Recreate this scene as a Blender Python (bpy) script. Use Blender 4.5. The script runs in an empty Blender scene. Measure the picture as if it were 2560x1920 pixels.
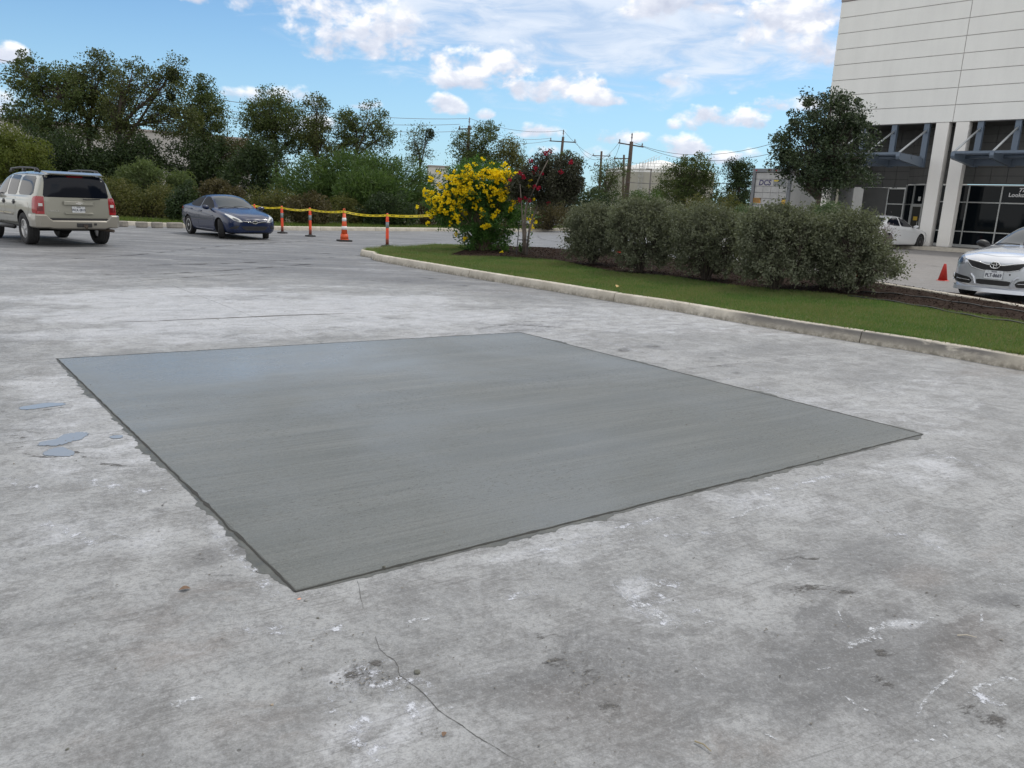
import bpy, bmesh, math, random
import numpy as np
from mathutils import Vector, Matrix
from mathutils.bvhtree import BVHTree
from mathutils.geometry import delaunay_2d_cdt

rad = math.radians
scene = bpy.context.scene
COL = scene.collection

# ------------------------------------------------------------------ camera
CAM_F, CAM_P, CAM_R, CAM_H = 1925.0, rad(13.2), rad(2.5), 1.55
_fw = np.array([0, math.cos(CAM_P), -math.sin(CAM_P)])
_up0 = np.array([0, math.sin(CAM_P), math.cos(CAM_P)])
_rt0 = np.array([1.0, 0, 0])
_rt = _rt0 * math.cos(CAM_R) + _up0 * math.sin(CAM_R)
_up = _up0 * math.cos(CAM_R) - _rt0 * math.sin(CAM_R)
cam_d = bpy.data.cameras.new('camera')
cam_d.sensor_fit = 'HORIZONTAL'
cam_d.sensor_width = 36.0
cam_d.lens = 36.0 * CAM_F / 2560.0
cam_d.clip_start = 0.05
cam_d.clip_end = 3000
cam = bpy.data.objects.new('camera', cam_d)
COL.objects.link(cam)
m = Matrix(((_rt[0], _up[0], -_fw[0]), (_rt[1], _up[1], -_fw[1]), (_rt[2], _up[2], -_fw[2]))).to_4x4()
m.translation = (0, 0, CAM_H)
cam.matrix_world = m
scene.camera = cam

def _ray(u, v):
    return _fw * CAM_F + _rt * (u - 1280) - _up * (v - 960)

def at(u, v, z=0.0):
    """point of the level z that the photograph shows at (u, v)"""
    d = _ray(u, v)
    k = (CAM_H - z) / -d[2]
    return Vector((d[0] * k, d[1] * k, z))

def far(u, v, dist):
    """point at northing dist seen at (u, v)"""
    d = _ray(u, v)
    k = dist / d[1]
    return Vector((d[0] * k, dist, CAM_H + d[2] * k))

# ------------------------------------------------------------------ light
SUN_EL, SUN_AZ = rad(58), rad(40)          # azimuth from +Y (ahead), negative = to the left
sun_dir = Vector((math.sin(SUN_AZ) * math.cos(SUN_EL), math.cos(SUN_AZ) * math.cos(SUN_EL), math.sin(SUN_EL)))
sd = bpy.data.lights.new('sun', 'SUN')
sd.energy = 1.5
sd.angle = rad(5)
sd.color = (1.0, 0.955, 0.89)
sun = bpy.data.objects.new('sun', sd)
COL.objects.link(sun)
sun.rotation_euler = sun_dir.to_track_quat('Z', 'Y').to_euler()
vs = scene.view_settings
vs.view_transform = 'Standard'
vs.look = 'None'
vs.exposure = 0.0
vs.gamma = 1.0
vs.use_curve_mapping = False

# ------------------------------------------------------------------ sky with clouds
world = bpy.data.worlds.new('World')
scene.world = world
world.use_nodes = True
SKY_STRENGTH = 0.10

class NT:
    """small helper that strings nodes together"""
    def __init__(s, tree):
        s.t = tree
        tree.nodes.clear()
    def n(s, typ, **kw):
        nd = s.t.nodes.new(typ)
        for k, v in kw.items():
            if k == 'i':
                for kk, vv in v.items():
                    s.put(nd.inputs[kk], vv)
            else:
                setattr(nd, k, v)
        return nd
    def put(s, sock, v):
        if hasattr(v, 'is_output') or isinstance(v, bpy.types.NodeSocket):
            s.t.links.new(v, sock)
        else:
            if isinstance(v, tuple) and len(v) == 3 and len(getattr(sock, 'default_value', (0, 0, 0))) == 4:
                v = (*v, 1)
            sock.default_value = v
    def m(s, op, a, b=None, c=None, clamp=False):
        nd = s.t.nodes.new('ShaderNodeMath')
        nd.operation = op
        nd.use_clamp = clamp
        s.put(nd.inputs[0], a)
        if b is not None: s.put(nd.inputs[1], b)
        if c is not None: s.put(nd.inputs[2], c)
        return nd.outputs[0]
    def vm(s, op, a, b=None):
        nd = s.t.nodes.new('ShaderNodeVectorMath')
        nd.operation = op
        s.put(nd.inputs[0], a)
        if b is not None: s.put(nd.inputs[1], b)
        return nd.outputs[1] if op in ('LENGTH', 'DOT_PRODUCT', 'DISTANCE') else nd.outputs[0]
    def ss(s, x, lo, hi):
        nd = s.t.nodes.new('ShaderNodeMapRange')
        nd.interpolation_type = 'SMOOTHSTEP'
        s.put(nd.inputs[0], x); s.put(nd.inputs[1], lo); s.put(nd.inputs[2], hi)
        return nd.outputs[0]
    def lin(s, x, lo, hi, a=0.0, b=1.0):
        nd = s.t.nodes.new('ShaderNodeMapRange')
        s.put(nd.inputs[0], x); s.put(nd.inputs[1], lo); s.put(nd.inputs[2], hi)
        s.put(nd.inputs[3], a); s.put(nd.inputs[4], b)
        return nd.outputs[0]
    def mix(s, f, a, b, mode='MIX'):
        nd = s.t.nodes.new('ShaderNodeMix')
        nd.data_type = 'RGBA'
        nd.blend_type = mode
        s.put(nd.inputs[0], f); s.put(nd.inputs[6], a); s.put(nd.inputs[7], b)
        return nd.outputs[2]
    def noise(s, vec, scale, detail=4.0, rough=0.5, dist=0.0, out=0):
        nd = s.t.nodes.new('ShaderNodeTexNoise')
        if vec is not None: s.put(nd.inputs['Vector'], vec)
        s.put(nd.inputs['Scale'], scale)
        s.put(nd.inputs['Detail'], detail)
        s.put(nd.inputs['Roughness'], rough)
        s.put(nd.inputs['Distortion'], dist)
        return nd.outputs[out]
    def mapping(s, vec, loc=(0, 0, 0), rot=(0, 0, 0), scale=(1, 1, 1)):
        nd = s.t.nodes.new('ShaderNodeMapping')
        s.put(nd.inputs[0], vec)
        nd.inputs[1].default_value = loc
        nd.inputs[2].default_value = rot
        nd.inputs[3].default_value = scale
        return nd.outputs[0]
    def ramp(s, f, stops):
        nd = s.t.nodes.new('ShaderNodeValToRGB')
        s.put(nd.inputs[0], f)
        els = nd.color_ramp.elements
        while len(els) < len(stops): els.new(0.5)
        for e, (p, c) in zip(els, stops):
            e.position = p
            e.color = (*c, 1) if len(c) == 3 else c
        return nd.outputs[0]

def build_sky():
    w = NT(world.node_tree)
    out = w.n('ShaderNodeOutputWorld')
    bg = w.n('ShaderNodeBackground', i={'Strength': SKY_STRENGTH})
    w.t.links.new(bg.outputs[0], out.inputs[0])
    sky = w.n('ShaderNodeTexSky', sky_type='NISHITA')
    sky.sun_disc = False
    sky.sun_elevation = SUN_EL
    sky.sun_rotation = SUN_AZ
    sky.air_density = 1.0
    sky.dust_density = 0.6
    sky.ozone_density = 1.6
    tc = w.n('ShaderNodeTexCoord')
    D = w.vm('NORMALIZE', tc.outputs['Generated'])
    sp = w.n('ShaderNodeSeparateXYZ', i={0: D})
    x, y, z = sp.outputs
    az = w.m('MULTIPLY', w.m('ARCTAN2', x, y), 57.2958)
    el = w.m('MULTIPLY', w.m('ARCSINE', z), 57.2958)
    # billows shared by all clouds
    pv = w.n('ShaderNodeCombineXYZ', i={0: az, 1: w.m('MULTIPLY', el, 1.45), 2: 0.0}).outputs[0]
    n1 = w.noise(pv, 0.30, 9.0, 0.56, 0.25)
    n2 = w.noise(w.vm('ADD', pv, (-0.55, 0.85, 0)), 0.30, 9.0, 0.56, 0.25)
    vor = w.n('ShaderNodeTexVoronoi', feature='SMOOTH_F1', i={'Vector': pv, 'Scale': 0.55, 'Detail': 3.0, 'Roughness': 0.55, 'Smoothness': 0.4})
    puff = w.m('SUBTRACT', 0.62, vor.outputs[0])
    edge = w.m('ADD', w.m('MULTIPLY', w.m('SUBTRACT', n1, 0.5), 2.3), w.m('MULTIPLY', puff, 0.55))
    relief = w.m('MULTIPLY', w.m('SUBTRACT', n1, n2), 2.2)
    def angles(u, v):
        d = _ray(u * 1.1573, v * 1.1573)
        return math.degrees(math.atan2(d[0], d[1])), math.degrees(math.asin(d[2] / np.linalg.norm(d)))
    PXD = 1.1573 / CAM_F * 57.3
    # heaped clouds of this sky: centre and half sizes (read off in picture units, turned into directions), softness
    heaps = [(560, -18, 270, 46, .25), (770, 88, 150, 62, .20), (705, 18, 120, 42, .3), (860, 60, 90, 60, .3),
             (1050, 138, 125, 52, .15), (1010, 170, 110, 36, .2), (1235, 182, 95, 34, .18), (1165, 195, 90, 34, .22), (1300, 212, 86, 26, .18),
             (965, 228, 50, 27, .2), (1050, 248, 24, 15, .3), (1440, 175, 56, 20, .2),
             (1430, 12, 120, 42, .2), (1500, -10, 160, 50, .3), (1660, 90, 110, 52, .2), (1740, 30, 130, 60, .25), (1760, 100, 120, 50, .3),
             (1560, 258, 110, 34, .2), (1700, 228, 76, 26, .2), (1455, 270, 22, 16, .3), (1345, 295, 62, 24, .2), (1480, 318, 74, 30, .25),
             (1560, 345, 80, 22, .3), (1620, 335, 30, 18, .3), (590, 208, 120, 24, .3), (790, 228, 48, 13, .3),
             (20, 118, 38, 24, .2), (-15, 215, 50, 40, .3), (1160, 285, 70, 22, .3), (1230, 330, 90, 22, .4), (640, 270, 90, 30, .4), (1580, 200, 18, 10, .4),
             (2150, 60, 220, 60, .3), (-260, 60, 160, 50, .3), (-420, 180, 140, 40, .3)]
    col = w.mix(1.0, sky.outputs[0], (0.84, 1.13, 1.32), 'MULTIPLY')
    # thin high veil, here over the middle and right of the view and in drifts all round
    gen = w.n('ShaderNodeVectorMath', operation='DIVIDE', i={0: D, 1: w.n('ShaderNodeCombineXYZ', i={0: w.m('MAXIMUM', z, .06), 1: w.m('MAXIMUM', z, .06), 2: w.m('MAXIMUM', z, .06)}).outputs[0]}).outputs[0]
    va, ve = angles(1330, 50)
    vx = w.m('MULTIPLY', w.m('SUBTRACT', az, va), 1 / (760 * PXD))
    vy = w.m('MULTIPLY', w.m('SUBTRACT', el, ve), 1 / (165 * PXD))
    vd = w.m('SQRT', w.m('ADD', w.m('MULTIPLY', vx, vx), w.m('MULTIPLY', vy, vy)))
    sv = w.n('ShaderNodeCombineXYZ', i={0: w.m('MULTIPLY', az, 0.35), 1: w.m('MULTIPLY', el, 1.3), 2: 3.3}).outputs[0]
    wisp = w.noise(sv, 0.5, 8.0, 0.6, 0.6)
    veil = w.ss(w.m('ADD', w.m('SUBTRACT', 1.0, vd), w.m('MULTIPLY', w.m('SUBTRACT', wisp, .5), 1.9)), 0.0, 0.75)
    drift = w.ss(w.noise(gen, 0.55, 7.0, 0.58, 0.3), 0.27, 0.50)
    drift = w.m('MULTIPLY', drift, w.m('MAXIMUM', w.ss(el, 24.0, 36.0), w.ss(w.m('ABSOLUTE', az), 37.0, 58.0)))
    high = w.m('MAXIMUM', w.m('MULTIPLY', veil, 0.86), w.m('MULTIPLY', drift, 0.95))
    vcol = w.mix(w.ss(wisp, .35, .7), (5.6, 6.9, 8.9), (8.6, 9.2, 10.2))
    vcol = w.mix(drift, vcol, (12.4, 12.2, 11.9))
    # whitish air low over the horizon
    low = w.m('MULTIPLY', w.m('SUBTRACT', 1.0, w.ss(el, 0.0, 15.0)), 0.55)
    col = w.mix(low, col, (5.0, 7.9, 10.2))
    col = w.mix(high, col, vcol)
    for (u, v, a, b, soft) in heaps:
        a, b, soft = a * 1.22, b * 1.20, soft + .20
        ca, ce = angles(u, v)
        dx = w.m('MULTIPLY_ADD', az, 1 / (a * PXD), -ca / (a * PXD))
        dy = w.m('MULTIPLY_ADD', el, 1 / (b * PXD), -ce / (b * PXD))
        # flat base: the lower half falls off faster
        dyf = w.m('MULTIPLY', dy, w.lin(dy, -0.4, 0.2, 1.25, 1.0))
        d2 = w.m('MULTIPLY_ADD', dx, dx, w.m('MULTIPLY', dyf, dyf))
        f = w.m('ADD', w.m('SUBTRACT', 0.78, d2), edge)
        dens = w.ss(f, 0.0, soft + 0.16)
        # sunlit heads, greyer undersides, relief from the billows
        t = w.m('ADD', w.m('MULTIPLY_ADD', dy, 0.52, 0.50), w.m('ADD', relief, w.m('MULTIPLY', f, -0.10)))
        c = w.ramp(t, [(0.0, (6.0, 6.5, 7.9)), (0.45, (7.9, 8.3, 9.4)), (0.8, (11.0, 11.0, 11.2)), (1.0, (12.4, 12.2, 11.9))])
        col = w.mix(w.m('MULTIPLY', dens, 0.96), col, c)
    w.t.links.new(col, bg.inputs[0])
build_sky()
world.cycles.sampling_method = 'MANUAL'
world.cycles.sample_map_resolution = 512
scene.cycles.max_bounces = 6
scene.cycles.diffuse_bounces = 3
scene.cycles.glossy_bounces = 3
scene.cycles.transmission_bounces = 4
scene.cycles.transparent_max_bounces = 6
scene.cycles.sample_clamp_indirect = 6.0
scene.cycles.use_denoising = True

# ------------------------------------------------------------------ object helpers
def tag(o, label=None, cat=None, group=None, kind=None):
    if label: o['label'] = label
    if cat: o['category'] = cat
    if group: o['group'] = group
    if kind: o['kind'] = kind
    return o

def thing(name, label, cat, loc=(0, 0, 0), rz=0.0, group=None, kind=None):
    o = bpy.data.objects.new(name, None)
    o.empty_display_size = 0.2
    COL.objects.link(o)
    o.location = loc
    o.rotation_euler = (0, 0, rz)
    return tag(o, label, cat, group, kind)

def link_mesh(name, me, mat, parent=None, smooth=False):
    o = bpy.data.objects.new(name, me)
    COL.objects.link(o)
    if mat is not None:
        for mm in (mat if isinstance(mat, (list, tuple)) else [mat]):
            me.materials.append(mm)
    if parent is not None: o.parent = parent
    if smooth:
        me.polygons.foreach_set('use_smooth', np.ones(len(me.polygons), dtype=bool))
    return o

def M(name, verts, faces, mat, parent=None, smooth=False):
    me = bpy.data.meshes.new(name)
    me.from_pydata([tuple(v) for v in verts], [], faces)
    me.update()
    return link_mesh(name, me, mat, parent, smooth)

def np_mesh(name, co, n_per, mat, parent=None, smooth=False):
    """co: (faces*n_per, 3): one separate n-gon after the other"""
    me = bpy.data.meshes.new(name)
    nv = len(co); nf = nv // n_per
    me.vertices.add(nv)
    me.vertices.foreach_set('co', np.ascontiguousarray(co, dtype=np.float32).ravel())
    me.loops.add(nv)
    me.loops.foreach_set('vertex_index', np.arange(nv, dtype=np.int32))
    me.polygons.add(nf)
    me.polygons.foreach_set('loop_start', np.arange(0, nv, n_per, dtype=np.int32))
    try: me.polygons.foreach_set('loop_total', np.full(nf, n_per, dtype=np.int32))
    except Exception: pass
    me.update(calc_edges=True)
    return link_mesh(name, me, mat, parent, smooth)

class MB:
    """collects simple solids for ONE mesh object"""
    def __init__(s): s.v = []; s.f = []; s.mi = []
    def add(s, vs, fs, mi=0):
        b = len(s.v)
        s.v += [tuple(v) for v in vs]
        s.f += [tuple(i + b for i in f) for f in fs]
        s.mi += [mi] * len(fs)
        return s
    def box(s, c, size, rz=0.0, mi=0, bev=0.0):
        x, y, z = (k / 2 for k in size)
        c = Vector(c); R = Matrix.Rotation(rz, 3, 'Z')
        if bev <= 0:
            vs = [c + R @ Vector((sx * x, sy * y, sz * z)) for sz in (-1, 1) for sx, sy in ((-1, -1), (1, -1), (1, 1), (-1, 1))]
            return s.add(vs, [(3, 2, 1, 0), (4, 5, 6, 7), (0, 1, 5, 4), (1, 2, 6, 5), (2, 3, 7, 6), (3, 0, 4, 7)], mi)
        rings = []
        for zz, k in ((-z, bev), (-z + bev, 0), (z - bev, 0), (z, bev)):
            ring = []
            for sx, sy in ((-1, -1), (1, -1), (1, 1), (-1, 1)):
                for first in (0, 1):
                    cut = bev
                    if (sx * sy > 0) == (first == 0): p = (sx * (x - k), sy * (y - cut - k * .4))
                    else: p = (sx * (x - cut - k * .4), sy * (y - k))
                    ring.append(p)
            rings.append([(a, b, zz) for a, b in ring])
        vs = [c + R @ Vector(p) for r in rings for p in r]
        n = 8
        fs = [tuple(range(n - 1, -1, -1)), tuple(range(3 * n, 4 * n))]
        for r in range(3):
            for i in range(n):
                fs.append((r * n + i, r * n + (i + 1) % n, (r + 1) * n + (i + 1) % n, (r + 1) * n + i))
        return s.add(vs, fs, mi)
    def prism(s, base, top, mi=0):
        n = len(base)
        fs = [tuple(range(n - 1, -1, -1)), tuple(range(n, 2 * n))] + [(i, (i + 1) % n, n + (i + 1) % n, n + i) for i in range(n)]
        return s.add(list(base) + list(top), fs, mi)
    def tube(s, pts, radii, n=8, mi=0, cap=True):
        pts = [Vector(p) for p in pts]
        if not hasattr(radii, '__len__'): radii = [radii] * len(pts)
        vs = []; prev = None
        for i, p in enumerate(pts):
            d = (pts[min(i + 1, len(pts) - 1)] - pts[max(i - 1, 0)])
            d = d.normalized() if d.length > 1e-9 else Vector((0, 0, 1))
            a = prev if prev is not None else (Vector((1, 0, 0)) if abs(d.z) > .8 else Vector((0, 0, 1)))
            a = (a - d * a.dot(d))
            a = a.normalized() if a.length > 1e-6 else d.orthogonal().normalized()
            prev = a
            b = d.cross(a)
            for k in range(n):
                t = 2 * math.pi * k / n
                vs.append(p + (a * math.cos(t) + b * math.sin(t)) * radii[i])
        fs = []
        for i in range(len(pts) - 1):
            for k in range(n):
                fs.append((i * n + k, i * n + (k + 1) % n, (i + 1) * n + (k + 1) % n, (i + 1) * n + k))
        if cap:
            fs += [tuple(range(n - 1, -1, -1)), tuple(range((len(pts) - 1) * n, len(pts) * n))]
        return s.add(vs, fs, mi)
    def lathe(s, prof, n=24, axis='Z', c=(0, 0, 0), mi=0, closed=False):
        """prof: (radius, height) pairs"""
        c = Vector(c); vs = []
        for r, hgt in prof:
            for k in range(n):
                t = 2 * math.pi * k / n
                p = Vector((r * math.cos(t), r * math.sin(t), hgt))
                if axis == 'Y': p = Vector((p.x, p.z, p.y))
                if axis == 'X': p = Vector((p.z, p.x, p.y))
                vs.append(c + p)
        fs = []
        for i in range(len(prof) - 1 + (1 if closed else 0)):
            j = (i + 1) % len(prof)
            for k in range(n):
                fs.append((i * n + k, i * n + (k + 1) % n, j * n + (k + 1) % n, j * n + k))
        if not closed:
            if prof[0][0] > 1e-4: fs.append(tuple(range(n - 1, -1, -1)))
            if prof[-1][0] > 1e-4: fs.append(tuple(range((len(prof) - 1) * n, len(prof) * n)))
        return s.add(vs, fs, mi)
    def build(s, name, mat, parent=None, smooth=False, autosmooth=None):
        me = bpy.data.meshes.new(name)
        me.from_pydata(s.v, [], s.f)
        me.update()
        if any(s.mi): me.polygons.foreach_set('material_index', s.mi)
        o = link_mesh(name, me, mat, parent, smooth or autosmooth is not None)
        bm = bmesh.new(); bm.from_mesh(me)
        bmesh.ops.recalc_face_normals(bm, faces=bm.faces)
        if autosmooth is not None:
            for e in bm.edges:
                if len(e.link_faces) == 2 and e.calc_face_angle(0) > autosmooth: e.smooth = False
        bm.to_mesh(me); bm.free()
        return o

def dup(root, loc, rz, **kw):
    """copy a thing, its parts and their sub-parts"""
    def cp(o, parent):
        c = o.copy(); COL.objects.link(c); c.parent = parent
        for ch in list(o.children): cp(ch, c)
        return c
    c = cp(root, None)
    c.location = loc; c.rotation_euler = (0, 0, rz)
    return tag(c, **kw)

def text_mesh(txt, size, extrude=0.0, shear=0.0, align='CENTER', weight=0.0):
    cu = bpy.data.curves.new('lettering', 'FONT')
    cu.body = txt; cu.size = size; cu.extrude = extrude; cu.shear = shear
    cu.align_x = align; cu.align_y = 'CENTER'; cu.offset = weight
    cu.resolution_u = 3
    o = bpy.data.objects.new('lettering', cu)
    COL.objects.link(o)
    dg = bpy.context.evaluated_depsgraph_get()
    me = bpy.data.meshes.new_from_object(o.evaluated_get(dg))
    bpy.data.objects.remove(o)
    bpy.data.curves.remove(cu)
    return me

def lettering(name, txt, size, origin, right, up, mat, parent, extrude=0.001, shear=0.0, weight=0.0, sx=1.0):
    """flat letters in the plane of right / up at origin"""
    me = text_mesh(txt, size, extrude, shear, weight=weight)
    me.materials.clear()
    r = Vector(right).normalized(); u = Vector(up); u = (u - r * u.dot(r)).normalized(); n = r.cross(u)
    mm = Matrix(((r.x * sx, u.x, n.x, origin[0]), (r.y * sx, u.y, n.y, origin[1]), (r.z * sx, u.z, n.z, origin[2]), (0, 0, 0, 1)))
    me.transform(mm)
    return link_mesh(name, me, mat, parent)

# ------------------------------------------------------------------ materials
MATS = {}
def mat(name, color, rough=0.6, metal=0.0, spec=0.5, var=0.0, vscale=3.0, bump=0.0, bscale=30.0, coat=0.0, trans=0.0):
    if name in MATS: return MATS[name]
    mt = bpy.data.materials.new(name)
    mt.use_nodes = True
    w = NT(mt.node_tree)
    out = w.n('ShaderNodeOutputMaterial')
    bs = w.n('ShaderNodeBsdfPrincipled')
    w.t.links.new(bs.outputs[0], out.inputs[0])
    tc = w.n('ShaderNodeTexCoord').outputs['Object']
    c = (*color, 1)
    if var > 0:
        nz = w.noise(tc, vscale, 6.0, 0.6)
        k = w.lin(nz, 0.3, 0.7, 1 - var, 1 + var)
        cc = w.n('ShaderNodeVectorMath', operation='SCALE', i={0: tuple(color)})
        w.put(cc.inputs[3], k)
        w.put(bs.inputs['Base Color'], cc.outputs[0])
        w.put(bs.inputs['Roughness'], w.lin(nz, 0.3, 0.7, max(rough - .08, .02), min(rough + .08, 1)))
    else:
        bs.inputs['Base Color'].default_value = c
        bs.inputs['Roughness'].default_value = rough
    bs.inputs['Metallic'].default_value = metal
    bs.inputs['Specular IOR Level'].default_value = spec
    if coat:
        bs.inputs['Coat Weight'].default_value = coat
        bs.inputs['Coat Roughness'].default_value = 0.04
    if bump > 0:
        bn = w.n('ShaderNodeBump', i={'Strength': bump, 'Distance': 0.01, 'Height': w.noise(tc, bscale, 5.0, 0.6)})
        w.put(bs.inputs['Normal'], bn.outputs[0])
    MATS[name] = mt
    return mt

def leaf_mat(name, cols, transl=0.35, rough=0.5, spec=0.25):
    """leaf colour varies from leaf to leaf"""
    if name in MATS: return MATS[name]
    mt = bpy.data.materials.new(name)
    mt.use_nodes = True
    w = NT(mt.node_tree)
    out = w.n('ShaderNodeOutputMaterial')
    geo = w.n('ShaderNodeNewGeometry')
    rnd = geo.outputs['Random Per Island']
    tc = w.n('ShaderNodeTexCoord').outputs['Object']
    big = w.noise(tc, 0.9, 3.0, 0.5)
    f = w.m('ADD', w.m('MULTIPLY', rnd, 0.62), w.m('MULTIPLY', w.m('SUBTRACT', big, 0.32), 1.0), clamp=True)
    c = w.ramp(f, [(i / (len(cols) - 1), cc) for i, cc in enumerate(cols)])
    bs = w.n('ShaderNodeBsdfPrincipled', i={'Base Color': c, 'Roughness': rough, 'Specular IOR Level': spec})
    tr = w.n('ShaderNodeBsdfTranslucent', i={'Color': w.mix(1.0, c, (1.0, 1.05, 0.6), 'MULTIPLY')})
    mx = w.n('ShaderNodeMixShader', i={0: transl, 1: bs.outputs[0], 2: tr.outputs[0]})
    w.t.links.new(mx.outputs[0], out.inputs[0])
    MATS[name] = mt
    return mt
# ================================================================== ground levels
def sstep(x, lo, hi):
    t = np.clip((np.asarray(x, dtype=float) - lo) / (hi - lo), 0, 1)
    return t * t * (3 - 2 * t)

def G(x, y):
    """level of the paved ground: the lot beyond the island lies a little higher"""
    w = np.asarray(x) * .8 + np.asarray(y) * .6
    return 0.17 * sstep(w, 11.0, 17.0) * sstep(x, 0.0, 6.5) * sstep(y, 8.0, 14.0)

def GZ(x, y): return float(G(x, y))

# ---- paving material
def concrete_mat(name, tone=1.0, fresh=False):
    mt = bpy.data.materials.new(name); mt.use_nodes = True
    w = NT(mt.node_tree)
    out = w.n('ShaderNodeOutputMaterial')
    bs = w.n('ShaderNodeBsdfPrincipled')
    w.t.links.new(bs.outputs[0], out.inputs[0])
    P = w.n('ShaderNodeTexCoord').outputs['Object']
    R33 = w.mapping(P, rot=(0, 0, rad(-33)))                       # along the slabs
    if fresh:
        R33 = w.mapping(P, rot=(0, 0, rad(-33.3)))
        streak = w.noise(w.mapping(R33, scale=(0.55, 30, 1)), 1.6, 9.0, 0.70)
        streak2 = w.noise(w.mapping(R33, scale=(0.30, 4.0, 1)), 1.1, 6.0, 0.62)
        broad = w.noise(P, 0.36, 5.0, 0.55, 0.3)
        pits = w.noise(w.mapping(R33, scale=(1, 4.5, 1)), 21.0, 5.0, 0.78)
        area = w.ss(w.noise(w.mapping(R33, scale=(.45, 1.6, 1)), 1.0, 5.0, 0.65), 0.38, 0.60)
        pitm = w.m('MULTIPLY', w.ss(pits, 0.55, 0.63), w.m('MULTIPLY_ADD', area, .85, .15))
        fine = w.noise(P, 120.0, 3.0, 0.7)
        c = w.mix(w.ss(streak2, 0.30, 0.70), (0.128, 0.133, 0.121), (0.186, 0.191, 0.179))
        c = w.mix(w.m('MULTIPLY', w.ss(streak, 0.44, 0.60), 0.62), c, (0.098, 0.102, 0.093))
        c = w.mix(w.m('MULTIPLY', w.ss(broad, 0.44, 0.62), 0.50), c, (0.215, 0.222, 0.218))
        c = w.mix(w.m('MULTIPLY', pitm, 0.85), c, (0.045, 0.047, 0.042))
        edgeA = w.n('ShaderNodeAttribute', attribute_name='edge').outputs['Fac']
        c = w.mix(w.m('MULTIPLY', edgeA, 0.45), c, (0.088, 0.093, 0.083))
        c = w.mix(w.m('MULTIPLY', w.n('ShaderNodeAttribute', attribute_name='sheen').outputs['Fac'], w.lin(broad, .3, .65, .25, .62)), c, (0.285, 0.297, 0.302))  # reflected sky sheen painted in as a paler base colour
        c = w.mix(w.m('MULTIPLY', w.ss(fine, .48, .66), .22), c, (0.26, 0.265, 0.255))
        c = w.mix(w.m('MULTIPLY', w.ss(fine, .50, .34), .22), c, (0.06, 0.062, 0.057))
        w.put(bs.inputs['Base Color'], c)
        rg = w.m('ADD', w.lin(broad, .40, .62, .46, .30), w.m('ADD', w.m('MULTIPLY', streak2, .14), w.m('MULTIPLY', pitm, .2)))
        sh_ = w.n('ShaderNodeAttribute', attribute_name='sheen').outputs['Fac']
        w.put(bs.inputs['Roughness'], w.m('SUBTRACT', rg, w.m('MULTIPLY', sh_, w.lin(broad, .35, .62, .06, .20))))
        w.put(bs.inputs['Specular IOR Level'], w.m('MULTIPLY_ADD', sh_, .30, .36))
        hgt = w.m('ADD', w.m('MULTIPLY', streak, 1.0), w.m('ADD', w.m('MULTIPLY', pitm, -1.3), w.m('MULTIPLY', fine, .3)))
        bp = w.n('ShaderNodeBump', i={'Strength': 0.30, 'Distance': 0.003, 'Height': hgt})
        w.put(bs.inputs['Normal'], bp.outputs[0])
        return mt
    A = lambda n: w.n('ShaderNodeAttribute', attribute_name=n).outputs['Fac']
    white, dark, brown, wet, zone = A('white'), A('dark'), A('brown'), A('wet'), A('zone')
    warp = w.noise(P, 2.2, 5.0, 0.6, 0.0, out=1)
    Pw = w.vm('ADD', P, w.vm('MULTIPLY', warp, (0.7, 0.7, 0.0)))
    def brushed(rot, sx, sy, sc, det, ro, src=Pw): return w.noise(w.mapping(w.mapping(src, rot=(0, 0, rad(rot))), scale=(sx, sy, 1)), sc, det, ro)
    broom = brushed(-33, 1.0, 34, 2.4, 8.0, 0.72, P)
    scratch = brushed(-24, 0.7, 60, 2.0, 6.0, 0.75, P)
    cl = w.noise(P, 1.1, 12.0, 0.68, 0.8)
    mid = w.noise(P, 4.2, 13.0, 0.74, 0.5)
    flake = w.noise(Pw, 7.5, 13.0, 0.78)
    grit = w.noise(P, 38.0, 6.0, 0.80)
    fine = w.noise(P, 130.0, 3.0, 0.75)
    smear = brushed(-38, 0.5, 2.2, 1.5, 13.0, 0.74)
    rag = brushed(-30, 0.8, 1.9, 3.4, 14.0, 0.82)
    drag = brushed(-33, 0.45, 2.0, 2.2, 14.0, 0.80)
    lane = brushed(-4, 0.16, 1.15, 1.5, 13.0, 0.72)
    c = w.mix(w.ss(cl, 0.36, 0.64), (0.215, 0.218, 0.218), (0.335, 0.339, 0.340))
    c = w.mix(w.m('MULTIPLY', w.ss(mid, 0.46, 0.60), 0.45), c, (0.150, 0.147, 0.142))
    c = w.mix(w.m('MULTIPLY', w.ss(smear, 0.50, 0.62), 0.55), c, (0.370, 0.376, 0.380))
    c = w.mix(w.m('MULTIPLY', w.ss(flake, 0.515, 0.545), 0.30), c, (0.340, 0.342, 0.338))
    c = w.mix(w.m('MULTIPLY', w.ss(flake, 0.455, 0.43), 0.34), c, (0.150, 0.148, 0.145))
    # rust brown, grime and lime bloom where they lie
    bm_ = w.m('MULTIPLY', w.ss(brown, 0.02, .6), w.ss(w.m('ADD', drag, w.m('MULTIPLY_ADD', brown, 0.4, -0.4)), 0.20, 0.50), clamp=True)
    c = w.mix(w.m('MULTIPLY', bm_, 0.62), c, (0.165, 0.135, 0.115))
    dm = w.m('MULTIPLY', w.ss(w.m('ADD', drag, w.m('MULTIPLY_ADD', dark, 0.46, -0.42)), 0.20, 0.52), w.ss(dark, 0.02, 0.6), clamp=True)
    c = w.mix(w.m('MULTIPLY', dm, 0.70), c, (0.088, 0.088, 0.090))
    wm = w.m('MULTIPLY', w.ss(w.m('ADD', rag, w.m('MULTIPLY_ADD', white, 0.44, -0.40)), 0.32, 0.58), w.ss(white, 0.02, 0.6), clamp=True)
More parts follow.
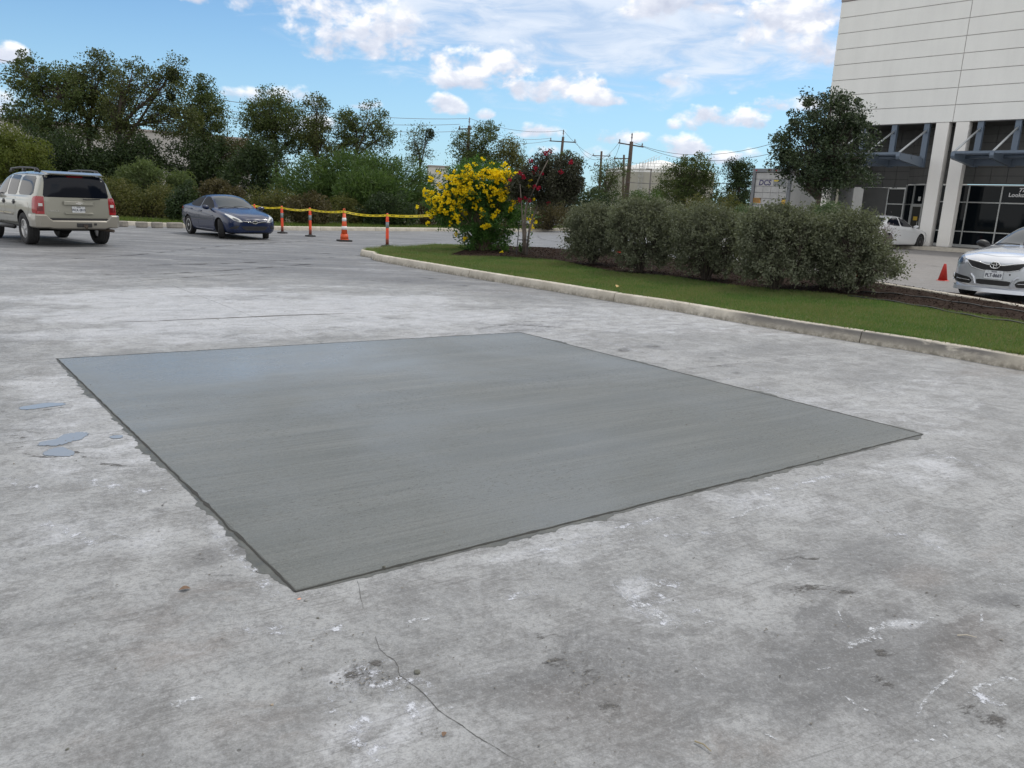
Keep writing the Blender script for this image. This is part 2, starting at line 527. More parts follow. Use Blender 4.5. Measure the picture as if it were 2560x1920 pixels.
    c = w.mix(w.m('MULTIPLY', wm, 0.82), c, (0.520, 0.530, 0.555))
    # worn driving lane
    zm = w.m('MULTIPLY', zone, w.ss(lane, 0.36, 0.60))
    c = w.mix(w.m('MULTIPLY', zone, 0.30), c, (0.20, 0.205, 0.215))
    c = w.mix(w.m('MULTIPLY', zm, 0.80), c, (0.098, 0.100, 0.108))
    # broom strokes, scratches, grit and specks
    c = w.mix(w.m('MULTIPLY', w.m('MULTIPLY', w.ss(broom, 0.47, 0.62), w.ss(mid, 0.40, 0.58)), 0.50), c, (0.115, 0.113, 0.110))
    c = w.mix(w.m('MULTIPLY', w.m('MULTIPLY', w.ss(scratch, 0.575, 0.64), w.ss(cl, 0.42, 0.58)), 0.55), c, (0.090, 0.090, 0.088))
    c = w.mix(w.m('MULTIPLY', w.ss(grit, 0.51, 0.58), 0.36), c, (0.105, 0.103, 0.100))
    c = w.mix(w.m('MULTIPLY', w.ss(grit, 0.46, 0.40), 0.22), c, (0.48, 0.485, 0.49))
    c = w.mix(w.m('MULTIPLY', w.ss(fine, 0.50, 0.62), 0.22), c, (0.10, 0.10, 0.098))
    c = w.mix(w.m('MULTIPLY', w.ss(fine, 0.46, 0.36), 0.14), c, (0.55, 0.55, 0.55))
    vo = w.n('ShaderNodeTexVoronoi', feature='F1', i={'Vector': P, 'Scale': 11.0, 'Randomness': 1.0})
    sz = w.n('ShaderNodeTexWhiteNoise', noise_dimensions='3D', i={'Vector': vo.outputs['Position']}).outputs['Value']
    spk = w.m('LESS_THAN', vo.outputs['Distance'], w.m('MULTIPLY', w.ss(sz, 0.62, 1.0), 0.085))
    c = w.mix(w.m('MULTIPLY', spk, 0.75), c, (0.070, 0.068, 0.062))
    c = w.mix(w.m('MULTIPLY', w.ss(w.m('ADD', wet, w.m('MULTIPLY', w.m('SUBTRACT', rag, .5), 1.5)), .36, .54), 0.72), c, (0.115, 0.112, 0.106))
    w.put(bs.inputs['Base Color'], c)
    w.put(bs.inputs['Roughness'], w.m('SUBTRACT', w.lin(cl, .3, .7, .58, .74), w.m('MULTIPLY', wet, .22)))
    bs.inputs['Specular IOR Level'].default_value = 0.4
    hgt = w.m('ADD', w.m('MULTIPLY', broom, 0.7), w.m('ADD', w.m('MULTIPLY', grit, .7), w.m('ADD', w.m('MULTIPLY', flake, 1.4), w.m('MULTIPLY', fine, .25))))
    bp = w.n('ShaderNodeBump', i={'Strength': 0.55, 'Distance': 0.006, 'Height': hgt})
    w.put(bs.inputs['Normal'], bp.outputs[0])
    return mt
MAT_PAVE = concrete_mat('old_concrete')
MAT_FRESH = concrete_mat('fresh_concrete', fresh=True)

# ---- stains: ellipses (u, v, half width, half height in picture units, turned onto the ground) and strokes
def ell(u, v, du, dv, k):
    c = at(u, v); ex = at(u + du, v) - c; ey = at(u, v - dv) - c
    A = np.array([[ex.x, ey.x], [ex.y, ey.y]])
    return (np.array([c.x, c.y]), np.linalg.inv(A), k)
def stroke(pts, wd, k):
    return ([np.array(at(u, v)[:2]) for u, v in pts], wd, k)
WHITE = [ell(1590, 1460, 70, 46, .92), ell(1665, 1500, 110, 60, .62), ell(1640, 1540, 120, 40, .72), ell(1740, 1475, 110, 40, .45), ell(2260, 1560, 95, 26, 1.0), ell(880, 1700, 120, 60, .85), ell(1000, 1770, 150, 70, .75), ell(900, 1850, 200, 80, .75), ell(480, 1640, 200, 60, .55), ell(760, 1620, 160, 40, .6), ell(2200, 1300, 300, 50, .55),
         ell(1220, 1690, 220, 35, .55), ell(420, 1150, 330, 130, .6), ell(180, 1300, 260, 130, .55), ell(250, 960, 150, 70, .7), ell(430, 1080, 60, 110, .9), ell(560, 1270, 70, 90, .8),
         ell(1400, 1390, 420, 60, .75), ell(1900, 1260, 330, 60, .85), ell(2300, 1180, 220, 60, .8), ell(700, 760, 520, 60, .7), ell(300, 860, 260, 40, .7), ell(1350, 780, 380, 40, .65),
         ell(2050, 1010, 330, 70, .7), ell(2300, 1350, 120, 36, .6), ell(2460, 1720, 90, 40, .55), ell(960, 670, 150, 22, .8), ell(1700, 890, 220, 40, .5), ell(600, 780, 900, 80, .95), ell(1500, 800, 700, 60, .75), ell(200, 1000, 330, 200, .8), ell(2300, 1030, 400, 120, .7), ell(1500, 1330, 600, 90, .7), ell(60, 1830, 90, 60, .4), ell(2350, 1590, 60, 24, .5)]
DARK = [ell(1440, 1680, 150, 70, .75), ell(1380, 1600, 160, 50, .55), ell(1980, 1395, 140, 35, .65), ell(2060, 1480, 130, 36, .7), ell(2480, 1500, 120, 30, .8), ell(2440, 1790, 160, 90, .6),
        ell(2230, 1630, 90, 40, .6), ell(2480, 1620, 110, 50, .5), ell(900, 1690, 60, 40, .9), ell(520, 1395, 50, 30, .7), ell(560, 1440, 70, 40, .5), ell(400, 1280, 50, 20, .6), ell(1290, 820, 120, 14, .95), ell(1420, 805, 60, 8, .7),
        ell(1560, 875, 26, 10, 1.0), ell(1632, 866, 28, 7, .9), ell(1812, 914, 36, 9, 1.0), ell(1780, 895, 24, 5, .8), ell(1840, 932, 18, 4, .9), ell(1100, 690, 50, 5, .95), ell(1158, 714, 30, 4, 1.0),
        ell(560, 690, 420, 22, .5), ell(300, 660, 350, 30, .7), ell(620, 645, 260, 20, .75), ell(900, 650, 130, 14, .55), ell(1050, 700, 180, 20, .55), ell(1500, 930, 240, 40, .3), ell(2000, 870, 220, 24, .5),
        ell(110, 1010, 90, 22, .6), ell(2200, 930, 330, 40, .45), ell(170, 640, 300, 24, .6), ell(760, 640, 300, 30, .5), ell(1500, 1690, 560, 190, .62), ell(2220, 1650, 480, 250, .8), ell(2150, 1400, 330, 90, .55), ell(350, 1690, 320, 110, .32), ell(2050, 1100, 200, 30, .25)]
BROWN = [ell(420, 1600, 330, 130, .55), ell(560, 1480, 200, 60, .5), ell(1480, 1780, 260, 110, .6), ell(2420, 1640, 160, 160, .75), ell(2300, 1440, 140, 60, .6), ell(640, 1800, 260, 110, .5), ell(1900, 1870, 360, 90, .55),
         ell(1240, 1760, 130, 60, .45), ell(240, 1870, 240, 80, .45), ell(480, 740, 240, 14, .45), ell(2500, 925, 160, 24, .6), ell(1300, 730, 240, 10, .5), ell(1900, 830, 300, 10, .5), ell(2480, 1380, 110, 60, .5)]
S_WHITE = [stroke([(2290, 1800), (2330, 1730), (2380, 1690), (2430, 1630)], .012, 1.0), stroke([(1960, 1430), (1985, 1400)], .018, .8), stroke([(1720, 1570), (1790, 1550), (1800, 1535)], .012, 1.0), stroke([(1730, 1660), (1770, 1700)], .006, .9),
           stroke([(1880, 1790), (1910, 1810)], .006, .9), stroke([(2470, 1430), (2530, 1428)], .008, 1.0), stroke([(2470, 1458), (2550, 1462)], .01, .9), stroke([(2095, 1520), (2105, 1560)], .006, .8), stroke([(2140, 1780), (2160, 1770)], .008, .9),
           stroke([(600, 645), (750, 672), (880, 655)], .12, .9), stroke([(700, 700), (860, 665), (905, 658)], .10, .7), stroke([(1180, 1680), (1250, 1690)], .008, .9), stroke([(400, 1620), (540, 1590), (640, 1560)], .02, .4),
           stroke([(1760, 1305), (1850, 1290), (1990, 1260)], .03, .7), stroke([(230, 1320), (330, 1345), (440, 1350)], .02, .7), stroke([(1900, 1830), (1960, 1860)], .006, .8), stroke([(2480, 1690), (2540, 1720)], .03, .8), stroke([(2390, 1745), (2500, 1700)], .02, .6)]
S_DARK = [stroke([(1940, 1480), (2030, 1445), (2160, 1425)], .03, .6), stroke([(100, 1310), (250, 1290), (420, 1265)], .02, .35), stroke([(195, 1480), (255, 1455)], .03, .6), stroke([(1850, 860), (2030, 885), (2160, 868)], .03, .5),
          stroke([(640, 1330), (700, 1400)], .02, .4), stroke([(1440, 1650), (2560, 1480)], .010, .35), stroke([(1500, 1760), (2300, 1560)], .010, .35), stroke([(1700, 1900), (2560, 1660)], .012, .3)]
WET = [ell(608, 1374, 36, 16, .8), ell(140, 1110, 90, 18, .5)]

_rng0 = np.random.default_rng(7)
_wk = [( _rng0.normal(size=2) * s, _rng0.uniform(0, 6.28)) for s in (1.7, 3.1, 5.3, 8.9, 14, 23, 37) for _ in range(2)]
def wob(x, y):
    r = 0
    for (k, ph) in _wk: r = r + np.sin(k[0] * x + k[1] * y + ph) / (1 + .12 * np.linalg.norm(k))
    return r
def mask(x, y, ells, strokes=(), hard=False):
    q = np.stack([x, y], -1); o = np.zeros_like(x)
    wb = wob(x, y)
    for c, A, k in ells:
        e = (q - c) @ A.T
        d = np.sqrt((e ** 2).sum(-1)) + wb * (.10 if not hard else .085)
        o = np.maximum(o, k * (sstep(-d, -1.25, -.25) if not hard else sstep(-d, -1.0, -.93)))
    for pts, wd, k in strokes:
        for a, b in zip(pts, pts[1:]):
            ab = b - a; t = np.clip(((q - a) @ ab) / (ab @ ab), 0, 1)
            d = np.linalg.norm(q - a - t[..., None] * ab, axis=-1)
            o = np.maximum(o, k * sstep(-d, -wd * 1.8 - .004 * np.abs(wb), -wd * .4))
    return o

def set_masks(me):
    n = len(me.vertices)
    co = np.empty(n * 3, dtype=np.float32); me.vertices.foreach_get('co', co)
    co = co.reshape(-1, 3).astype(float); x, y = co[:, 0], co[:, 1]
    zone = sstep(y + .25 * x + .35 * wob(x * .25, y * .25), 12.6, 15.0)       # the driven lane beyond is grimier
    east = sstep(x * .8 + y * .6, 15.5, 17.5) * sstep(x, 4, 7)
    zone = zone * (1 - .75 * east)
    for nm, val in (('white', mask(x, y, WHITE)), ('dark', mask(x, y, DARK, S_DARK)), ('zone', zone), ('brown', np.maximum(mask(x, y, BROWN), 1.0 * east)), ('wet', mask(x, y, WET))):
        at_ = me.attributes.new(nm, 'FLOAT', 'POINT')
        at_.data.foreach_set('value', val.astype(np.float32))

def grid_mesh(name, pts, nx, ny, mat_, parent=None, skirt=0.0):
    """pts: (ny+1, nx+1, 3)"""
    v = pts.reshape(-1, 3)
    idx = np.arange((nx + 1) * (ny + 1)).reshape(ny + 1, nx + 1)
    f = np.stack([idx[:-1, :-1], idx[:-1, 1:], idx[1:, 1:], idx[1:, :-1]], -1).reshape(-1, 4)
    if skirt:
        ring = np.concatenate([idx[0, :-1], idx[:-1, -1], idx[-1, :0:-1], idx[:0:-1, 0]])
        low = v[ring].copy(); low[:, 2] -= skirt
        b = len(v); v = np.concatenate([v, low]); k = len(ring)
        i = np.arange(k); j = (i + 1) % k
        f = np.concatenate([f, np.stack([ring[j], ring[i], b + i, b + j], -1)])
    me = bpy.data.meshes.new(name)
    me.vertices.add(len(v)); me.vertices.foreach_set('co', v.astype(np.float32).ravel())
    me.loops.add(len(f) * 4); me.loops.foreach_set('vertex_index', f.astype(np.int32).ravel())
    me.polygons.add(len(f)); me.polygons.foreach_set('loop_start', np.arange(0, len(f) * 4, 4, dtype=np.int32))
    me.polygons.foreach_set('use_smooth', np.zeros(len(f), dtype=bool))
    me.update(calc_edges=True)
    return link_mesh(name, me, mat_, parent)

# ---- terrain and far paving
terr = grid_mesh('ground', np.stack(np.meshgrid(np.linspace(-900, 900, 37), np.linspace(-300, 1500, 37)) + [np.full((37, 37), -0.06)], -1), 36, 36,
                 mat('dry_soil', (0.16, 0.145, 0.09), 0.95, var=.3, vscale=.2))
tag(terr, kind='structure')
pw, pe, ps, pn = -45, 60, -25, 75
XX, YY = np.meshgrid(np.linspace(pw, pe, 176), np.linspace(ps, pn, 168))
pav = grid_mesh('pavement', np.stack([XX, YY, G(XX, YY) - 0.004], -1), 175, 167, MAT_PAVE)
set_masks(pav.data)
tag(pav, kind='structure')

# ---- near slabs, laid to the corners of the repaired square
cNL, cL, cT, cR = (np.array(at(u, v)[:2]) for u, v in ((738, 1480), (142, 897), (1300, 831), (2308, 1086)))
def slab_pt(a, b):
    s, t = a / 2.0, b / 2.0
    return cNL * (1 - s) * (1 - t) + cR * s * (1 - t) + cT * s * t + cL * (1 - s) * t
JOINT = 0.0045
JOINT = 0.0030
# (a0, a1, b0, b1) in half-patch units; only the joints that the photograph shows
for si, (a0, a1, b0, b1) in enumerate(((-1.5, 4.2, -1.2, 0), (-1.6, 0, 0, 1), (-1.6, 0, 1, 2), (2, 5, 0, 1), (2, 5, 1, 2), (-3, 1, 2, 2.82), (1, 5, 2, 2.82), (-3, 1, 2.82, 4.3), (1, 5, 2.82, 4.3))):
    e = JOINT / 2.5
    res = (.026, .024, .024, .05, .05, .08, .08, .12, .12)[si]
    nx_, ny_ = int((a1 - a0) * 2.45 / res), int((b1 - b0) * 2.45 / res)
    lo_ = 0 if si in (1, 3) else e; hi_ = 0 if si == 0 else e        # no joint shows in line with the near edge of the patch
    P = np.array([[np.append(slab_pt(i, j), 0.0) for i in np.linspace(a0 + e, a1 - e, nx_ + 1)] for j in np.linspace(b0 + lo_, b1 - hi_, ny_ + 1)])
    P[..., 2] = G(P[..., 0], P[..., 1]) + (0 if si in (0, 1, 3) else (si % 3 - 1) * .0004)
    so = grid_mesh('slab', P, nx_, ny_, MAT_PAVE, pav, skirt=0.003)
    set_masks(so.data)

# ---- the fresh patch: two by two slabs cut out and filled
patch = thing('concrete_patch', 'large fresh dark grey concrete square poured into the pale old paving', 'concrete patch')
n = 70
P = np.array([[np.append(slab_pt(2 * i, 2 * j), 0.0022) for i in np.linspace(.0022, .9978, n + 1)] for j in np.linspace(.0022, .9978, n + 1)])
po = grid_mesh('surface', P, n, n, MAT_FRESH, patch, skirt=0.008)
nv = len(po.data.vertices)
co = np.empty(nv * 3, dtype=np.float32); po.data.vertices.foreach_get('co', co); co = co.reshape(-1, 3)
ij = np.stack(np.meshgrid(np.linspace(0, 1, n + 1), np.linspace(0, 1, n + 1)), -1).reshape(-1, 2)
ed = np.ones(nv)
dd = np.minimum(np.minimum(ij[:, 0], 1 - ij[:, 0]), np.minimum(ij[:, 1], 1 - ij[:, 1]))
base = 1 - sstep(dd, 0.0, 0.035)
near = sstep(-(ij[:, 1] * 1.0 + .0 * ij[:, 0]), -.75, -.05) * .75            # darker towards the near edge
ed[:len(ij)] = np.maximum(base * .8, near)
a_ = po.data.attributes.new('edge', 'FLOAT', 'POINT'); a_.data.foreach_set('value', ed.astype(np.float32))
shn = np.zeros(nv); shn[:len(ij)] = sstep(ij[:, 1] - .55 * ij[:, 0] + .10 * np.sin(ij[:, 0] * 9 + ij[:, 1] * 5), .15, .85)   # sky sheen painted paler towards the far left; also lowers roughness
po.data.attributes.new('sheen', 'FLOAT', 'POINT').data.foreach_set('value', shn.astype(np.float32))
# smeared cement along the saw cut, uneven in width
m_slurry = mat('wet_cement_smear', (0.088, 0.090, 0.080), 0.55, var=.35, vscale=9, bump=.5, bscale=40)
m_cut = mat('saw_cut', (0.035, 0.034, 0.03), 0.9)
rg = np.random.default_rng(3)
for (A, B, wmin, wmax, seed) in ((cNL, cL, .014, .075, 1), (cR, cNL, .016, .070, 2), (cT, cR, .010, .075, 5), (cL, cT, .004, .020, 4)):
    L = np.linalg.norm(B - A); u = (B - A) / L; nrm = np.array([-u[1], u[0]])
    if nrm @ ((cNL + cR + cT + cL) / 4 - A) > 0: nrm = -nrm
    k = 260
    tt = np.linspace(0, 1, k)
    r2 = np.random.default_rng(seed)
    prof = np.zeros(k)
    for fr, am in ((3, .5), (7, .45), (15, .35), (33, .25), (70, .18), (120, .12)):
        prof += am * np.sin(tt * fr * 6.28 * r2.uniform(.8, 1.2) + r2.uniform(0, 6.28))
    wd = wmin + (wmax - wmin) * np.clip(.28 + .50 * prof, 0, 1.3) ** 1.7
    wd *= sstep(tt, 0, .03) * sstep(1 - tt, 0, .03)
    pin = [A + u * L * t - nrm * .012 for t in tt]
    pout = [A + u * L * t + nrm * (w_ + .004) for t, w_ in zip(tt, wd)]
    vs_ = [(*p, .0017) for p in pin] + [(*p, .0012) for p in pout]
    M('smear', vs_, [(i, i + 1, k + i + 1, k + i) for i in range(k - 1)], m_slurry, patch)
    jit = np.interp(np.arange(k), np.arange(0, k, 3), r2.normal(0, .0040, len(range(0, k, 3))))
    M('saw_cut', [(*(A + u * L * t - nrm * (.007 + j_)), .0030) for t, j_ in zip(tt, jit)] + [(*(A + u * L * t + nrm * (.003 + abs(j_))), .0030) for t, j_ in zip(tt, jit)],
      [(i, i + 1, k + i + 1, k + i) for i in range(k - 1)], m_cut, patch)

# ---- dark open joint and the crack in the foreground
def ribbon(name, uvs, wds, mt, z=.0016, jitter=.008, seed=0, parent=None, sub=14):
    pts = [np.array(at(*q)[:2]) for q in uvs]
    r_ = np.random.default_rng(seed)
    for _ in range(3 if jitter else 0):
        o = []
        for a, b in zip(pts, pts[1:]):
            o += [a, (a + b) / 2 + r_.normal(0, jitter * np.linalg.norm(b - a) * 3, 2)]
        pts = o + [pts[-1]]
    k = len(pts); L, Rr = [], []
    for i, p in enumerate(pts):
        d = pts[min(i + 1, k - 1)] - pts[max(i - 1, 0)]; d = d / np.linalg.norm(d); nn = np.array([-d[1], d[0]])
        w_ = np.interp(i / (k - 1), np.linspace(0, 1, len(wds)), wds) * r_.uniform(.5, 1.3)
        L.append((*(p + nn * w_ / 2), z)); Rr.append((*(p - nn * w_ / 2), z))
    return M(name, L + Rr, [(i, i + 1, k + i + 1, k + i) for i in range(k - 1)], mt, parent)
m_crack = mat('crack_dark', (0.095, 0.092, 0.086), 0.95)
o = ribbon('crack', [(893, 1452), (903, 1500), (912, 1530)], [.0014, .0018, .0005], m_crack, seed=1)
tag(o, 'short hairline crack running from the near edge of the fresh patch', 'crack')
o = ribbon('crack', [(938, 1592), (948, 1622), (985, 1650), (1000, 1690), (1060, 1735), (1095, 1775), (1175, 1830), (1240, 1870), (1270, 1890), (1310, 1905)], [.0012, .0026, .0030, .0026, .0020, .0008], m_crack, seed=2)
tag(o, 'long wandering crack across the foreground paving', 'crack')
o = ribbon('open_joint', [(260, 806), (500, 798), (700, 789), (860, 784)], [.006, .05, .07, .02], m_crack, jitter=.004, seed=3)
tag(o, 'dark crumbling open joint line beyond the fresh patch', 'joint', kind='structure')

# ---- chalky drag marks, drips and tyre marks: worn films lying on the slabs
def film_mat(name, col, cover, sc, st=(1, 1, 1), rot=0):
    mt = bpy.data.materials.new(name); mt.use_nodes = True
    w = NT(mt.node_tree); out = w.n('ShaderNodeOutputMaterial')
    P = w.n('ShaderNodeTexCoord').outputs['Object']
    nz = w.noise(w.mapping(w.mapping(P, rot=(0, 0, rad(rot))), scale=st), sc, 12.0, .82)
    rim = w.n('ShaderNodeAttribute', attribute_name='rim').outputs['Fac']
    bs = w.n('ShaderNodeBsdfPrincipled', i={'Base Color': col, 'Roughness': .8, 'Specular IOR Level': .25})
    tr = w.n('ShaderNodeBsdfTransparent')
    f = w.m('MULTIPLY', w.ss(w.m('ADD', nz, w.m('MULTIPLY', rim, -.20)), 0.53 - cover * .18, 0.57), w.ss(rim, 1.0, .55))
    mx = w.n('ShaderNodeMixShader', i={0: f, 1: tr.outputs[0], 2: bs.outputs[0]})
    w.t.links.new(mx.outputs[0], out.inputs[0]); return mt
def films(name, strokes, mt, z0, parent=pav):
    vs_, fs_, rim = [], [], []
    r_ = np.random.default_rng(len(strokes))
    for si, (uvs, wd) in enumerate(strokes):
        pts = cat_rom0([np.array(at(*q)[:2]) for q in uvs], 8); k = len(pts); b = len(vs_)
        for i, p in enumerate(pts):
            d = pts[min(i + 1, k - 1)] - pts[max(i - 1, 0)]; d = d / (np.linalg.norm(d) + 1e-9); nn = np.array([-d[1], d[0]])
            ww = wd * r_.uniform(.75, 1.2); e = abs(i / (k - 1) * 2 - 1) ** 4
            for j, o_ in enumerate((-1, -.4, .4, 1)):
                q = p + nn * ww * o_; vs_.append((*q, z0 + si * .00002 + GZ(*q))); rim.append(max(1.0 if j in (0, 3) else .15, e))
        for i in range(k - 1):
            for j in range(3): fs_.append((b + i * 4 + j, b + (i + 1) * 4 + j, b + (i + 1) * 4 + j + 1, b + i * 4 + j + 1))
    o = M(name, vs_, fs_, mt, parent)
    o.data.attributes.new('rim', 'FLOAT', 'POINT').data.foreach_set('value', np.array(rim, dtype=np.float32)); o['kind'] = 'stuff'
    return o
def cat_rom0(pts, n):
    P = [2 * pts[0] - pts[1]] + pts + [2 * pts[-1] - pts[-2]]; o = []
    for i in range(1, len(P) - 2):
        for k in range(n):
            t = k / n; o.append(.5 * (2 * P[i] + (P[i + 1] - P[i - 1]) * t + (2 * P[i - 1] - 5 * P[i] + 4 * P[i + 1] - P[i + 2]) * t * t + (3 * P[i] - P[i - 1] - 3 * P[i + 1] + P[i + 2]) * t ** 3))
    return o + [pts[-1]]
CH = [([(2292, 1802), (2302, 1770), (2335, 1725), (2385, 1685), (2440, 1625)], .010), ([(1962, 1432), (1975, 1412), (1990, 1398)], .014), ([(1725, 1572), (1770, 1556), (1800, 1548), (1806, 1534)], .010), ([(1732, 1662), (1752, 1682), (1772, 1702)], .005),
      ([(1880, 1788), (1895, 1800), (1912, 1812)], .005), ([(2468, 1430), (2500, 1424), (2535, 1430)], .007), ([(2470, 1455), (2510, 1462), (2555, 1458)], .009), ([(2092, 1518), (2100, 1540), (2106, 1560)], .006), ([(2030, 1675), (2060, 1672), (2082, 1668)], .008),
      ([(1970, 1480), (1990, 1492), (2005, 1502)], .009), ([(2160, 1595), (2200, 1566), (2270, 1556), (2340, 1552)], .030), ([(2100, 1625), (2160, 1600), (2220, 1590)], .028), ([(2400, 1742), (2460, 1715), (2520, 1696), (2558, 1716)], .022), ([(2110, 1735), (2150, 1770), (2190, 1775)], .012), ([(2455, 1530), (2452, 1572)], .010),
      ([(1780, 1300), (1850, 1290), (1900, 1268), (1990, 1262)], .020), ([(1545, 1470), (1580, 1500), (1640, 1535), (1720, 1570)], .045), ([(1600, 1455), (1660, 1470)], .03), ([(1690, 1590), (1730, 1605)], .010), ([(1180, 1690), (1215, 1684), (1250, 1680)], .010), ([(1100, 1772), (1150, 1768)], .008), ([(240, 1322), (330, 1345), (440, 1350)], .014),
      ([(1905, 1832), (1935, 1846), (1960, 1862)], .006), ([(660, 1495), (690, 1507)], .009), ([(1230, 1330), (1330, 1300), (1450, 1290)], .03), ([(1000, 1560), (1100, 1540)], .02), ([(420, 1770), (520, 1735)], .03)]
for (u, v, r_) in ((2452, 1712, .016), (2478, 1745, .022), (2506, 1760, .018), (2340, 1818, .020), (2362, 1842, .024), (2330, 1850, .015), (2372, 1808, .013), (2310, 1880, .022), (2388, 1868, .012), (2412, 1838, .018), (2352, 1786, .012), (2500, 1842, .022), (2290, 1852, .014), (2330, 1545, .008), (2362, 1553, .007), (2400, 1538, .008)):
    CH.append(([(u - 8, v), (u, v + 1), (u + 8, v)], r_ * .75))
BL = [([(1535, 1440), (1575, 1490), (1640, 1540), (1725, 1575)], .085), ([(1580, 1442), (1640, 1450), (1720, 1470)], .075), ([(1600, 1480), (1680, 1510), (1760, 1545)], .08),
      ([(840, 1650), (930, 1700), (1010, 1760), (1090, 1830)], .085), ([(800, 1720), (880, 1790), (950, 1880)], .08), ([(900, 1640), (1010, 1690), (1100, 1740)], .06), ([(860, 1830), (980, 1900)], .07),
      ([(1290, 1400), (1420, 1360), (1600, 1310), (1760, 1280)], .06), ([(1500, 1370), (1650, 1345), (1850, 1325)], .05), ([(1800, 1270), (1990, 1210), (2160, 1180)], .07), ([(2160, 1330), (2280, 1345), (2400, 1395)], .07), ([(2230, 1130), (2400, 1150), (2540, 1200)], .08), ([(2100, 1290), (2250, 1275)], .05),
      ([(330, 930), (390, 1010), (440, 1090)], .07), ([(460, 1110), (540, 1200), (590, 1290)], .06), ([(500, 1300), (640, 1440), (700, 1500)], .05), ([(150, 1180), (300, 1220), (440, 1230)], .08), ([(60, 1290), (200, 1340), (330, 1390)], .07), ([(560, 1560), (760, 1580), (880, 1560)], .06), ([(0, 1190), (110, 1230)], .08), ([(2420, 1730), (2520, 1770)], .06), ([(1230, 1500), (1400, 1470)], .05),
      ([(160, 905), (260, 960), (330, 1030)], .06), ([(1400, 820), (1560, 868), (1720, 915)], .08), ([(1750, 930), (1950, 985), (2150, 1050)], .09), ([(500, 850), (800, 830), (1100, 812)], .10), ([(100, 850), (420, 830), (700, 812)], .12), ([(300, 770), (620, 752), (900, 738)], .14), ([(950, 740), (1250, 730), (1500, 770)], .12)]
films('lime_bloom', BL, film_mat('bloom_film', (.53, .545, .585), .30, 15, (1, 1, 1), -30), .0010)
GR = [([(1350, 1640), (1430, 1670), (1530, 1690)], .07), ([(1320, 1590), (1420, 1600)], .05), ([(1480, 1740), (1560, 1800)], .06), ([(1900, 1400), (1990, 1392), (2070, 1400)], .045), ([(1960, 1480), (2060, 1470), (2170, 1490)], .05), ([(2180, 1630), (2260, 1640)], .04), ([(2420, 1490), (2510, 1505), (2560, 1520)], .045), ([(2380, 1760), (2470, 1800), (2550, 1840)], .07), ([(2150, 1690), (2260, 1720)], .05),
      ([(470, 1395), (540, 1402)], .03), ([(510, 1430), (590, 1445)], .035), ([(390, 1278), (440, 1285)], .02), ([(420, 1250), (400, 1270)], .012), ([(860, 1680), (930, 1700)], .05), ([(920, 1650), (960, 1665)], .03), ([(1210, 818), (1280, 812), (1350, 816), (1440, 820)], .10), ([(1250, 806), (1330, 804), (1400, 805)], .06), ([(1545, 872), (1560, 880), (1580, 876)], .035), ([(1612, 866), (1655, 866)], .04), ([(1790, 912), (1812, 918), (1845, 914)], .05), ([(1770, 895), (1800, 895)], .025), ([(1830, 932), (1856, 932)], .025), ([(2060, 690), (2120, 700)], .05),
      ([(100, 1028), (130, 1022), (168, 1016)], .030), ([(85, 1122), (60, 1133), (110, 1143), (180, 1142)], .022), ([(180, 1122), (205, 1140), (225, 1150)], .022), ([(210, 1148), (260, 1160), (325, 1166)], .030), ([(215, 1142), (255, 1148)], .020), ([(0, 1092), (30, 1090), (62, 1100)], .05), ([(0, 1110), (40, 1114)], .03), ([(35, 1122), (62, 1116)], .016), ([(255, 1082), (300, 1092), (325, 1100)], .02), ([(100, 1098), (118, 1092)], .02), ([(0, 1030), (34, 1026)], .012), ([(160, 1082), (212, 1079)], .010), ([(1700, 1180), (1770, 1170)], .02),
      ([(300, 705), (520, 690), (760, 678)], .10), ([(180, 690), (420, 682)], .08), ([(620, 672), (820, 664)], .09), ([(880, 700), (1060, 705)], .08), ([(30, 640), (260, 632)], .10), ([(420, 640), (660, 628)], .10)]
films('grime_stains', GR, film_mat('grime_film', (.105, .100, .095), .42, 9, (.6, 1.6, 1), -20), .0014)
films('chalk_marks', CH, film_mat('chalk_film', (.56, .575, .60), .55, 40), .0012)
TY = [([(1345, 588), (1352, 597), (1400, 607), (1470, 614)], .10), ([(1350, 584), (1375, 582), (1440, 584)], .09), ([(150, 668), (420, 662), (640, 655), (880, 640)], .13), ([(700, 628), (900, 640), (1000, 668)], .11), ([(0, 652), (300, 640), (600, 612), (900, 596)], .14), ([(320, 690), (620, 672), (840, 655)], .12),
      ([(2100, 660), (2260, 668), (2400, 690)], .10), ([(2230, 640), (2360, 650)], .10), ([(1000, 690), (1060, 694), (1110, 700)], .05), ([(1140, 712), (1175, 716)], .06)]
films('tyre_marks', TY, film_mat('tyre_film', (.075, .075, .080), .5, 3.0, (.5, 1, 1), -10), .0018)

# ---- puddles left of the patch
m_water = mat('puddle_water', (0.27, 0.275, 0.275), 0.03, spec=0.75)
def puddle(uvs, label, wv=.06):
    c = np.mean([np.array(at(*q)[:2]) for q in uvs], axis=0)
    pts = [np.array(at(*q)[:2]) for q in uvs]
    for _ in range(3):
        pts = [p for a, b in zip(pts, pts[1:] + pts[:1]) for p in (a * .75 + b * .25, a * .25 + b * .75)]
    pts = [p + (p - c) * (.10 * wob(p[0] * 6, p[1] * 6) + .05 * math.sin(i * 2.1)) for i, p in enumerate(pts)]
    vs_ = [(*p, .0032) for p in pts]
    o = M('puddle', vs_ + [(*c, .0034)], [(i, (i + 1) % len(vs_), len(vs_)) for i in range(len(vs_))], m_water)
    tag(o, label, 'puddle', kind='structure')
puddle([(82, 1118), (110, 1104), (145, 1098), (160, 1084), (200, 1081), (216, 1086), (210, 1096), (180, 1108), (140, 1118), (100, 1124)], 'largest sky blue puddle left of the fresh patch')
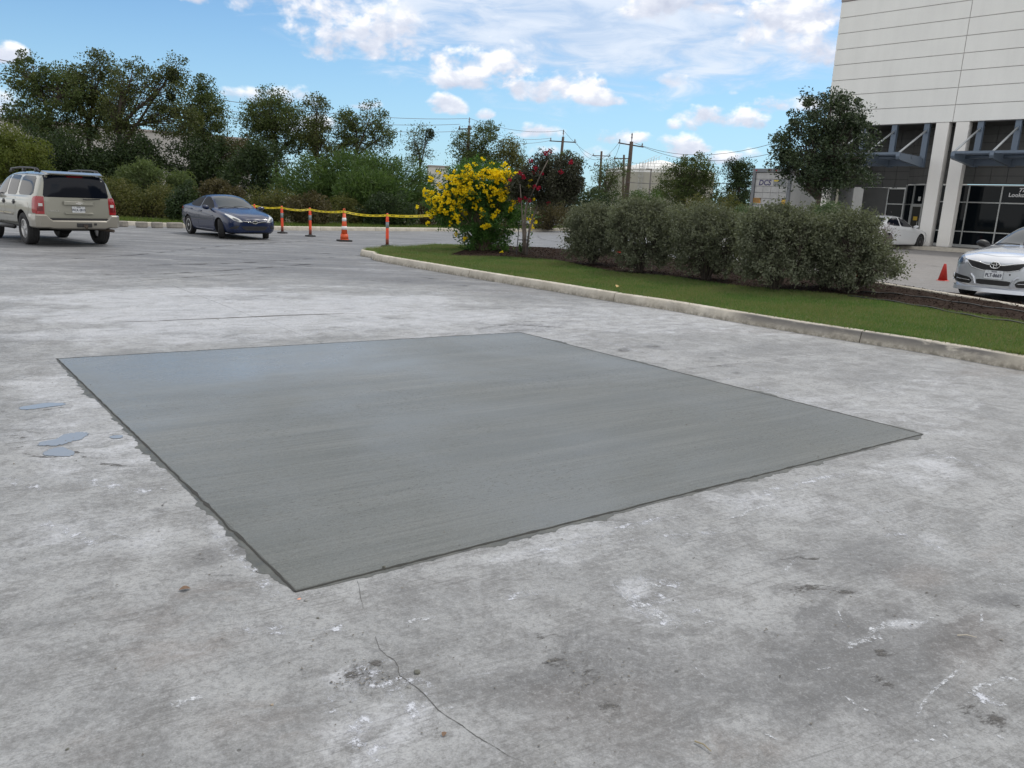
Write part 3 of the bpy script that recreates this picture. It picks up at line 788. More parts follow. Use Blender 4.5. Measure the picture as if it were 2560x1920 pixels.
puddle([(92, 1128), (140, 1118), (165, 1118), (185, 1128), (180, 1139), (140, 1141), (105, 1138)], 'grey blue puddle just below the largest one')
puddle([(52, 1020), (80, 1013), (120, 1008), (158, 1008), (160, 1013), (120, 1019), (70, 1026)], 'long thin puddle farthest from the camera')
puddle([(270, 1092), (290, 1088), (310, 1090), (306, 1096), (280, 1098)], 'small puddle touching the left edge of the fresh patch')

# ---- crumbs of concrete lying about
rg = np.random.default_rng(12)
cr = []
def blob(c, s, r_):
    q = r_.normal(size=(4, 3)); q /= np.linalg.norm(q, axis=1)[:, None]; q *= s * r_.uniform(.6, 1.2, (4, 1)); q[:, 2] = np.abs(q[:, 2]) * .7
    q += c
    return np.concatenate([q[[0, 1, 2]], q[[0, 1, 3]], q[[1, 2, 3]], q[[0, 2, 3]]])
spots = [(905, 1690, 70, 38, 110), (1440, 1690, 160, 60, 90), (2100, 1500, 300, 90, 50), (400, 1400, 350, 200, 60), (1300, 815, 300, 40, 40), (150, 1050, 160, 120, 40), (640, 800, 500, 60, 50), (1300, 1650, 1100, 260, 220), (1500, 1350, 700, 120, 60), (2150, 1180, 300, 120, 40), (1900, 1000, 500, 110, 50)]
for (u, v, du, dv, n_) in spots:
    for _ in range(n_):
        uu, vv = u + rg.normal() * du * .6, v + rg.normal() * dv * .6
        if vv > 1990 or vv < 700: continue
        p = at(uu, vv); dist = p.length
        if dist > 14 or p.y > 12: continue
        cr.append(blob(np.array([p.x, p.y, .003 + GZ(p.x, p.y)]), rg.uniform(.002, .006) * (1 + dist * .12), rg))
gr = np_mesh('gravel_crumbs', np.concatenate(cr), 3, mat('crumbs', (0.15, 0.14, 0.12), .9, var=.5, vscale=40))
tag(gr, kind='stuff')
def lump(name, u, v, s, mt, label, cat, flat=.6, seed=0):
    s = tuple(k * .55 for k in s)
    bm = bmesh.new(); bmesh.ops.create_icosphere(bm, subdivisions=2, radius=1)
    r_ = random.Random(seed)
    for vv in bm.verts:
        k = 1 + r_.uniform(-.22, .22)
        vv.co = Vector((vv.co.x * s[0] * k, vv.co.y * s[1] * k, max(vv.co.z, -.55) * s[2] * k * flat))
    me = bpy.data.meshes.new(name); bm.to_mesh(me); bm.free()
    o = link_mesh(name, me, mt)
    p = at(u, v); o.location = (p.x, p.y, s[2] * flat * .5)
    o.rotation_euler = (0, 0, r_.uniform(0, 3))
    return tag(o, label, cat)
m_clod = mat('cement_clod', (0.12, 0.12, 0.10), .85, var=.35, vscale=30, bump=.6, bscale=60)
m_stone = mat('grey_stone', (0.22, 0.22, 0.21), .8, var=.3, vscale=25, bump=.4)
lump('cement_clod', 1042, 1682, (.022, .020, .016), m_clod, 'dark greenish clod of cement beside the long crack', 'clod', seed=4)
lump('cement_clod', 960, 1421, (.016, .014, .018), m_clod, 'small dark clod on the near edge of the fresh patch', 'clod', .9, seed=5)
lump('stone', 764, 1502, (.017, .011, .010), m_stone, 'grey stone chip at the near corner of the fresh patch', 'stone', seed=6)
lump('stone', 1022, 1718, (.018, .012, .010), m_stone, 'flat pale stone beside the crack, nearer than the clod', 'stone', .5, seed=7)
lump('stone', 795, 1546, (.011, .008, .008), m_clod, 'small dark pebble below the corner of the fresh patch', 'stone', seed=8)
lump('stone', 680, 1763, (.009, .009, .009), mat('tan_stone', (.3, .25, .19), .8), 'tan pebble alone in the left foreground', 'stone', seed=9)
lump('stone', 168, 1874, (.011, .007, .009), m_clod, 'dark pebble at the lower left of the foreground', 'stone', seed=10)
lump('paint_chip', 748, 1497, (.016, .010, .0015), mat('orange_paint', (.62, .30, .20), .8, var=.3, vscale=60), 'flake of pale orange marking paint at the patch corner', 'paint mark', seed=11)
m_leaf_dry = mat('dry_leaf', (0.17, 0.105, 0.065), .75, var=.3, vscale=30)
def dry_leaf(p, s, rz, label, mt=m_leaf_dry, cat='leaf'):
    vs_ = []; fs_ = []
    for i in range(7):
        t = i / 6; w_ = math.sin(math.pi * (t * .92 + .04)) * .34
        zc = .10 * math.sin(t * 3.1) + .05
        vs_ += [(t - .5, -w_, zc + .22 * w_ * 1.3), (t - .5, 0, zc * .6), (t - .5, w_, zc + .3 * w_)]
    for i in range(6):
        for j in range(2):
            a = i * 3 + j; fs_.append((a, a + 3, a + 4, a + 1))
    o = M('dried_leaf', [(x * s, y * s, max(z * s, .001)) for x, y, z in vs_], fs_, mt, smooth=True)
    o.location = p; o.rotation_euler = (0, 0, rz)
    return tag(o, label, cat)
dry_leaf(at(462, 1474, .003), .042, .4, 'curled brown leaf on the paving left of the patch corner')
dry_leaf(at(1110, 1836, .003), .022, 1.4, 'small brown leaf by the lower end of the crack')
def twig(uv1, uv2, r_, label, col):
    a, b = at(*uv1, .006), at(*uv2, .007)
    m_ = (a + b) / 2 + Vector((.002, .004, .004))
    o = MB().tube([a, m_, b], [r_, r_ * .8, r_ * .5], 6).build('twig', mat('twig_' + str(col[0]), col, .8))
    tag(o, label, 'twig')
twig((2393, 1588), (2441, 1593), .0022, 'pale straw stick in the right foreground', (.50, .45, .36))
twig((1737, 1853), (1778, 1878), .003, 'short split twig in the bottom foreground', (.28, .24, .16))
# ================================================================== planted island
def cat_rom(pts, n=10):
    pts = [np.array(p, dtype=float) for p in pts]; o = []
    P = [2 * pts[0] - pts[1]] + pts + [2 * pts[-1] - pts[-2]]
    for i in range(1, len(P) - 2):
        for k in range(n):
            t = k / n
            o.append(.5 * ((2 * P[i]) + (-P[i - 1] + P[i + 1]) * t + (2 * P[i - 1] - 5 * P[i] + 4 * P[i + 1] - P[i + 2]) * t * t + (-P[i - 1] + 3 * P[i] - 3 * P[i + 1] + P[i + 2]) * t ** 3))
    return np.array(o + [pts[-1]])

def kerb_material():
    mt = bpy.data.materials.new('kerb_concrete'); mt.use_nodes = True
    w = NT(mt.node_tree)
    out = w.n('ShaderNodeOutputMaterial'); bs = w.n('ShaderNodeBsdfPrincipled'); w.t.links.new(bs.outputs[0], out.inputs[0])
    P = w.n('ShaderNodeTexCoord').outputs['Object']
    nz = w.noise(P, 2.2, 8, .65); n2 = w.noise(P, 14, 6, .7); n3 = w.noise(P, 90, 3, .7)
    c = w.mix(w.ss(nz, .35, .65), (.46, .42, .35), (.60, .555, .475))
    c = w.mix(w.m('MULTIPLY', w.ss(n2, .52, .68), .35), c, (.28, .26, .22))
    c = w.mix(w.m('MULTIPLY', w.ss(n3, .5, .7), .3), c, (.33, .31, .27))
    up = w.n('ShaderNodeSeparateXYZ', i={0: w.n('ShaderNodeNewGeometry').outputs['Normal']}).outputs[2]
    sc = w.noise(w.mapping(P, scale=(1, 1, 3)), 1.4, 8, .7)
    scuff = w.n('ShaderNodeAttribute', attribute_name='scuff').outputs['Fac']
    c = w.mix(w.m('MULTIPLY', scuff, w.ss(sc, .38, .55)), c, (.085, .083, .085))
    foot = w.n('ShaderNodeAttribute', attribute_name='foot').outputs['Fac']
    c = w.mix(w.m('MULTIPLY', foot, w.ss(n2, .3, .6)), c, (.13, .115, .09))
    w.put(bs.inputs['Base Color'], c); bs.inputs['Roughness'].default_value = .85
    bs.inputs['Specular IOR Level'].default_value = .3
    bp = w.n('ShaderNodeBump', i={'Strength': .5, 'Distance': .006, 'Height': w.m('ADD', n2, w.m('MULTIPLY', n3, .6))}); w.put(bs.inputs['Normal'], bp.outputs[0])
    return mt
MAT_KERB = kerb_material()

def kerb(name, path, hgt, wid, cuts, side, zf, scuffs=(), kind='structure', foot=True):
    """kerb along path (its face foot line); side=+1 puts the body left of the travel direction; one section per cut"""
    root = bpy.data.objects.new(name, None); COL.objects.link(root); tag(root, kind=kind)
    path = np.asarray(path); seg = np.linalg.norm(np.diff(path, axis=0), axis=1); s = np.concatenate([[0], np.cumsum(seg)])
    prof = [(0, -.05), (0, .012), (.014, hgt * .55), (.026, hgt * .86), (.036, hgt * .95), (.055, hgt), (wid - .02, hgt + .004), (wid, hgt - .012), (wid, -.05)]
    cuts = [0] + list(cuts) + [s[-1]]
    for ci, (a, b) in enumerate(zip(cuts, cuts[1:])):
        ss_ = np.unique(np.concatenate([[a + .006, b - .006], np.arange(a + .006, b - .006, .12)]))
        vs_, sc, ft = [], [], []
        r_ = np.random.default_rng(ci + len(name))
        tilt = r_.uniform(-.003, .003)
        for q in ss_:
            p = np.array([np.interp(q, s, path[:, 0]), np.interp(q, s, path[:, 1])])
            d = np.array([np.interp(q + .05, s, path[:, 0]) - np.interp(q - .05, s, path[:, 0]), np.interp(q + .05, s, path[:, 1]) - np.interp(q - .05, s, path[:, 1])])
            d /= np.linalg.norm(d) + 1e-9; nn = np.array([-d[1], d[0]]) * side
            z0 = zf(*p)
            kk = max([0] + [k_ * float(sstep(q, lo, lo + .5) * sstep(-q, -hi, -hi + .5)) for lo, hi, k_ in scuffs])
            for j, (o_, h_) in enumerate(prof):
                jig = r_.normal(0, .0016) if 1 < j < 6 else 0
                e = p + nn * (o_ + jig); vs_.append((*e, z0 + h_ + tilt * (h_ > .05) + (jig if j == 5 else 0)))
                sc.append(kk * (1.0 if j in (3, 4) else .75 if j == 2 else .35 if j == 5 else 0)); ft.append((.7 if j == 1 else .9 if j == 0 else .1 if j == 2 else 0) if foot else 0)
        m_ = len(prof); k = len(ss_)
        fs_ = [(i * m_ + j, (i + 1) * m_ + j, (i + 1) * m_ + j + 1, i * m_ + j + 1) for i in range(k - 1) for j in range(m_ - 1)]
        fs_ += [tuple(range(m_)), tuple(range((k - 1) * m_ + m_ - 1, (k - 1) * m_ - 1, -1))]
        if side < 0: fs_ = [tuple(reversed(f)) for f in fs_]
        o = M('kerb_section', vs_, fs_, MAT_KERB, root, smooth=True)
        o.data.attributes.new('scuff', 'FLOAT', 'POINT').data.foreach_set('value', np.array(sc, dtype=np.float32))
        o.data.attributes.new('foot', 'FLOAT', 'POINT').data.foreach_set('value', np.array(ft, dtype=np.float32))
        bm = bmesh.new(); bm.from_mesh(o.data); bmesh.ops.recalc_face_normals(bm, faces=bm.faces)
        for e in bm.edges:
            if len(e.link_faces) == 2 and e.calc_face_angle(0) > .6: e.smooth = False
        bm.to_mesh(o.data); bm.free()
    return root, s

# front edge read along the foot of its face, then round the nose and back along the far side
front_uv = [(2760, 962), (2560, 927), (2473, 912), (2311, 883), (2148, 857), (1985, 831), (1823, 803), (1660, 774), (1533, 754.6), (1397, 731), (1262, 708.5), (1171, 692.7), (1067, 674.6), (985, 660), (935, 650)]
front = [np.array(at(*q)[:2]) for q in front_uv]
back_top = [np.array(at(u, v, .15)[:2]) for u, v in ((985, 616.5), (1040, 613.5), (1150, 617.5), (1265, 622))]
right_back = [np.array(at(u, v, .28)[:2]) for u, v in ((2180, 703), (2380, 732), (2560, 758), (2700, 779))]
nose = front[-1]
lawn_front = cat_rom(front, 8)
nose_pts = [front[-1], front[-1] + np.array([-.22, .75]), back_top[0] + np.array([-.62, -1.9]), back_top[0] + np.array([-.30, -.35]), back_top[0] + np.array([.25, .35]), back_top[1] + np.array([.35, .55])]
full = cat_rom(front + nose_pts[1:], 10)
cutuv = [(2154, 857.5), (1537, 755), (1171, 692.7), (1067, 674.6)]
sg = np.concatenate([[0], np.cumsum(np.linalg.norm(np.diff(full, axis=0), axis=1))])
cuts = [sg[np.argmin(np.linalg.norm(full - np.array(at(*q)[:2]), axis=1))] for q in cutuv]
iend = sg[-1]
cuts += [cuts[-1] + 2.2, cuts[-1] + 4.4]
cuts = [c for c in cuts if c < iend - .3]
s_of = lambda u, v: sg[np.argmin(np.linalg.norm(full - np.array(at(u, v)[:2]), axis=1))]
kf, _ = kerb('island_kerb', full, .15, .17, cuts, -1, GZ, scuffs=[(s_of(2560, 927), s_of(1800, 800), .85), (s_of(1800, 800), s_of(1640, 770), .6), (s_of(1640, 770), s_of(1000, 662), .18)])
back = cat_rom([nose_pts[-1] + np.array([.05, -.0]), back_top[2] + np.array([.3, .4]), np.array([.9, 24.3]), np.array([2.4, 23.4]), np.array([4.6, 21.6]), np.array([6.6, 19.6])] + [q + np.array([.1, .1]) for q in right_back], 8)
kb_, sb = kerb('island_back_kerb', back, .13, .17, list(np.arange(2.4, 22, 2.4)), -1, GZ, foot=False)

def z_isl(x, y):
    w = np.asarray(x) * .8 + np.asarray(y) * .6
    return .142 + .105 * sstep(w, 10.6, 17.0)
def inset(path, d, side):
    path = np.asarray(path); t = np.gradient(path, axis=0); t /= np.linalg.norm(t, axis=1)[:, None]
    return path + np.stack([-t[:, 1], t[:, 0]], -1) * d * side
fin = inset(full, .165, -1)
bin_ = inset(back, .165, 1)
# line between lawn and bark mulch
mul_uv = [(1120, 633), (1180, 636), (1235, 637), (1310, 642), (1400, 650), (1470, 664), (1560, 678), (1660, 686), (1760, 700), (1855, 712), (1990, 724), (2128, 738), (2260, 757), (2392, 776), (2560, 800), (2760, 832)]
mul = cat_rom([np.array(at(u, v, .2)[:2]) for u, v in mul_uv], 6)

def poly_fill(poly, step, zfun, name, mt, jitter=0.0, seed=0):
    poly = [Vector(p) for p in poly]; n = len(poly)
    pa = np.array([(p.x, p.y) for p in poly])
    lo, hi = pa.min(0), pa.max(0)
    gx, gy = np.meshgrid(np.arange(lo[0], hi[0], step), np.arange(lo[1], hi[1], step))
    q = np.stack([gx.ravel(), gy.ravel()], -1) + np.random.default_rng(seed).normal(0, step * .15, (gx.size, 2))
    q = q[inside(q, pa)]
    r = delaunay_2d_cdt([*poly, *[Vector(p) for p in q]], [], [list(range(n))], 1, 1e-5)
    xy = np.array([(v.x, v.y) for v in r[0]])
    z = zfun(xy[:, 0], xy[:, 1]) + (np.random.default_rng(seed).normal(0, jitter, len(xy)) if jitter else 0)
    return M(name, np.column_stack([xy, z]), [tuple(f) for f in r[2]], mt, smooth=True)
def inside(q, pa):
    x, y = q[:, 0], q[:, 1]; c = np.zeros(len(q), dtype=bool); j = len(pa) - 1
    for i in range(len(pa)):
        (xi, yi), (xj, yj) = pa[i], pa[j]
        hit = ((yi > y) != (yj > y)) & (x < (xj - xi) * (y - yi) / (yj - yi + 1e-12) + xi)
        c ^= hit; j = i
    return c
m0 = np.argmin(np.linalg.norm(bin_ - mul[0], axis=1))
lawn_poly = np.concatenate([fin, bin_[1:m0 + 1], mul])
mulch_poly = np.concatenate([bin_[m0:], mul[::-1]])
MAT_TURF = mat('turf_soil', (0.085, 0.115, 0.036), .95, var=.35, vscale=4)
lw = poly_fill(lawn_poly, .35, z_isl, 'lawn', MAT_TURF); tag(lw, kind='structure')
MAT_MULCH = mat('bark_mulch', (0.034, 0.024, 0.019), .98, spec=.03, var=.5, vscale=12, bump=.3, bscale=35)
mb_ = poly_fill(mulch_poly, .16, lambda x, y: z_isl(x, y) + .008, 'mulch_bed', MAT_MULCH, .012); tag(mb_, kind='structure')

def blades(name, pts, zf, h, wd, mt, lean=.5, seed=0, yaw=None):
    r_ = np.random.default_rng(seed); n = len(pts)
    a = r_.uniform(0, 6.28, n); hh = h * r_.uniform(.5, 1.25, n); ww = wd * r_.uniform(.6, 1.3, n)
    b = np.column_stack([pts, zf(pts[:, 0], pts[:, 1]) - .01])
    side = np.column_stack([np.cos(a), np.sin(a), np.zeros(n)]) * ww[:, None] / 2
    la = r_.uniform(0, 6.28, n); le = hh * lean * r_.uniform(.2, 1.4, n)
    tip = b + np.column_stack([np.cos(la) * le, np.sin(la) * le, hh])
    return np_mesh(name, np.stack([b - side, b + side, tip], 1).reshape(-1, 3), 3, mt)
def scatter(pa, n, seed, dens=None):
    r_ = np.random.default_rng(seed); lo, hi = pa.min(0), pa.max(0); o = []
    tot = 0
    while tot < n:
        q = r_.uniform(lo, hi, (n, 2)); q = q[inside(q, pa)]
        if dens is not None: q = q[r_.uniform(0, 1, len(q)) < dens(q[:, 0], q[:, 1])]
        o.append(q); tot += len(q)
        if len(o) > 60: break
    return np.concatenate(o)[:n]
MAT_GRASS = leaf_mat('grass_blade', [(.060, .128, .034), (.085, .168, .044), (.130, .200, .064), (.22, .215, .10), (.072, .145, .038)], .45, .6, .15)
lp = lawn_poly
nearw = lambda x, y: np.clip((13 / np.maximum(np.hypot(x, y), 8)) ** 1.3, 0.12, 1)
g1 = blades('grass', scatter(lp, 190000, 5, nearw), z_isl, .052, .0085, MAT_GRASS, .75, 6); tag(g1, kind='stuff')
edge_pts = np.repeat(fin[::1], 26, axis=0) + np.random.default_rng(31).normal(0, .03, (len(fin) * 26, 2))
ge = blades('grass', edge_pts, lambda x, y: z_isl(x, y) + .006, .085, .009, MAT_GRASS, 1.1, 32); tag(ge, kind='stuff')
MAT_STRAW = leaf_mat('straw_blade', [(.20, .17, .085), (.26, .22, .12), (.15, .15, .06)], .2, .7, .1)
g2 = blades('dry_grass', scatter(lp, 36000, 8, lambda x, y: np.clip(.25 + .5 * np.sin(x * 1.7 + y) * np.sin(y * 2.1 - x) + .35 * sstep(-(x * .8 + y * .6), -10.2, -9.5), 0, 1)), z_isl, .045, .008, MAT_STRAW, 1.0, 9); tag(g2, kind='stuff')
# bark chips
ch = scatter(mulch_poly, 15000, 14); r_ = np.random.default_rng(15); n_ = len(ch)
a_ = r_.uniform(0, 6.28, n_); l_ = r_.uniform(.012, .045, n_); w_ = r_.uniform(.006, .02, n_)
t_ = np.column_stack([np.cos(a_), np.sin(a_), r_.normal(0, .35, n_)]) * l_[:, None] / 2; s_ = np.column_stack([-np.sin(a_), np.cos(a_), r_.normal(0, .6, n_)]) * w_[:, None] / 2
c_ = np.column_stack([ch, z_isl(ch[:, 0], ch[:, 1]) + .02 + r_.uniform(0, .018, n_)])
MAT_CHIP = leaf_mat('bark_chip', [(.010, .008, .007), (.026, .018, .014), (.042, .029, .022), (.017, .012, .010), (.075, .058, .045)], 0.0, .95, .02)
o = np_mesh('mulch_chips', np.stack([c_ - t_ - s_, c_ + t_ - s_ * .6, c_ + t_ + s_, c_ - t_ + s_ * .7], 1).reshape(-1, 3), 4, MAT_CHIP); tag(o, kind='stuff')
# black watering hoses lying along the bed
m_hose = mat('black_hose', (.018, .018, .017), .5)
def hose(uvs, label, r0=.012):
    pts = cat_rom([np.array(at(u, v, .235)[:2]) for u, v in uvs], 8)
    o = MB().tube([(*p, float(z_isl(*p)) + .028 + .008 * math.sin(i * .9)) for i, p in enumerate(pts)], r0, 6).build('irrigation_hose', m_hose, smooth=True)
    tag(o, label, 'hose', 'irrigation hoses in the mulch bed')
hose([(2150, 727), (2230, 733), (2330, 745), (2440, 761), (2560, 777), (2700, 797)], 'black irrigation hose lying closer to the back kerb of the island')
hose([(2120, 735), (2220, 747), (2330, 764), (2440, 784), (2560, 800), (2700, 824)], 'black irrigation hose lying along the lawn edge')
dry_leaf(at(1546, 718, .2), .16, 1.1, 'yellow curled leaf lying alone on the lawn', mat('yellow_leaf', (.45, .30, .10), .7, var=.2))
dry_leaf(at(1468, 656, .22), .14, .3, 'pale dry leaf on the lawn edge near the shrubs', mat('pale_leaf', (.42, .38, .28), .7, var=.2))

# ================================================================== far side of the lot
fk_uv = [(-300, 537), (0, 549.5), (293, 562), (462, 569), (680, 575), (925, 577), (1127, 578.3), (1265, 579), (1420, 579.6), (1560, 580)]
fk = [np.array(at(*q)[:2]) for q in fk_uv]
fkp = cat_rom(fk, 8)
kfar, sf = kerb('far_kerb', fkp, .16, .17, list(np.arange(3.0, 34, 3.0)), 1, GZ, foot=False)
verge_in = inset(fkp, .165, 1)
verge_out = inset(fkp, 3.4, 1)
vp = np.concatenate([verge_in, verge_out[::-1]])
vz = lambda x, y: np.full(np.shape(x), .15) + .0 * np.asarray(x)
vo_ = poly_fill(vp, 1.2, vz, 'verge', MAT_TURF); tag(vo_, kind='structure')
MAT_VGRASS = leaf_mat('verge_blade', [(.055, .10, .022), (.085, .14, .03), (.12, .155, .04), (.16, .15, .06)], .3, .6, .1)
o = blades('verge_grass', scatter(vp, 26000, 22), vz, .13, .026, MAT_VGRASS, .5, 23); tag(o, kind='stuff')
field_out = inset(fkp, 60, 1)
fo_ = M('scrubland', [(*p, .14) for p in verge_out] + [(*p, .6) for p in field_out], [(i, i + 1, len(fkp) + i + 1, len(fkp) + i) for i in range(len(fkp) - 1)], mat('scrub_floor', (.10, .095, .055), .95, var=.35, vscale=.6))
tag(fo_, kind='structure')
# broken concrete blocks standing in front of the far kerb
m_blk = mat('weathered_block', (.27, .25, .22), .9, var=.25, vscale=4, bump=.5, bscale=18)
for i, (u0, u1, v, lab) in enumerate(((283, 297, 567.5, 'short concrete block half hidden behind the rear bumper of the tan car'), (305, 324, 567, 'square concrete block, the smallest in full view of the row by the far kerb'), (347, 373, 569, 'second full concrete block from the tan car by the far kerb'),
                                      (386, 411, 570, 'concrete block in the row by the far kerb, one short of the blue car'), (424, 462, 570.5, 'concrete block right behind the tail of the blue car'))):
    a, b = at(u0, v), at(u1, v); d = b - a; L_ = d.length * .9
    c = (a + b) / 2 + Vector((-d.y, d.x, 0)).normalized() * .16
    t = MB().box((0, 0, .105), (L_, .30, .23), bev=.035).build('concrete_block', m_blk)
    t.location = (c.x, c.y, 0.0); t.rotation_euler = (0, 0, math.atan2(d.y, d.x) + (-.06, .08, -.03, .05, .02)[i])
    tag(t, lab, 'concrete block', 'broken concrete blocks along the far kerb')
# ================================================================== warehouse on the right
BA = rad(-46)
T2 = Vector((math.cos(BA), math.sin(BA), 0)); N2 = Vector((T2.y, -T2.x, 0))      # along the front, out of the front
B0 = Vector((21.31, 40.18, 0))
bld = thing('warehouse', 'tall white panelled warehouse with a recessed glazed front at the right', 'building', B0, BA)
# local frame: x along the front, y INTO the building (front plane y=0), z up
def wall_material(name, col):
    mt = bpy.data.materials.new(name); mt.use_nodes = True
    w = NT(mt.node_tree); out = w.n('ShaderNodeOutputMaterial'); bs = w.n('ShaderNodeBsdfPrincipled'); w.t.links.new(bs.outputs[0], out.inputs[0])
    P = w.n('ShaderNodeTexCoord').outputs['Object']
    n1 = w.noise(P, .35, 5, .6); n2 = w.noise(P, 18, 5, .75); n3 = w.noise(w.mapping(P, scale=(1, 1, .12)), 1.6, 5, .6)
    k = w.m('ADD', w.lin(n1, .3, .7, -.035, .035), w.m('ADD', w.lin(n2, .3, .7, -.02, .02), w.lin(n3, .35, .75, .02, -.045)))
    sc = w.n('ShaderNodeVectorMath', operation='SCALE', i={0: col}); w.put(sc.inputs[3], w.m('ADD', 1.0, k))
    w.put(bs.inputs['Base Color'], sc.outputs[0]); bs.inputs['Roughness'].default_value = .8; bs.inputs['Specular IOR Level'].default_value = .25
    bp = w.n('ShaderNodeBump', i={'Strength': .3, 'Distance': .004, 'Height': n2}); w.put(bs.inputs['Normal'], bp.outputs[0])
    return mt
MAT_WALL = wall_material('painted_wall', (.83, .83, .80))
MAT_COL = wall_material('painted_column', (.82, .80, .765))
m_reveal = mat('wall_reveal', (.46, .44, .43), .85)
m_dark = mat('soffit_grey', (.085, .083, .080), .8, var=.15)
m_panel = mat('dark_cladding', (.100, .101, .098), .55, var=.12, vscale=2)
m_panel2 = mat('mid_cladding', (.155, .155, .152), .55, var=.12, vscale=2)
m_joint = mat('cladding_joint', (.045, .045, .045), .8)
m_steel = mat('blue_grey_steel', (.135, .172, .225), .45, metal=.15, var=.08)
m_alu = mat('aluminium_frame', (.52, .53, .52), .45, metal=.25)
m_glass = mat('dark_glazing', (.006, .009, .012), .03, spec=.16)
FL = .32; SOF = 6.38; TOP = 12.75
S0, SJ, S1 = -6.6, -.13, 6.35
zl = [SOF, 7.19, 8.0, 8.78, 9.57, 10.36, 11.16, 11.95, TOP]
MB().box(((S0 + S1) / 2 + 2, .32, (SOF + TOP) / 2), (S1 - S0 + 3.9, .56, TOP - SOF - .01)).build('wall_core', m_reveal, bld)
for s0, s1 in ((S0, SJ), (SJ, S1), (S1, S1 + 4.2)):
    for a, b in zip(zl, zl[1:]):
        MB().box(((s0 + s1) / 2, 0.02, (a + b) / 2), (s1 - s0 - .03, .06, b - a - .030), bev=.008).build('wall_panel', MAT_WALL, bld)
MB().box((S1 / 2 + S0 / 2 + 2, .22, TOP + .07), (S1 - S0 + 4, .52, .13)).build('parapet_cap', mat('cap_metal', (.32, .28, .27), .6), bld)
# body behind: end wall, roof, soffit
MB().box((S0 + .25, 12, 8.4), (.5, 23, 8.6)).build('end_wall', MAT_WALL, bld)
MB().box((2.5, 12, TOP - .5), (17, 23, .2)).build('roof', mat('roof_grey', (.4, .4, .4), .9), bld)
MB().box((2.2, 2.4, SOF + .05), (17, 3.9, .1)).build('soffit', m_dark, bld)
# columns
for sa, sb_ in ((-.88, -.28), (.04, .64), (-6.6, -6.02), (6.05, 6.65)):
    MB().box(((sa + sb_) / 2, .26, (FL + SOF) / 2), (sb_ - sa, .52, SOF - FL - .006), bev=.012).build('column', MAT_COL, bld)
# recessed wall: main plane y=2, deep bay y=3 to the left, joined by a slanting wall
def cladding(p0, p1, z0, z1, nw, rows, mt, skip=None):
    """panels on the vertical plane from p0 to p1 (local xy)"""
    p0, p1 = Vector((*p0, 0)), Vector((*p1, 0)); d = p1 - p0; L_ = d.length; d.normalize(); nn = Vector((d.y, -d.x, 0))
    ang = math.atan2(d.y, d.x)
    c = (p0 + p1) / 2 - nn * .06
    MB().box((c.x, c.y, (z0 + z1) / 2), (L_, .10, z1 - z0), ang).build('cladding_backing', m_joint, bld)
    pw_ = L_ / nw; ph = (z1 - z0) / rows
    for i in range(nw):
        for j in range(rows):
            q = p0 + d * (pw_ * (i + .5)) + nn * .004
            MB().box((q.x, q.y, z0 + ph * (j + .5)), (pw_ - .022, .028, ph - .022), ang).build('panel', mt, bld)
WT = 3.45
cladding((-1.55, 2.0), (6.6, 2.0), WT + .06, SOF - .02, 11, 7, m_panel)
cladding((-2.9, 3.0), (-1.55, 2.0), WT + .06, SOF - .02, 4, 7, m_panel2)
cladding((-6.3, 3.0), (-2.9, 3.0), 3.32, SOF - .02, 5, 7, m_panel)
MB().box((-6.0, 1.75, (FL + SOF) / 2), (.36, 2.4, SOF - FL)).build('side_wall', m_panel, bld)
MB().box((-4.55, 3.0, (FL + 3.3) / 2), (1.4, .1, 3.3 - FL)).build('side_wall', m_panel, bld)
MB().tube([(-5.7, .62, FL), (-5.7, .62, SOF)], .075, 10).build('downpipe', mat('cream_pipe', (.52, .50, .40), .6), bld, smooth=True)
MB().box((-5.05, 2.88, 4.55), (.16, .18, .12), bev=.02).lathe([(.0, -.16), (.07, -.14), (.08, -.05), (.06, 0)], 12, 'Z', (-5.05, 2.72, 4.52)).build('wall_lamp', mat('lamp_white', (.62, .62, .6), .5), bld)
# glazing
def glaze(p0, p1, xs, zs, panes=True, fr=.055):
    p0, p1 = Vector((*p0, 0)), Vector((*p1, 0)); d = (p1 - p0); L_ = d.length; d.normalize(); nn = Vector((d.y, -d.x, 0)); ang = math.atan2(d.y, d.x)
    for a, b in zip(xs, xs[1:]):
        for c, e in zip(zs, zs[1:]):
            q = p0 + d * ((a + b) / 2)
            MB().box((q.x, q.y, (c + e) / 2), (b - a - fr, .02, e - c - fr), ang).build('window_pane', m_glass, bld)
    for a in xs:
        q = p0 + d * a + nn * .02
        MB().box((q.x, q.y, (zs[0] + zs[-1]) / 2), (fr, .11, zs[-1] - zs[0] + fr), ang).build('mullion', m_alu, bld)
    for c in zs:
        for a, b in zip(xs, xs[1:]):
            q = p0 + d * ((a + b) / 2) + nn * .018
            MB().box((q.x, q.y, c), (b - a - fr - .004, .10, fr), ang).build('transom', m_alu, bld)
zs = [FL + .11, 1.12, 2.6, WT]
glaze((-1.5, 2.02), (6.6, 2.02), [.02, .55, 2.05, 3.07, 4.56, 6.06, 7.6] if False else [.0, .95, 2.05, 3.555, 5.06, 6.56, 8.0], zs)
glaze((-2.88, 3.0), (-1.56, 2.02), [.0, .72, 1.62], [2.42, WT])
glaze((-2.88, 3.0), (-1.56, 2.02), [.0, .66], [FL + .1, 2.42])
glaze((-3.9, 3.0), (-2.9, 3.0), [.05, .95], [FL + .1, 2.42, 3.25])
MB().box((2.5, 2.03, FL + .045), (9, .16, .09)).build('sill', m_alu, bld)
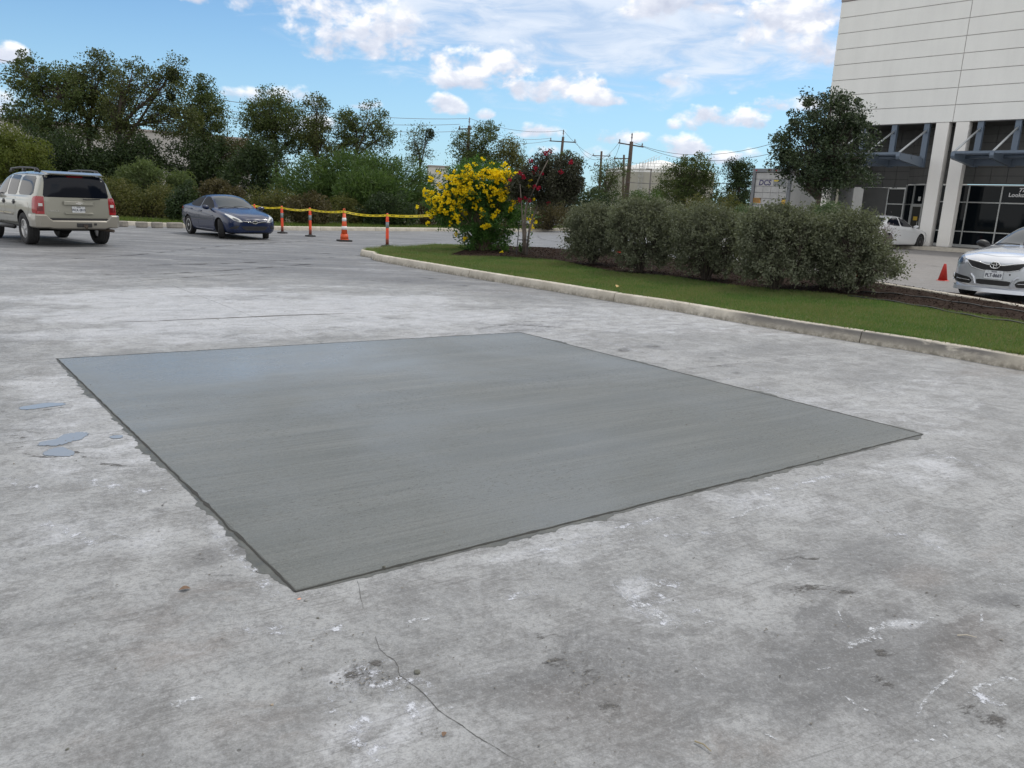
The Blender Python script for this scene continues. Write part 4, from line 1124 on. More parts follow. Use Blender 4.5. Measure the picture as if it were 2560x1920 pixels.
# door in the slanting wall
dd0, dd1 = Vector((-2.88, 3.0, 0)), Vector((-1.56, 2.02, 0)); dv_ = (dd1 - dd0).normalized(); dn = Vector((dv_.y, -dv_.x, 0)); da = math.atan2(dv_.y, dv_.x)
door = MB()
q = dd0 + dv_ * 1.15 + dn * .02
for off, wz in ((-.43, .10), (.43, .10)): door.box((*(q + dv_ * off)[:2], FL + 1.04), (wz, .08, 2.08), da)
for zz, hh in ((FL + 2.03, .1), (FL + .12, .2)): door.box((*q[:2], zz), (.76, .078, hh), da)
door = door.build('door', m_alu, bld)
MB().box((*(q - dn * .005)[:2], FL + 1.1), (.76, .02, 1.76), da).build('door_glass', mat('grey_glass', (.055, .055, .05), .08), door)
MB().tube([(*(q + dv_ * .33 + dn * .09)[:2], FL + .8), (*(q + dv_ * .33 + dn * .09)[:2], FL + 1.2)], .018, 8).build('door_handle', m_alu, door)
MB().box((*(q + dn * .012)[:2], FL + 1.36), (.34, .012, .20), da).build('door_notice', mat('yellow_notice', (.62, .40, .05), .6), door)
MB().box((*(dd0 + dv_ * 1.25 + dn * .03)[:2], 2.72), (.2, .01, .22), da).build('paper_notice', mat('paper', (.7, .7, .68), .8), bld)
# street number on the glass
m_vinyl = mat('white_vinyl', (.78, .78, .78), .7)
lettering('number_lettering', '7745', .27, (3.06, 1.985, 3.24), (1, 0, 0), (0, 0, 1), m_vinyl, bld, weight=.008)
lettering('name_lettering', 'Lookout', .27, (2.83, 1.985, 3.0), (1, 0, 0), (0, 0, 1), m_vinyl, bld, weight=.008)
# steel canopies on struts
def canopy(sl, sr, outr):
    top = MB()
    n = 9
    for i in range(n):
        y0 = -3.0 + i * (2.85 / n)
        top.box(((sl + sr) / 2, y0 + .16, 4.72), (sr - sl, .20, .025))
    can = top.build('canopy_deck', m_steel, bld)
    MB().box(((sl + sr) / 2, -3.02, 4.70), (sr - sl, .06, .11)).build('front_rail', m_steel, can)
    MB().box(((sl + sr) / 2, -.10, 4.48), (sr - sl, .18, .40)).build('back_beam', m_steel, can)
    MB().tube([(sl, -1.5, 4.60), (sr, -1.5, 4.60)], .085, 10).build('cross_tube', m_steel, can, smooth=True)
    for s in outr:
        side = [(-3.10, 4.70), (-3.12, 4.55), (-3.06, 4.44), (-2.9, 4.40), (-.2, 4.24), (-.2, 4.70)]
        MB().prism([(s - .08, y, z) for y, z in side], [(s + .08, y, z) for y, z in side]).build('outrigger', m_steel, can)
        up = MB(); hgt = SOF - 4.24
        up.box((s, .10, 4.24 + hgt / 2), (.26, .03, hgt)).box((s, .30, 4.24 + hgt / 2), (.26, .03, hgt)).box((s, .20, 4.24 + hgt / 2), (.03, .17, hgt))
        up.build('upright', m_steel, can)
        MB().tube([(s, .06, 6.02), (s, -2.95, 4.74)], .05, 8).build('strut', mat('light_steel', (.42, .44, .45), .4, metal=.3), can, smooth=True)
        MB().box((s, .06, 6.02), (.12, .06, .18), bev=.01).build('strut_bracket', m_steel, can)
canopy(1.05, 9.0, (1.12, 2.72, 4.36, 6.0))
canopy(-6.9, -1.25, (-1.33, -2.92, -4.5, -6.1))
# interior: a floor and dim back wall so the glass is not a void
MB().box((1.0, 3.2, .31), (17, 6.6, .02)).build('floor', mat('lobby_floor', (.18, .17, .16), .6), bld)
# pavement at the foot of the front
sw = MB()
sw.prism([(-16, -1.95, .02), (14, -1.95, .02), (14, 6, .02), (-16, 6, .02)], [(-16, -1.93, .315), (14, -1.93, .315), (14, 6, .315), (-16, 6, .315)])
side = sw.build('sidewalk', MAT_KERB); side.location = B0; side.rotation_euler = (0, 0, BA); tag(side, kind='structure')

# ---- low white wing with pilasters, left of the corner and further back
wing = thing('wing_building', 'low white loading wing with pilasters beyond the tree', 'building', B0 + T2 * -6.6 - N2 * 16.5, BA)
MB().box((-4.6, .3, 2.2), (9.6, .5, 4.0)).build('wall', MAT_WALL, wing)
for i, s in enumerate((-1.3, -4.4, -6.6)):
    MB().box((s, -.16, 2.2), (1.05, .5, 4.02), bev=.01).build('pilaster', MAT_COL, wing)
for s in (-2.4, -3.3, -8.0, -8.8):
    MB().box((s, .035, 2.2), (.035, .03, 3.9)).build('wall_joint', m_reveal, wing)
MB().box((-4.6, .3, 4.24), (9.7, .56, .08)).build('wall_cap', mat('cap_metal', (.32, .28, .27), .6), wing)
for s in (-2.0, -2.22): MB().box((s, .03, 3.85), (.14, .05, .14)).build('vent', m_dark, wing)

# ---- parked box trailer, seen from behind
tp = far(1919, 540, 46.5); 
trl = thing('box_trailer', 'grey box trailer with DCS on its rear roll-up door, parked by the warehouse', 'trailer', (tp.x, tp.y, .17), BA)
m_tframe = mat('trailer_frame', (.165, .175, .19), .55, var=.15)
m_tdoor = mat('trailer_door', (.40, .40, .395), .55, var=.12, vscale=3)
m_tside = mat('trailer_side', (.50, .50, .49), .5, var=.08)
HW, TH, TB = 1.22, 3.98, 1.12
MB().box((0, 6.55, (TH + TB) / 2 + .02), (2 * HW - .09, 12.9, TH - TB - .1)).build('box_body', m_tside, trl)
for i in range(10): MB().box((HW - .03, .75 + i * 1.25, (TH + TB) / 2 + .02), (.03, 1.235, TH - TB - .14), bev=.004).build('side_panel', m_tside, trl)
fr_ = MB()
for s in (-1, 1): fr_.box((s * (HW - .09), 0, (TH + TB) / 2), (.18, .16, TH - TB))
fr_.box((0, 0, TH - .10), (2 * HW - .36, .158, .20)).box((0, 0, TB + .08), (2 * HW - .36, .158, .16))
fr_.build('rear_frame', m_tframe, trl)
for x in (-1.0, -.15, .25, .95): MB().lathe([(.0, -.03), (.04, -.02), (.045, 0)], 10, 'Y', (x, -.08, TH - .10)).build('marker_lamp', mat('red_lamp', (.45, .02, .03), .3), trl)
bands = [TB + .18, 1.60, 1.94, 2.28, 2.62, 2.98, 3.38, TH - .22]
for bi, (a, b) in enumerate(zip(bands, bands[1:])):
    nc = 1 if bi >= 5 else 4
    for c in range(nc):
        wd = (2 * HW - .40) / nc
        MB().box((-(HW - .20) + wd * (c + .5), .03, (a + b) / 2), (wd - (.012 if nc > 1 else 0), .05, b - a - .02), bev=.006).build('door_panel', m_tdoor, trl)
MB().box((0, .06, (TH + TB) / 2), (2 * HW - .36, .03, TH - TB - .4)).build('door_backing', mat('door_gap', (.10, .10, .11), .8), trl)
m_navy = mat('navy_vinyl', (.055, .05, .13), .5)
lettering('logo_lettering', 'DCS', .43, (-.42, .0015, 3.17), (1, 0, 0), (0, 0, 1), m_navy, trl, shear=.12, weight=.012, sx=.95)
MB().box((.52, .002, 3.20), (.80, .006, .36)).build('logo_plate', mat('logo_grey', (.20, .21, .22), .5), trl)
MB().box((.30, -.002, 3.30), (.3, .006, .09)).build('logo_stripe', mat('logo_yellow', (.55, .42, .06), .5), trl)
w1 = MB().box((-.80, .0, 2.16), (.50, .008, .30)).build('warning_sign', mat('sign_brown', (.42, .22, .05), .5), trl)
MB().prism([(-.66, -.006, 2.30), (-.56, -.006, 2.30), (-.56, -.006, 2.12), (-.58, -.006, 2.16)], [(-.66, -.008, 2.30), (-.56, -.008, 2.30), (-.56, -.008, 2.12), (-.58, -.008, 2.16)]).build('sign_corner', mat('sign_black', (.03, .03, .03), .5), w1)
for i in range(4): MB().box((-.84 + .015 * (i % 2), -.006, 2.27 - i * .065), (.34, .006, .022)).build('sign_lines', mat('sign_black', (.03, .03, .03), .5), w1)
w2 = MB().box((.92, .0, 2.06), (.32, .008, .56)).build('warning_sign', mat('sign_amber', (.62, .37, .04), .5), trl)
MB().box((.92, -.006, 2.29), (.32, .006, .09)).box((.92, -.006, 1.83), (.32, .006, .10)).build('sign_bands', mat('sign_black', (.03, .03, .03), .5), w2)
MB().tube([(.86, -.008, 2.02), (.92, -.008, 2.10), (.98, -.008, 2.03)], .018, 6).build('sign_figure', mat('sign_black', (.03, .03, .03), .5), w2)
for i in range(3): MB().box((.05, .0, 1.52 - i * .10), (.82, .02, .065)).build('reflector_bar', mat('pale_bar', (.72, .72, .70), .4), trl)
for i in range(2): MB().box((-.80, .0, 1.93 - i * .06), (.42, .008, .03)).build('door_sticker', mat('grey_sticker', (.25, .27, .28), .5), trl)
MB().prism([(-.86, .0, 1.46), (-.52, .0, 1.50), (-.62, .0, 1.62), (-.76, .0, 1.56)], [(-.86, -.006, 1.46), (-.52, -.006, 1.50), (-.62, -.006, 1.62), (-.76, -.006, 1.56)]).build('arrow_decal', mat('pale_bar', (.72, .72, .70), .4), trl)
MB().box((0, .1, TB - .08), (2 * HW, .14, .16)).box((0, .1, .55), (2.2, .12, .14)).box((-.7, .1, .80), (.10, .1, .50)).box((.7, .1, .80), (.10, .1, .50)).build('underride_guard', m_tframe, trl)
for y in (1.6, 2.9):
    for s in (-1, 1):
        MB().lathe([(.25, -.28), (.5, -.28), (.52, -.25), (.52, .0), (.5, .03), (.25, .03)], 20, 'X', (s * .98, y, .52), closed=True).build('wheel', mat('tyre', (.022, .022, .022), .85), trl, smooth=True)

# ---- white storage tank
tc_ = far(1668, 520, 150)
tank = thing('storage_tank', 'large round white storage tank with a ladder and roof railings', 'tank', (tc_.x - .6, 158, 0), 0)
m_tank = wall_material('tank_paint', (.78, .78, .76))
RT, HT = 10.6, 8.7
MB().lathe([(RT, 0), (RT, HT - .5), (RT + .03, HT - .5), (RT + .03, HT - .35), (RT, HT - .35), (RT, HT)], 72).build('tank_wall', m_tank, tank, smooth=True)
MB().lathe([(RT + .12, HT), (RT + .12, HT + .1), (RT * .5, HT + 1.2), (.6, HT + 2.3), (0, HT + 2.3)], 72).build('tank_roof', m_tank, tank, smooth=True)
m_rail = mat('tank_steel', (.42, .43, .43), .6)
la = rad(-118)
lx, ly = math.cos(la), math.sin(la); tx, ty = -ly, lx
lad = MB()
for s in (-.35, .35): lad.tube([(lx * (RT + .3) + tx * s, ly * (RT + .3) + ty * s, .5), (lx * (RT + .3) + tx * s, ly * (RT + .3) + ty * s, HT + 1.3)], .05, 5)
for i in range(26): lad.tube([(lx * (RT + .3) + tx * -.35, ly * (RT + .3) + ty * -.35, .7 + i * .34), (lx * (RT + .3) + tx * .35, ly * (RT + .3) + ty * .35, .7 + i * .34)], .025, 4)
for zz in (3.2, 5.2, 7.4):
    hoop = [(lx * (RT + .3 + .55 * math.sin(t)) + tx * -.55 * math.cos(t), ly * (RT + .3 + .55 * math.sin(t)) + ty * -.55 * math.cos(t), zz) for t in np.linspace(0, math.pi, 9)]
    lad.tube(hoop, .05, 5)
lad.build('ladder', m_rail, tank)
rl = MB()
for k in range(-9, 5):
    t0, t1 = la + k * .11, la + (k + 1) * .11
    a, b = [(math.cos(t) * RT, math.sin(t) * RT) for t in (t0, t1)]
    rl.tube([(*a, HT), (*a, HT + 1.1)], .04, 4)
    for zz in (.6, 1.1): rl.tube([(*a, HT + zz), (*b, HT + zz)], .03, 4)
for s in (-.5, .5):
    for k in range(6):
        r0, r1 = RT - k * 1.6, RT - (k + 1) * 1.6
        pa_ = (lx * r0 + tx * s, ly * r0 + ty * s); pb = (lx * r1 + tx * s, ly * r1 + ty * s)
        za, zb = HT + (RT - r0) * .215, HT + (RT - r1) * .215
        rl.tube([(*pa_, za), (*pa_, za + 1.1)], .04, 4).tube([(*pa_, za + 1.1), (*pb, zb + 1.1)], .035, 4)
rl.build('railing', m_rail, tank)

# ---- long pale warehouse behind the trees on the left
wa, wb_ = far(-260, 318, 78), far(623, 347, 100)
dw = Vector((wb_.x - wa.x, wb_.y - wa.y, 0)); 
lwh = thing('distant_warehouse', 'long pale warehouse showing through the trees on the left', 'building', (wa.x, wa.y, 0), math.atan2(dw.y, dw.x))
Lw = dw.length
MB().box((Lw / 2, 10, 3.9), (Lw, 20, 7.8)).build('wall', wall_material('pale_wall', (.44, .43, .42)), lwh)
MB().box((Lw / 2, 10, 7.9), (Lw + .3, 20.3, .22)).build('roof_edge', mat('cap_metal', (.32, .28, .27), .6), lwh)
for i in range(12): MB().box((Lw * (i + .5) / 12, -.03, 3.9), (.12, .06, 7.6)).build('wall_joint', m_reveal, lwh)
hp = far(1097, 430, 105)
hut = thing('distant_shed', 'small white flat-roofed shed far behind the shrubs', 'building', (hp.x, hp.y, 0), rad(10))
MB().box((0, 2, 2.9), (2.6, 4, 5.8)).build('wall', wall_material('shed_wall', (.6, .6, .58)), hut)
MB().box((0, 2, 5.88), (2.9, 4.3, .16)).build('roof', mat('cap_metal', (.32, .28, .27), .6), hut)

# ---- utility poles
m_wood = mat('pole_wood', (.075, .055, .045), .9, var=.3, vscale=2)
m_insul = mat('insulator_grey', (.22, .22, .25), .5)
def pole(u_top, v_top, u_bot, v_bot, dist, r0, arms, label, name='utility_pole', pin=True):
    a, b = far(u_top, v_top, dist), far(u_bot, v_bot, dist)
    dz = (b - a); k = (b.z - 0) / (a.z - b.z); base = b + (b - a) * k
    o = thing(name, label, 'utility pole', base, 0, 'utility poles')
    topv = a - base
    MB().tube([(0, 0, -.3), tuple(topv)], [r0 * 1.25, r0 * .8], 10).build('pole_shaft', m_wood, o, smooth=True)
    for (dy, half_l, half_r, tilt, lift) in arms:
        cz = topv * ((topv.z - dy) / topv.z)
        l, r_ = cz + Vector((-half_l, .15 if half_l else 0, half_l * tilt)), cz + Vector((half_r, -.15, -half_r * tilt))
        MB().tube([tuple(l), tuple(r_)], .065, 6).build('crossarm', m_wood, o)
        for q in ([l + Vector((.15, 0, 0))] if half_l else []) + ([r_ + Vector((-.15, 0, 0))] if half_r else []):
            MB().lathe([(.03, 0), (.05, .05), (.09, .12), (.05, .2), (.09, .28), (.04, lift), (0, lift)], 8, 'Z', q).build('insulator', m_insul, o)
    if pin: MB().lathe([(.04, 0), (.05, .3), (.10, .4), (.06, .6), (.1, .7), (.03, .9), (0, .9)], 8, 'Z', topv).build('pole_pin', m_insul, o)
    return o, base + topv
P1, p1 = pole(1173, 314, 1168, 409, 92, .20, [(.35, 1.25, 0.3, -.05, .35), (1.0, .9, 0, 0, .3)], 'leftmost utility pole, rising in front of the tree behind the yellow shrub')
P2, p2 = pole(1408, 342, 1400, 420, 104, .20, [(.6, 1.7, 1.7, 0.02, .4), (3.1, 1.3, 1.4, .02, .4)], 'utility pole above the red flowered tree')
P3, p3 = pole(1504, 378, 1498, 480, 126, .20, [(.7, 1.4, 1.4, 0, .3), (2.2, 1.1, 1.2, .06, .4)], 'utility pole with two crossarms left of the tank', pin=False)
P4, p4 = pole(1560, 387, 1557.5, 500, 112, .17, [(.5, 1.4, .9, -.03, -.45)], 'thin utility pole in front of the left edge of the tank', pin=False)
P5, p5 = pole(1579, 354, 1565, 500, 86, .24, [(.35, 1.4, 1.3, .13, .4)], 'thick leaning utility pole in front of the tank')
lp_ = far(1628, 424, 100); lb = far(1622, 500, 100); base = lb + (lb - lp_) * (lb.z / (lp_.z - lb.z))
sl = thing('street_lamp', 'slim lamp post with a short arm in front of the tank', 'street lamp', base)
MB().tube([(0, 0, 0), tuple(lp_ - base)], [.11, .08], 8).build('post', mat('lamp_post', (.16, .15, .15), .6), sl)
MB().box(tuple(lp_ - base + Vector((-.28, 0, .06))), (.75, .25, .10), bev=.02).build('lamp_head', mat('lamp_post', (.16, .15, .15), .6), sl)
m_wire = mat('wire_dark', (.10, .10, .11), .6)
def wire(a, b, sag, r0=.018, n=14):
    a, b = Vector(a), Vector(b)
    return [tuple(a.lerp(b, t) - Vector((0, 0, sag * 4 * t * (1 - t)))) for t in np.linspace(0, 1, n)]
def wires(label, runs, r0=.02):
    mb = MB()
    for a, b, s in runs: mb.tube(wire(a, b, s), r0, 4, cap=False)
    tag(mb.build('power_lines', m_wire), label, 'power lines')
L0 = far(-60, 137, 48)
wires('overhead wires coming from the left over the trees to the first pole', [(L0 + Vector((0, 0, z_)), p1 + Vector((x_, 0, z2)), 1.1) for z_, x_, z2 in ((.0, -.2, .75), (-.75, -1.1, .1), (-1.1, -.8, -.65))], .022)
wires('overhead wires from the first pole to the pole above the red tree', [(p1 + Vector((x_, 0, z_)), p2 + Vector((x2, 0, z2)), .7) for x_, z_, x2, z2 in ((0, .8, 0, .8), (.3, 0, -1.5, -.2), (-.6, -.9, -1.5, -.5))])
wires('overhead wires between the poles left of the tank', [(p2 + Vector((1.5, 0, -.2)), p5 + Vector((-1.3, 0, -.1)), 2.2), (p2 + Vector((0, 0, .8)), p4 + Vector((-1, 0, -.6)), 1.2), (p2 + Vector((1.2, 0, -2.9)), p3 + Vector((-1.2, 0, -.5)), .8), (p3 + Vector((1.3, 0, -.5)), p5 + Vector((-1.2, 0, -.2)), 1.2)])
R0_ = far(2030, 326, 60)
wires('overhead wires from the leaning pole to the right', [(p5 + Vector((.3, 0, -.1)), R0_ + Vector((0, 0, 0)), 1.5), (p5 + Vector((1.2, 0, -.45)), R0_ + Vector((.2, 0, -.8)), 1.4)])
b5 = p5 - Vector((.35, 0, 4.2))
wires('lower cables on the leaning pole passing behind the right trees', [(b5, far(2000, 443, 70), .4), (b5 - Vector((.05, 0, 1.2)), far(2000, 462, 70), .4), (b5 - Vector((.1, 0, 2.2)), far(2000, 478, 70), .4)], .03)
# ================================================================== plants
def leaves(name, cen, size, mt, parent=None, seed=0, aspect=.5, up=.35, fold=0.0, outward=None):
    """one diamond-shaped leaf per centre"""
    r_ = np.random.default_rng(seed); n = len(cen)
    t = r_.normal(size=(n, 3))
    if outward is not None: t += outward * 1.2
    t[:, 2] += up * r_.uniform(-.3, 1, n)
    t /= np.linalg.norm(t, axis=1)[:, None]
    q = r_.normal(size=(n, 3)); q[:, 2] *= .5
    s = np.cross(t, q); s /= np.linalg.norm(s, axis=1)[:, None] + 1e-9
    L = size * r_.uniform(.6, 1.35, n)[:, None]; W_ = L * aspect
    a = cen - t * L * .5; b = cen + s * W_ * .5 - t * L * .04; c = cen + t * L * .5; d = cen - s * W_ * .5 - t * L * .04
    return np_mesh(name, np.stack([a, b, c, d], 1).reshape(-1, 3), 4, mt, parent)

def in_ball(n, r_):
    q = r_.normal(size=(n, 3)); q /= np.linalg.norm(q, axis=1)[:, None]
    return q * (r_.uniform(0, 1, n) ** (1 / 3))[:, None]

def cluster_pts(envs, k, r_, shell=.45, zmin=.0):
    """cluster centres spread through ellipsoids (cx, cy, cz, rx, ry, rz), denser near their skins"""
    vol = np.array([e[3] * e[4] * e[5] for e in envs]) ** .8; vol /= vol.sum(); o = []
    for e, kk in zip(envs, r_.multinomial(k, vol)):
        q = r_.normal(size=(kk, 3)); q /= np.linalg.norm(q, axis=1)[:, None] + 1e-9
        q *= (shell + (1 - shell) * r_.uniform(0, 1, kk) ** .6)[:, None] * r_.uniform(.82, 1.16, kk)[:, None]
        o.append(np.column_stack([q * np.array(e[3:6]) + np.array(e[0:3]), np.full(kk, envs.index(e))]))
    o = np.concatenate(o); return o[o[:, 2] > zmin]

M_BARK = mat('bark', (.075, .060, .048), .95, var=.35, vscale=5, bump=.6, bscale=14)
M_BARK2 = mat('grey_bark', (.16, .135, .115), .9, var=.3, vscale=6)
M_TWIG = mat('dark_twig', (.055, .045, .036), .9)

def tree(name, label, base, trunk, envs, k, per, cr, leaf, lm, seed=0, group=None, tr=.16, shell=.45, cat='tree', bark=None, up=.3, aspect=.55, twigs=True, extra=None, outer=0):
    """trunk: list of points from the foot; limbs run to each envelope, branches to each leaf clump"""
    r_ = np.random.default_rng(seed)
    base = Vector(base); o = thing(name, label, cat, base, 0, group)
    tm = MB(); bark = bark or M_BARK
    tp_ = [Vector(p) for p in trunk]
    rr = np.linspace(tr, tr * .6, len(tp_))
    tm.tube(tp_, list(rr), 8)
    top = tp_[-1]
    cl = cluster_pts(envs, k, r_, shell)
    lm_ = MB(); tw = MB()
    for ei, e in enumerate(envs):
        c = Vector(e[0:3]); start = tp_[-1] if len(tp_) < 3 else tp_[-1 - (ei % 2)]
        mid = start.lerp(c, .5) + Vector((r_.normal() * .15, r_.normal() * .15, .12 * e[5]))
        limb = [start, start.lerp(mid, .6) , mid, mid.lerp(c, .6) + Vector((r_.normal() * .1, 0, .05)), c + Vector((0, 0, e[5] * .5))]
        lr = tr * .55
        lm_.tube(limb, [lr, lr * .85, lr * .65, lr * .45, lr * .2], 6)
        for q in cl[cl[:, 6 if cl.shape[1] > 6 else 3] == ei][:, :3]:
            if not twigs: break
            q = Vector(q); t = r_.uniform(.15, .95); i = t * 4; i0 = min(int(i), 3)
            s = limb[i0].lerp(limb[i0 + 1], i - i0)
            m_ = s.lerp(q, .5) + Vector((r_.normal() * .12, r_.normal() * .12, .10 * (q - s).length))
            r0 = max(lr * .28 * (1 - t * .5), .012)
            tw.tube([s, m_, q], [r0, r0 * .6, r0 * .25], 4, cap=False)
    for b in (lm_, ): tm.add(b.v, b.f)
    tm.add(tw.v, tw.f)
    tm.build('trunk', bark, o, smooth=True)
    cen = np.concatenate([c[:3] + in_ball(int(per * r_.uniform(.5, 1.5)) + 1, r_) * cr * r_.uniform(.45, 1.6) * np.array([1, 1, .75]) for c in cl])
    if outer:
        e = cl[r_.integers(0, len(cl), outer)][:, :3]; cen = np.concatenate([cen, e + r_.normal(0, cr * .9, (outer, 3))])
    cen = cen[cen[:, 2] > .03]
    leaves('crown', cen, leaf, lm, o, seed + 1, aspect, up)
    return o

LM_OAK = leaf_mat('leaf_dark_olive', [(.030, .042, .014), (.058, .078, .024), (.092, .110, .034), (.135, .140, .048)], .30)
LM_ELM = leaf_mat('leaf_mid_green', [(.032, .050, .018), (.062, .092, .028), (.095, .125, .040), (.145, .155, .058)], .32)
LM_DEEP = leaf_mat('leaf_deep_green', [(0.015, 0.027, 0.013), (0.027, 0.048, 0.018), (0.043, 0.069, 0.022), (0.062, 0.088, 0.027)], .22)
LM_YG = leaf_mat('leaf_yellow_green', [(.060, .085, .018), (.095, .125, .026), (.135, .160, .034), (.18, .19, .05)], .4)
LM_MESQ = leaf_mat('leaf_feathery', [(0.032, 0.064, 0.020), (0.058, 0.104, 0.029), (0.084, 0.138, 0.038), (0.116, 0.167, 0.049)], .35)
LM_WEED = leaf_mat('leaf_weed', [(0.058, 0.072, 0.023), (0.091, 0.104, 0.033), (0.137, 0.137, 0.046), (0.195, 0.169, 0.072)], .35)
LM_BACC = leaf_mat('leaf_soft_upright', [(0.072, 0.104, 0.042), (0.111, 0.150, 0.058), (0.150, 0.189, 0.075)], .4)
LM_BROWN = leaf_mat('leaf_brownish', [(.045, .040, .018), (.070, .060, .026), (.10, .085, .04), (.14, .115, .06)], .3)
LM_LIVE = leaf_mat('leaf_live_oak', [(0.014, 0.027, 0.014), (0.028, 0.048, 0.021), (0.048, 0.073, 0.031), (0.077, 0.101, 0.042)], .18, .4, .4)
LM_SAGE = leaf_mat('leaf_sage', [(.080, .088, .058), (.128, .140, .094), (.185, .202, .142), (.255, .278, .205)], .28, .7, .1)
LM_SAGE_D = leaf_mat('leaf_sage_green', [(0.072, 0.104, 0.056), (0.104, 0.144, 0.077), (0.152, 0.200, 0.112), (0.192, 0.240, 0.141)], .28, .7, .1)
LM_BELL = leaf_mat('leaf_bright', [(0.026, 0.072, 0.016), (0.044, 0.111, 0.023), (0.072, 0.156, 0.034), (0.111, 0.195, 0.047)], .35)
LM_CREPE = leaf_mat('leaf_plum', [(.026, .026, .018), (.036, .036, .024), (.050, .056, .032), (.062, .050, .036)], .2)
LM_MISTLE = leaf_mat('leaf_mistletoe', [(.018, .028, .010), (.032, .044, .014)], .2)

def P_(u, dist, z=.14):
    """foot of a plant standing at northing dist on the bearing of picture column u"""
    q = far(u, 500, dist); return Vector((q.x, q.y, z))
def env(u0, v0, u1, v1, dist, base, depth=.8, vb=None):
    """ellipsoid filling the bearing/height window (u0..u1, v0..v1) at dist, relative to base"""
    a, b = far(u0, (v0 + v1) / 2, dist), far(u1, (v0 + v1) / 2, dist); t, l = far((u0 + u1) / 2, v0, dist), far((u0 + u1) / 2, v1, dist)
    rx = (b - a).length / 2; rz = (t.z - l.z) / 2
    c = (a + b) / 2
    return (c.x - base.x, c.y - base.y, (t.z + l.z) / 2 - base.z, rx, rx * depth, rz)

TG = 'trees beyond the far kerb'
def bg_tree(label, u, dist, boxes, trunk_uv, k, per, cr, leaf, lm, seed, tr=.17, name='tree', group=TG, **kw):
    b = P_(u, dist)
    k, per, cr, leaf = int(k * 1.75), int(per * 1.12), cr * 1.22, leaf * .74
    tr_pts = [(0, 0, -.1)] + [tuple(far(uu, vv, dist) - b) for uu, vv in trunk_uv]
    return tree(name, label, b, tr_pts, [env(*bx, dist, b) for bx in boxes], k, per, cr, leaf, lm, seed, group, tr, **kw)

# -- big broken-crowned trees at the left, back to front
bg_tree('leftmost tall dark tree, its thin top standing above the tan car', 118, 50, [(20, 128, 150, 262), (8, 230, 110, 330), (75, 165, 215, 300), (60, 270, 200, 380)], [(126, 430), (122, 330), (118, 285)], 125, 70, .42, .19, LM_ELM, 1, .16)
bg_tree('tall tree second from the left with a high ragged tip', 222, 52, [(130, 160, 250, 290), (215, 118, 285, 200), (165, 240, 300, 350), (240, 180, 330, 300)], [(226, 440), (222, 360), (218, 300)], 135, 62, .45, .19, LM_OAK, 2, .17)
t3 = bg_tree('broad leaning tree with open dark limbs and mistletoe balls', 330, 49, [(285, 150, 385, 250), (255, 210, 350, 330), (355, 160, 470, 290), (415, 140, 470, 200), (370, 260, 500, 350), (250, 300, 360, 400)], [(318, 430), (300, 375), (296, 320)], 165, 46, .40, .18, LM_OAK, 3, .2, shell=.6)
bg_tree('rounded olive tree at the right end of the tall group', 505, 53, [(440, 222, 560, 320), (430, 270, 570, 370), (485, 180, 520, 240)], [(500, 440), (498, 370), (505, 330)], 115, 60, .45, .18, LM_ELM, 4, .15, shell=.5)
bg_tree('round topped tree right of the gap in the tall trees', 690, 56, [(600, 240, 760, 340), (640, 222, 720, 280), (595, 300, 700, 400), (700, 290, 800, 390)], [(692, 450), (690, 390), (690, 350)], 160, 66, .48, .18, LM_ELM, 5, .17)
bg_tree('narrow dark tree leaning on the round topped one', 790, 55, [(765, 240, 822, 300), (750, 290, 825, 380), (770, 330, 850, 420)], [(795, 450), (793, 380), (790, 330)], 62, 58, .40, .18, LM_OAK, 6, .12)
bg_tree('spiky topped tree rising behind the feathery green shrub', 890, 57, [(835, 268, 925, 350), (900, 252, 965, 340), (830, 320, 950, 420), (930, 290, 985, 400)], [(895, 450), (890, 390), (892, 350)], 115, 50, .42, .18, LM_ELM, 7, .13)
b8 = bg_tree('small bare tree with one ball of mistletoe in its top', 1045, 60, [(1005, 320, 1070, 390), (1040, 312, 1095, 360), (1010, 360, 1085, 420)], [(1052, 470), (1050, 420), (1048, 385)], 62, 20, .38, .16, LM_ELM, 8, .10)
bg_tree('dark tree behind the leftmost pole', 1185, 62, [(1125, 330, 1195, 400), (1170, 303, 1250, 390), (1140, 370, 1260, 450)], [(1190, 480), (1188, 430), (1186, 390)], 105, 58, .45, .18, LM_ELM, 9, .14)
bg_tree('yellowish round tree right of the leftmost pole', 1280, 61, [(1240, 345, 1320, 420), (1250, 390, 1340, 470)], [(1282, 500), (1280, 440), (1280, 410)], 72, 56, .42, .17, LM_WEED, 10, .11)
bg_tree('grey green open tree behind the red flowered one', 1395, 66, [(1345, 385, 1420, 460), (1390, 375, 1460, 450), (1340, 430, 1465, 510)], [(1398, 520), (1396, 480), (1394, 440)], 92, 50, .42, .17, LM_ELM, 11, .12)
bg_tree('thin sparse tree left of the storage tank', 1515, 70, [(1478, 408, 1540, 470), (1500, 400, 1575, 460), (1470, 445, 1560, 520)], [(1515, 530), (1513, 490), (1512, 450)], 72, 40, .42, .16, LM_ELM, 12, .10)
bg_tree('broad dark tree hiding the right side of the tank', 1715, 74, [(1640, 405, 1740, 480), (1690, 386, 1790, 460), (1620, 450, 1740, 530), (1720, 430, 1815, 520)], [(1712, 560), (1712, 500), (1712, 450)], 150, 72, .52, .2, LM_ELM, 13, .17)
bg_tree('rounded deep green tree next to the grey trailer', 1848, 72, [(1805, 392, 1870, 450), (1830, 400, 1885, 470), (1805, 440, 1880, 530)], [(1846, 560), (1846, 500), (1846, 460)], 85, 78, .42, .19, LM_DEEP, 14, .14)
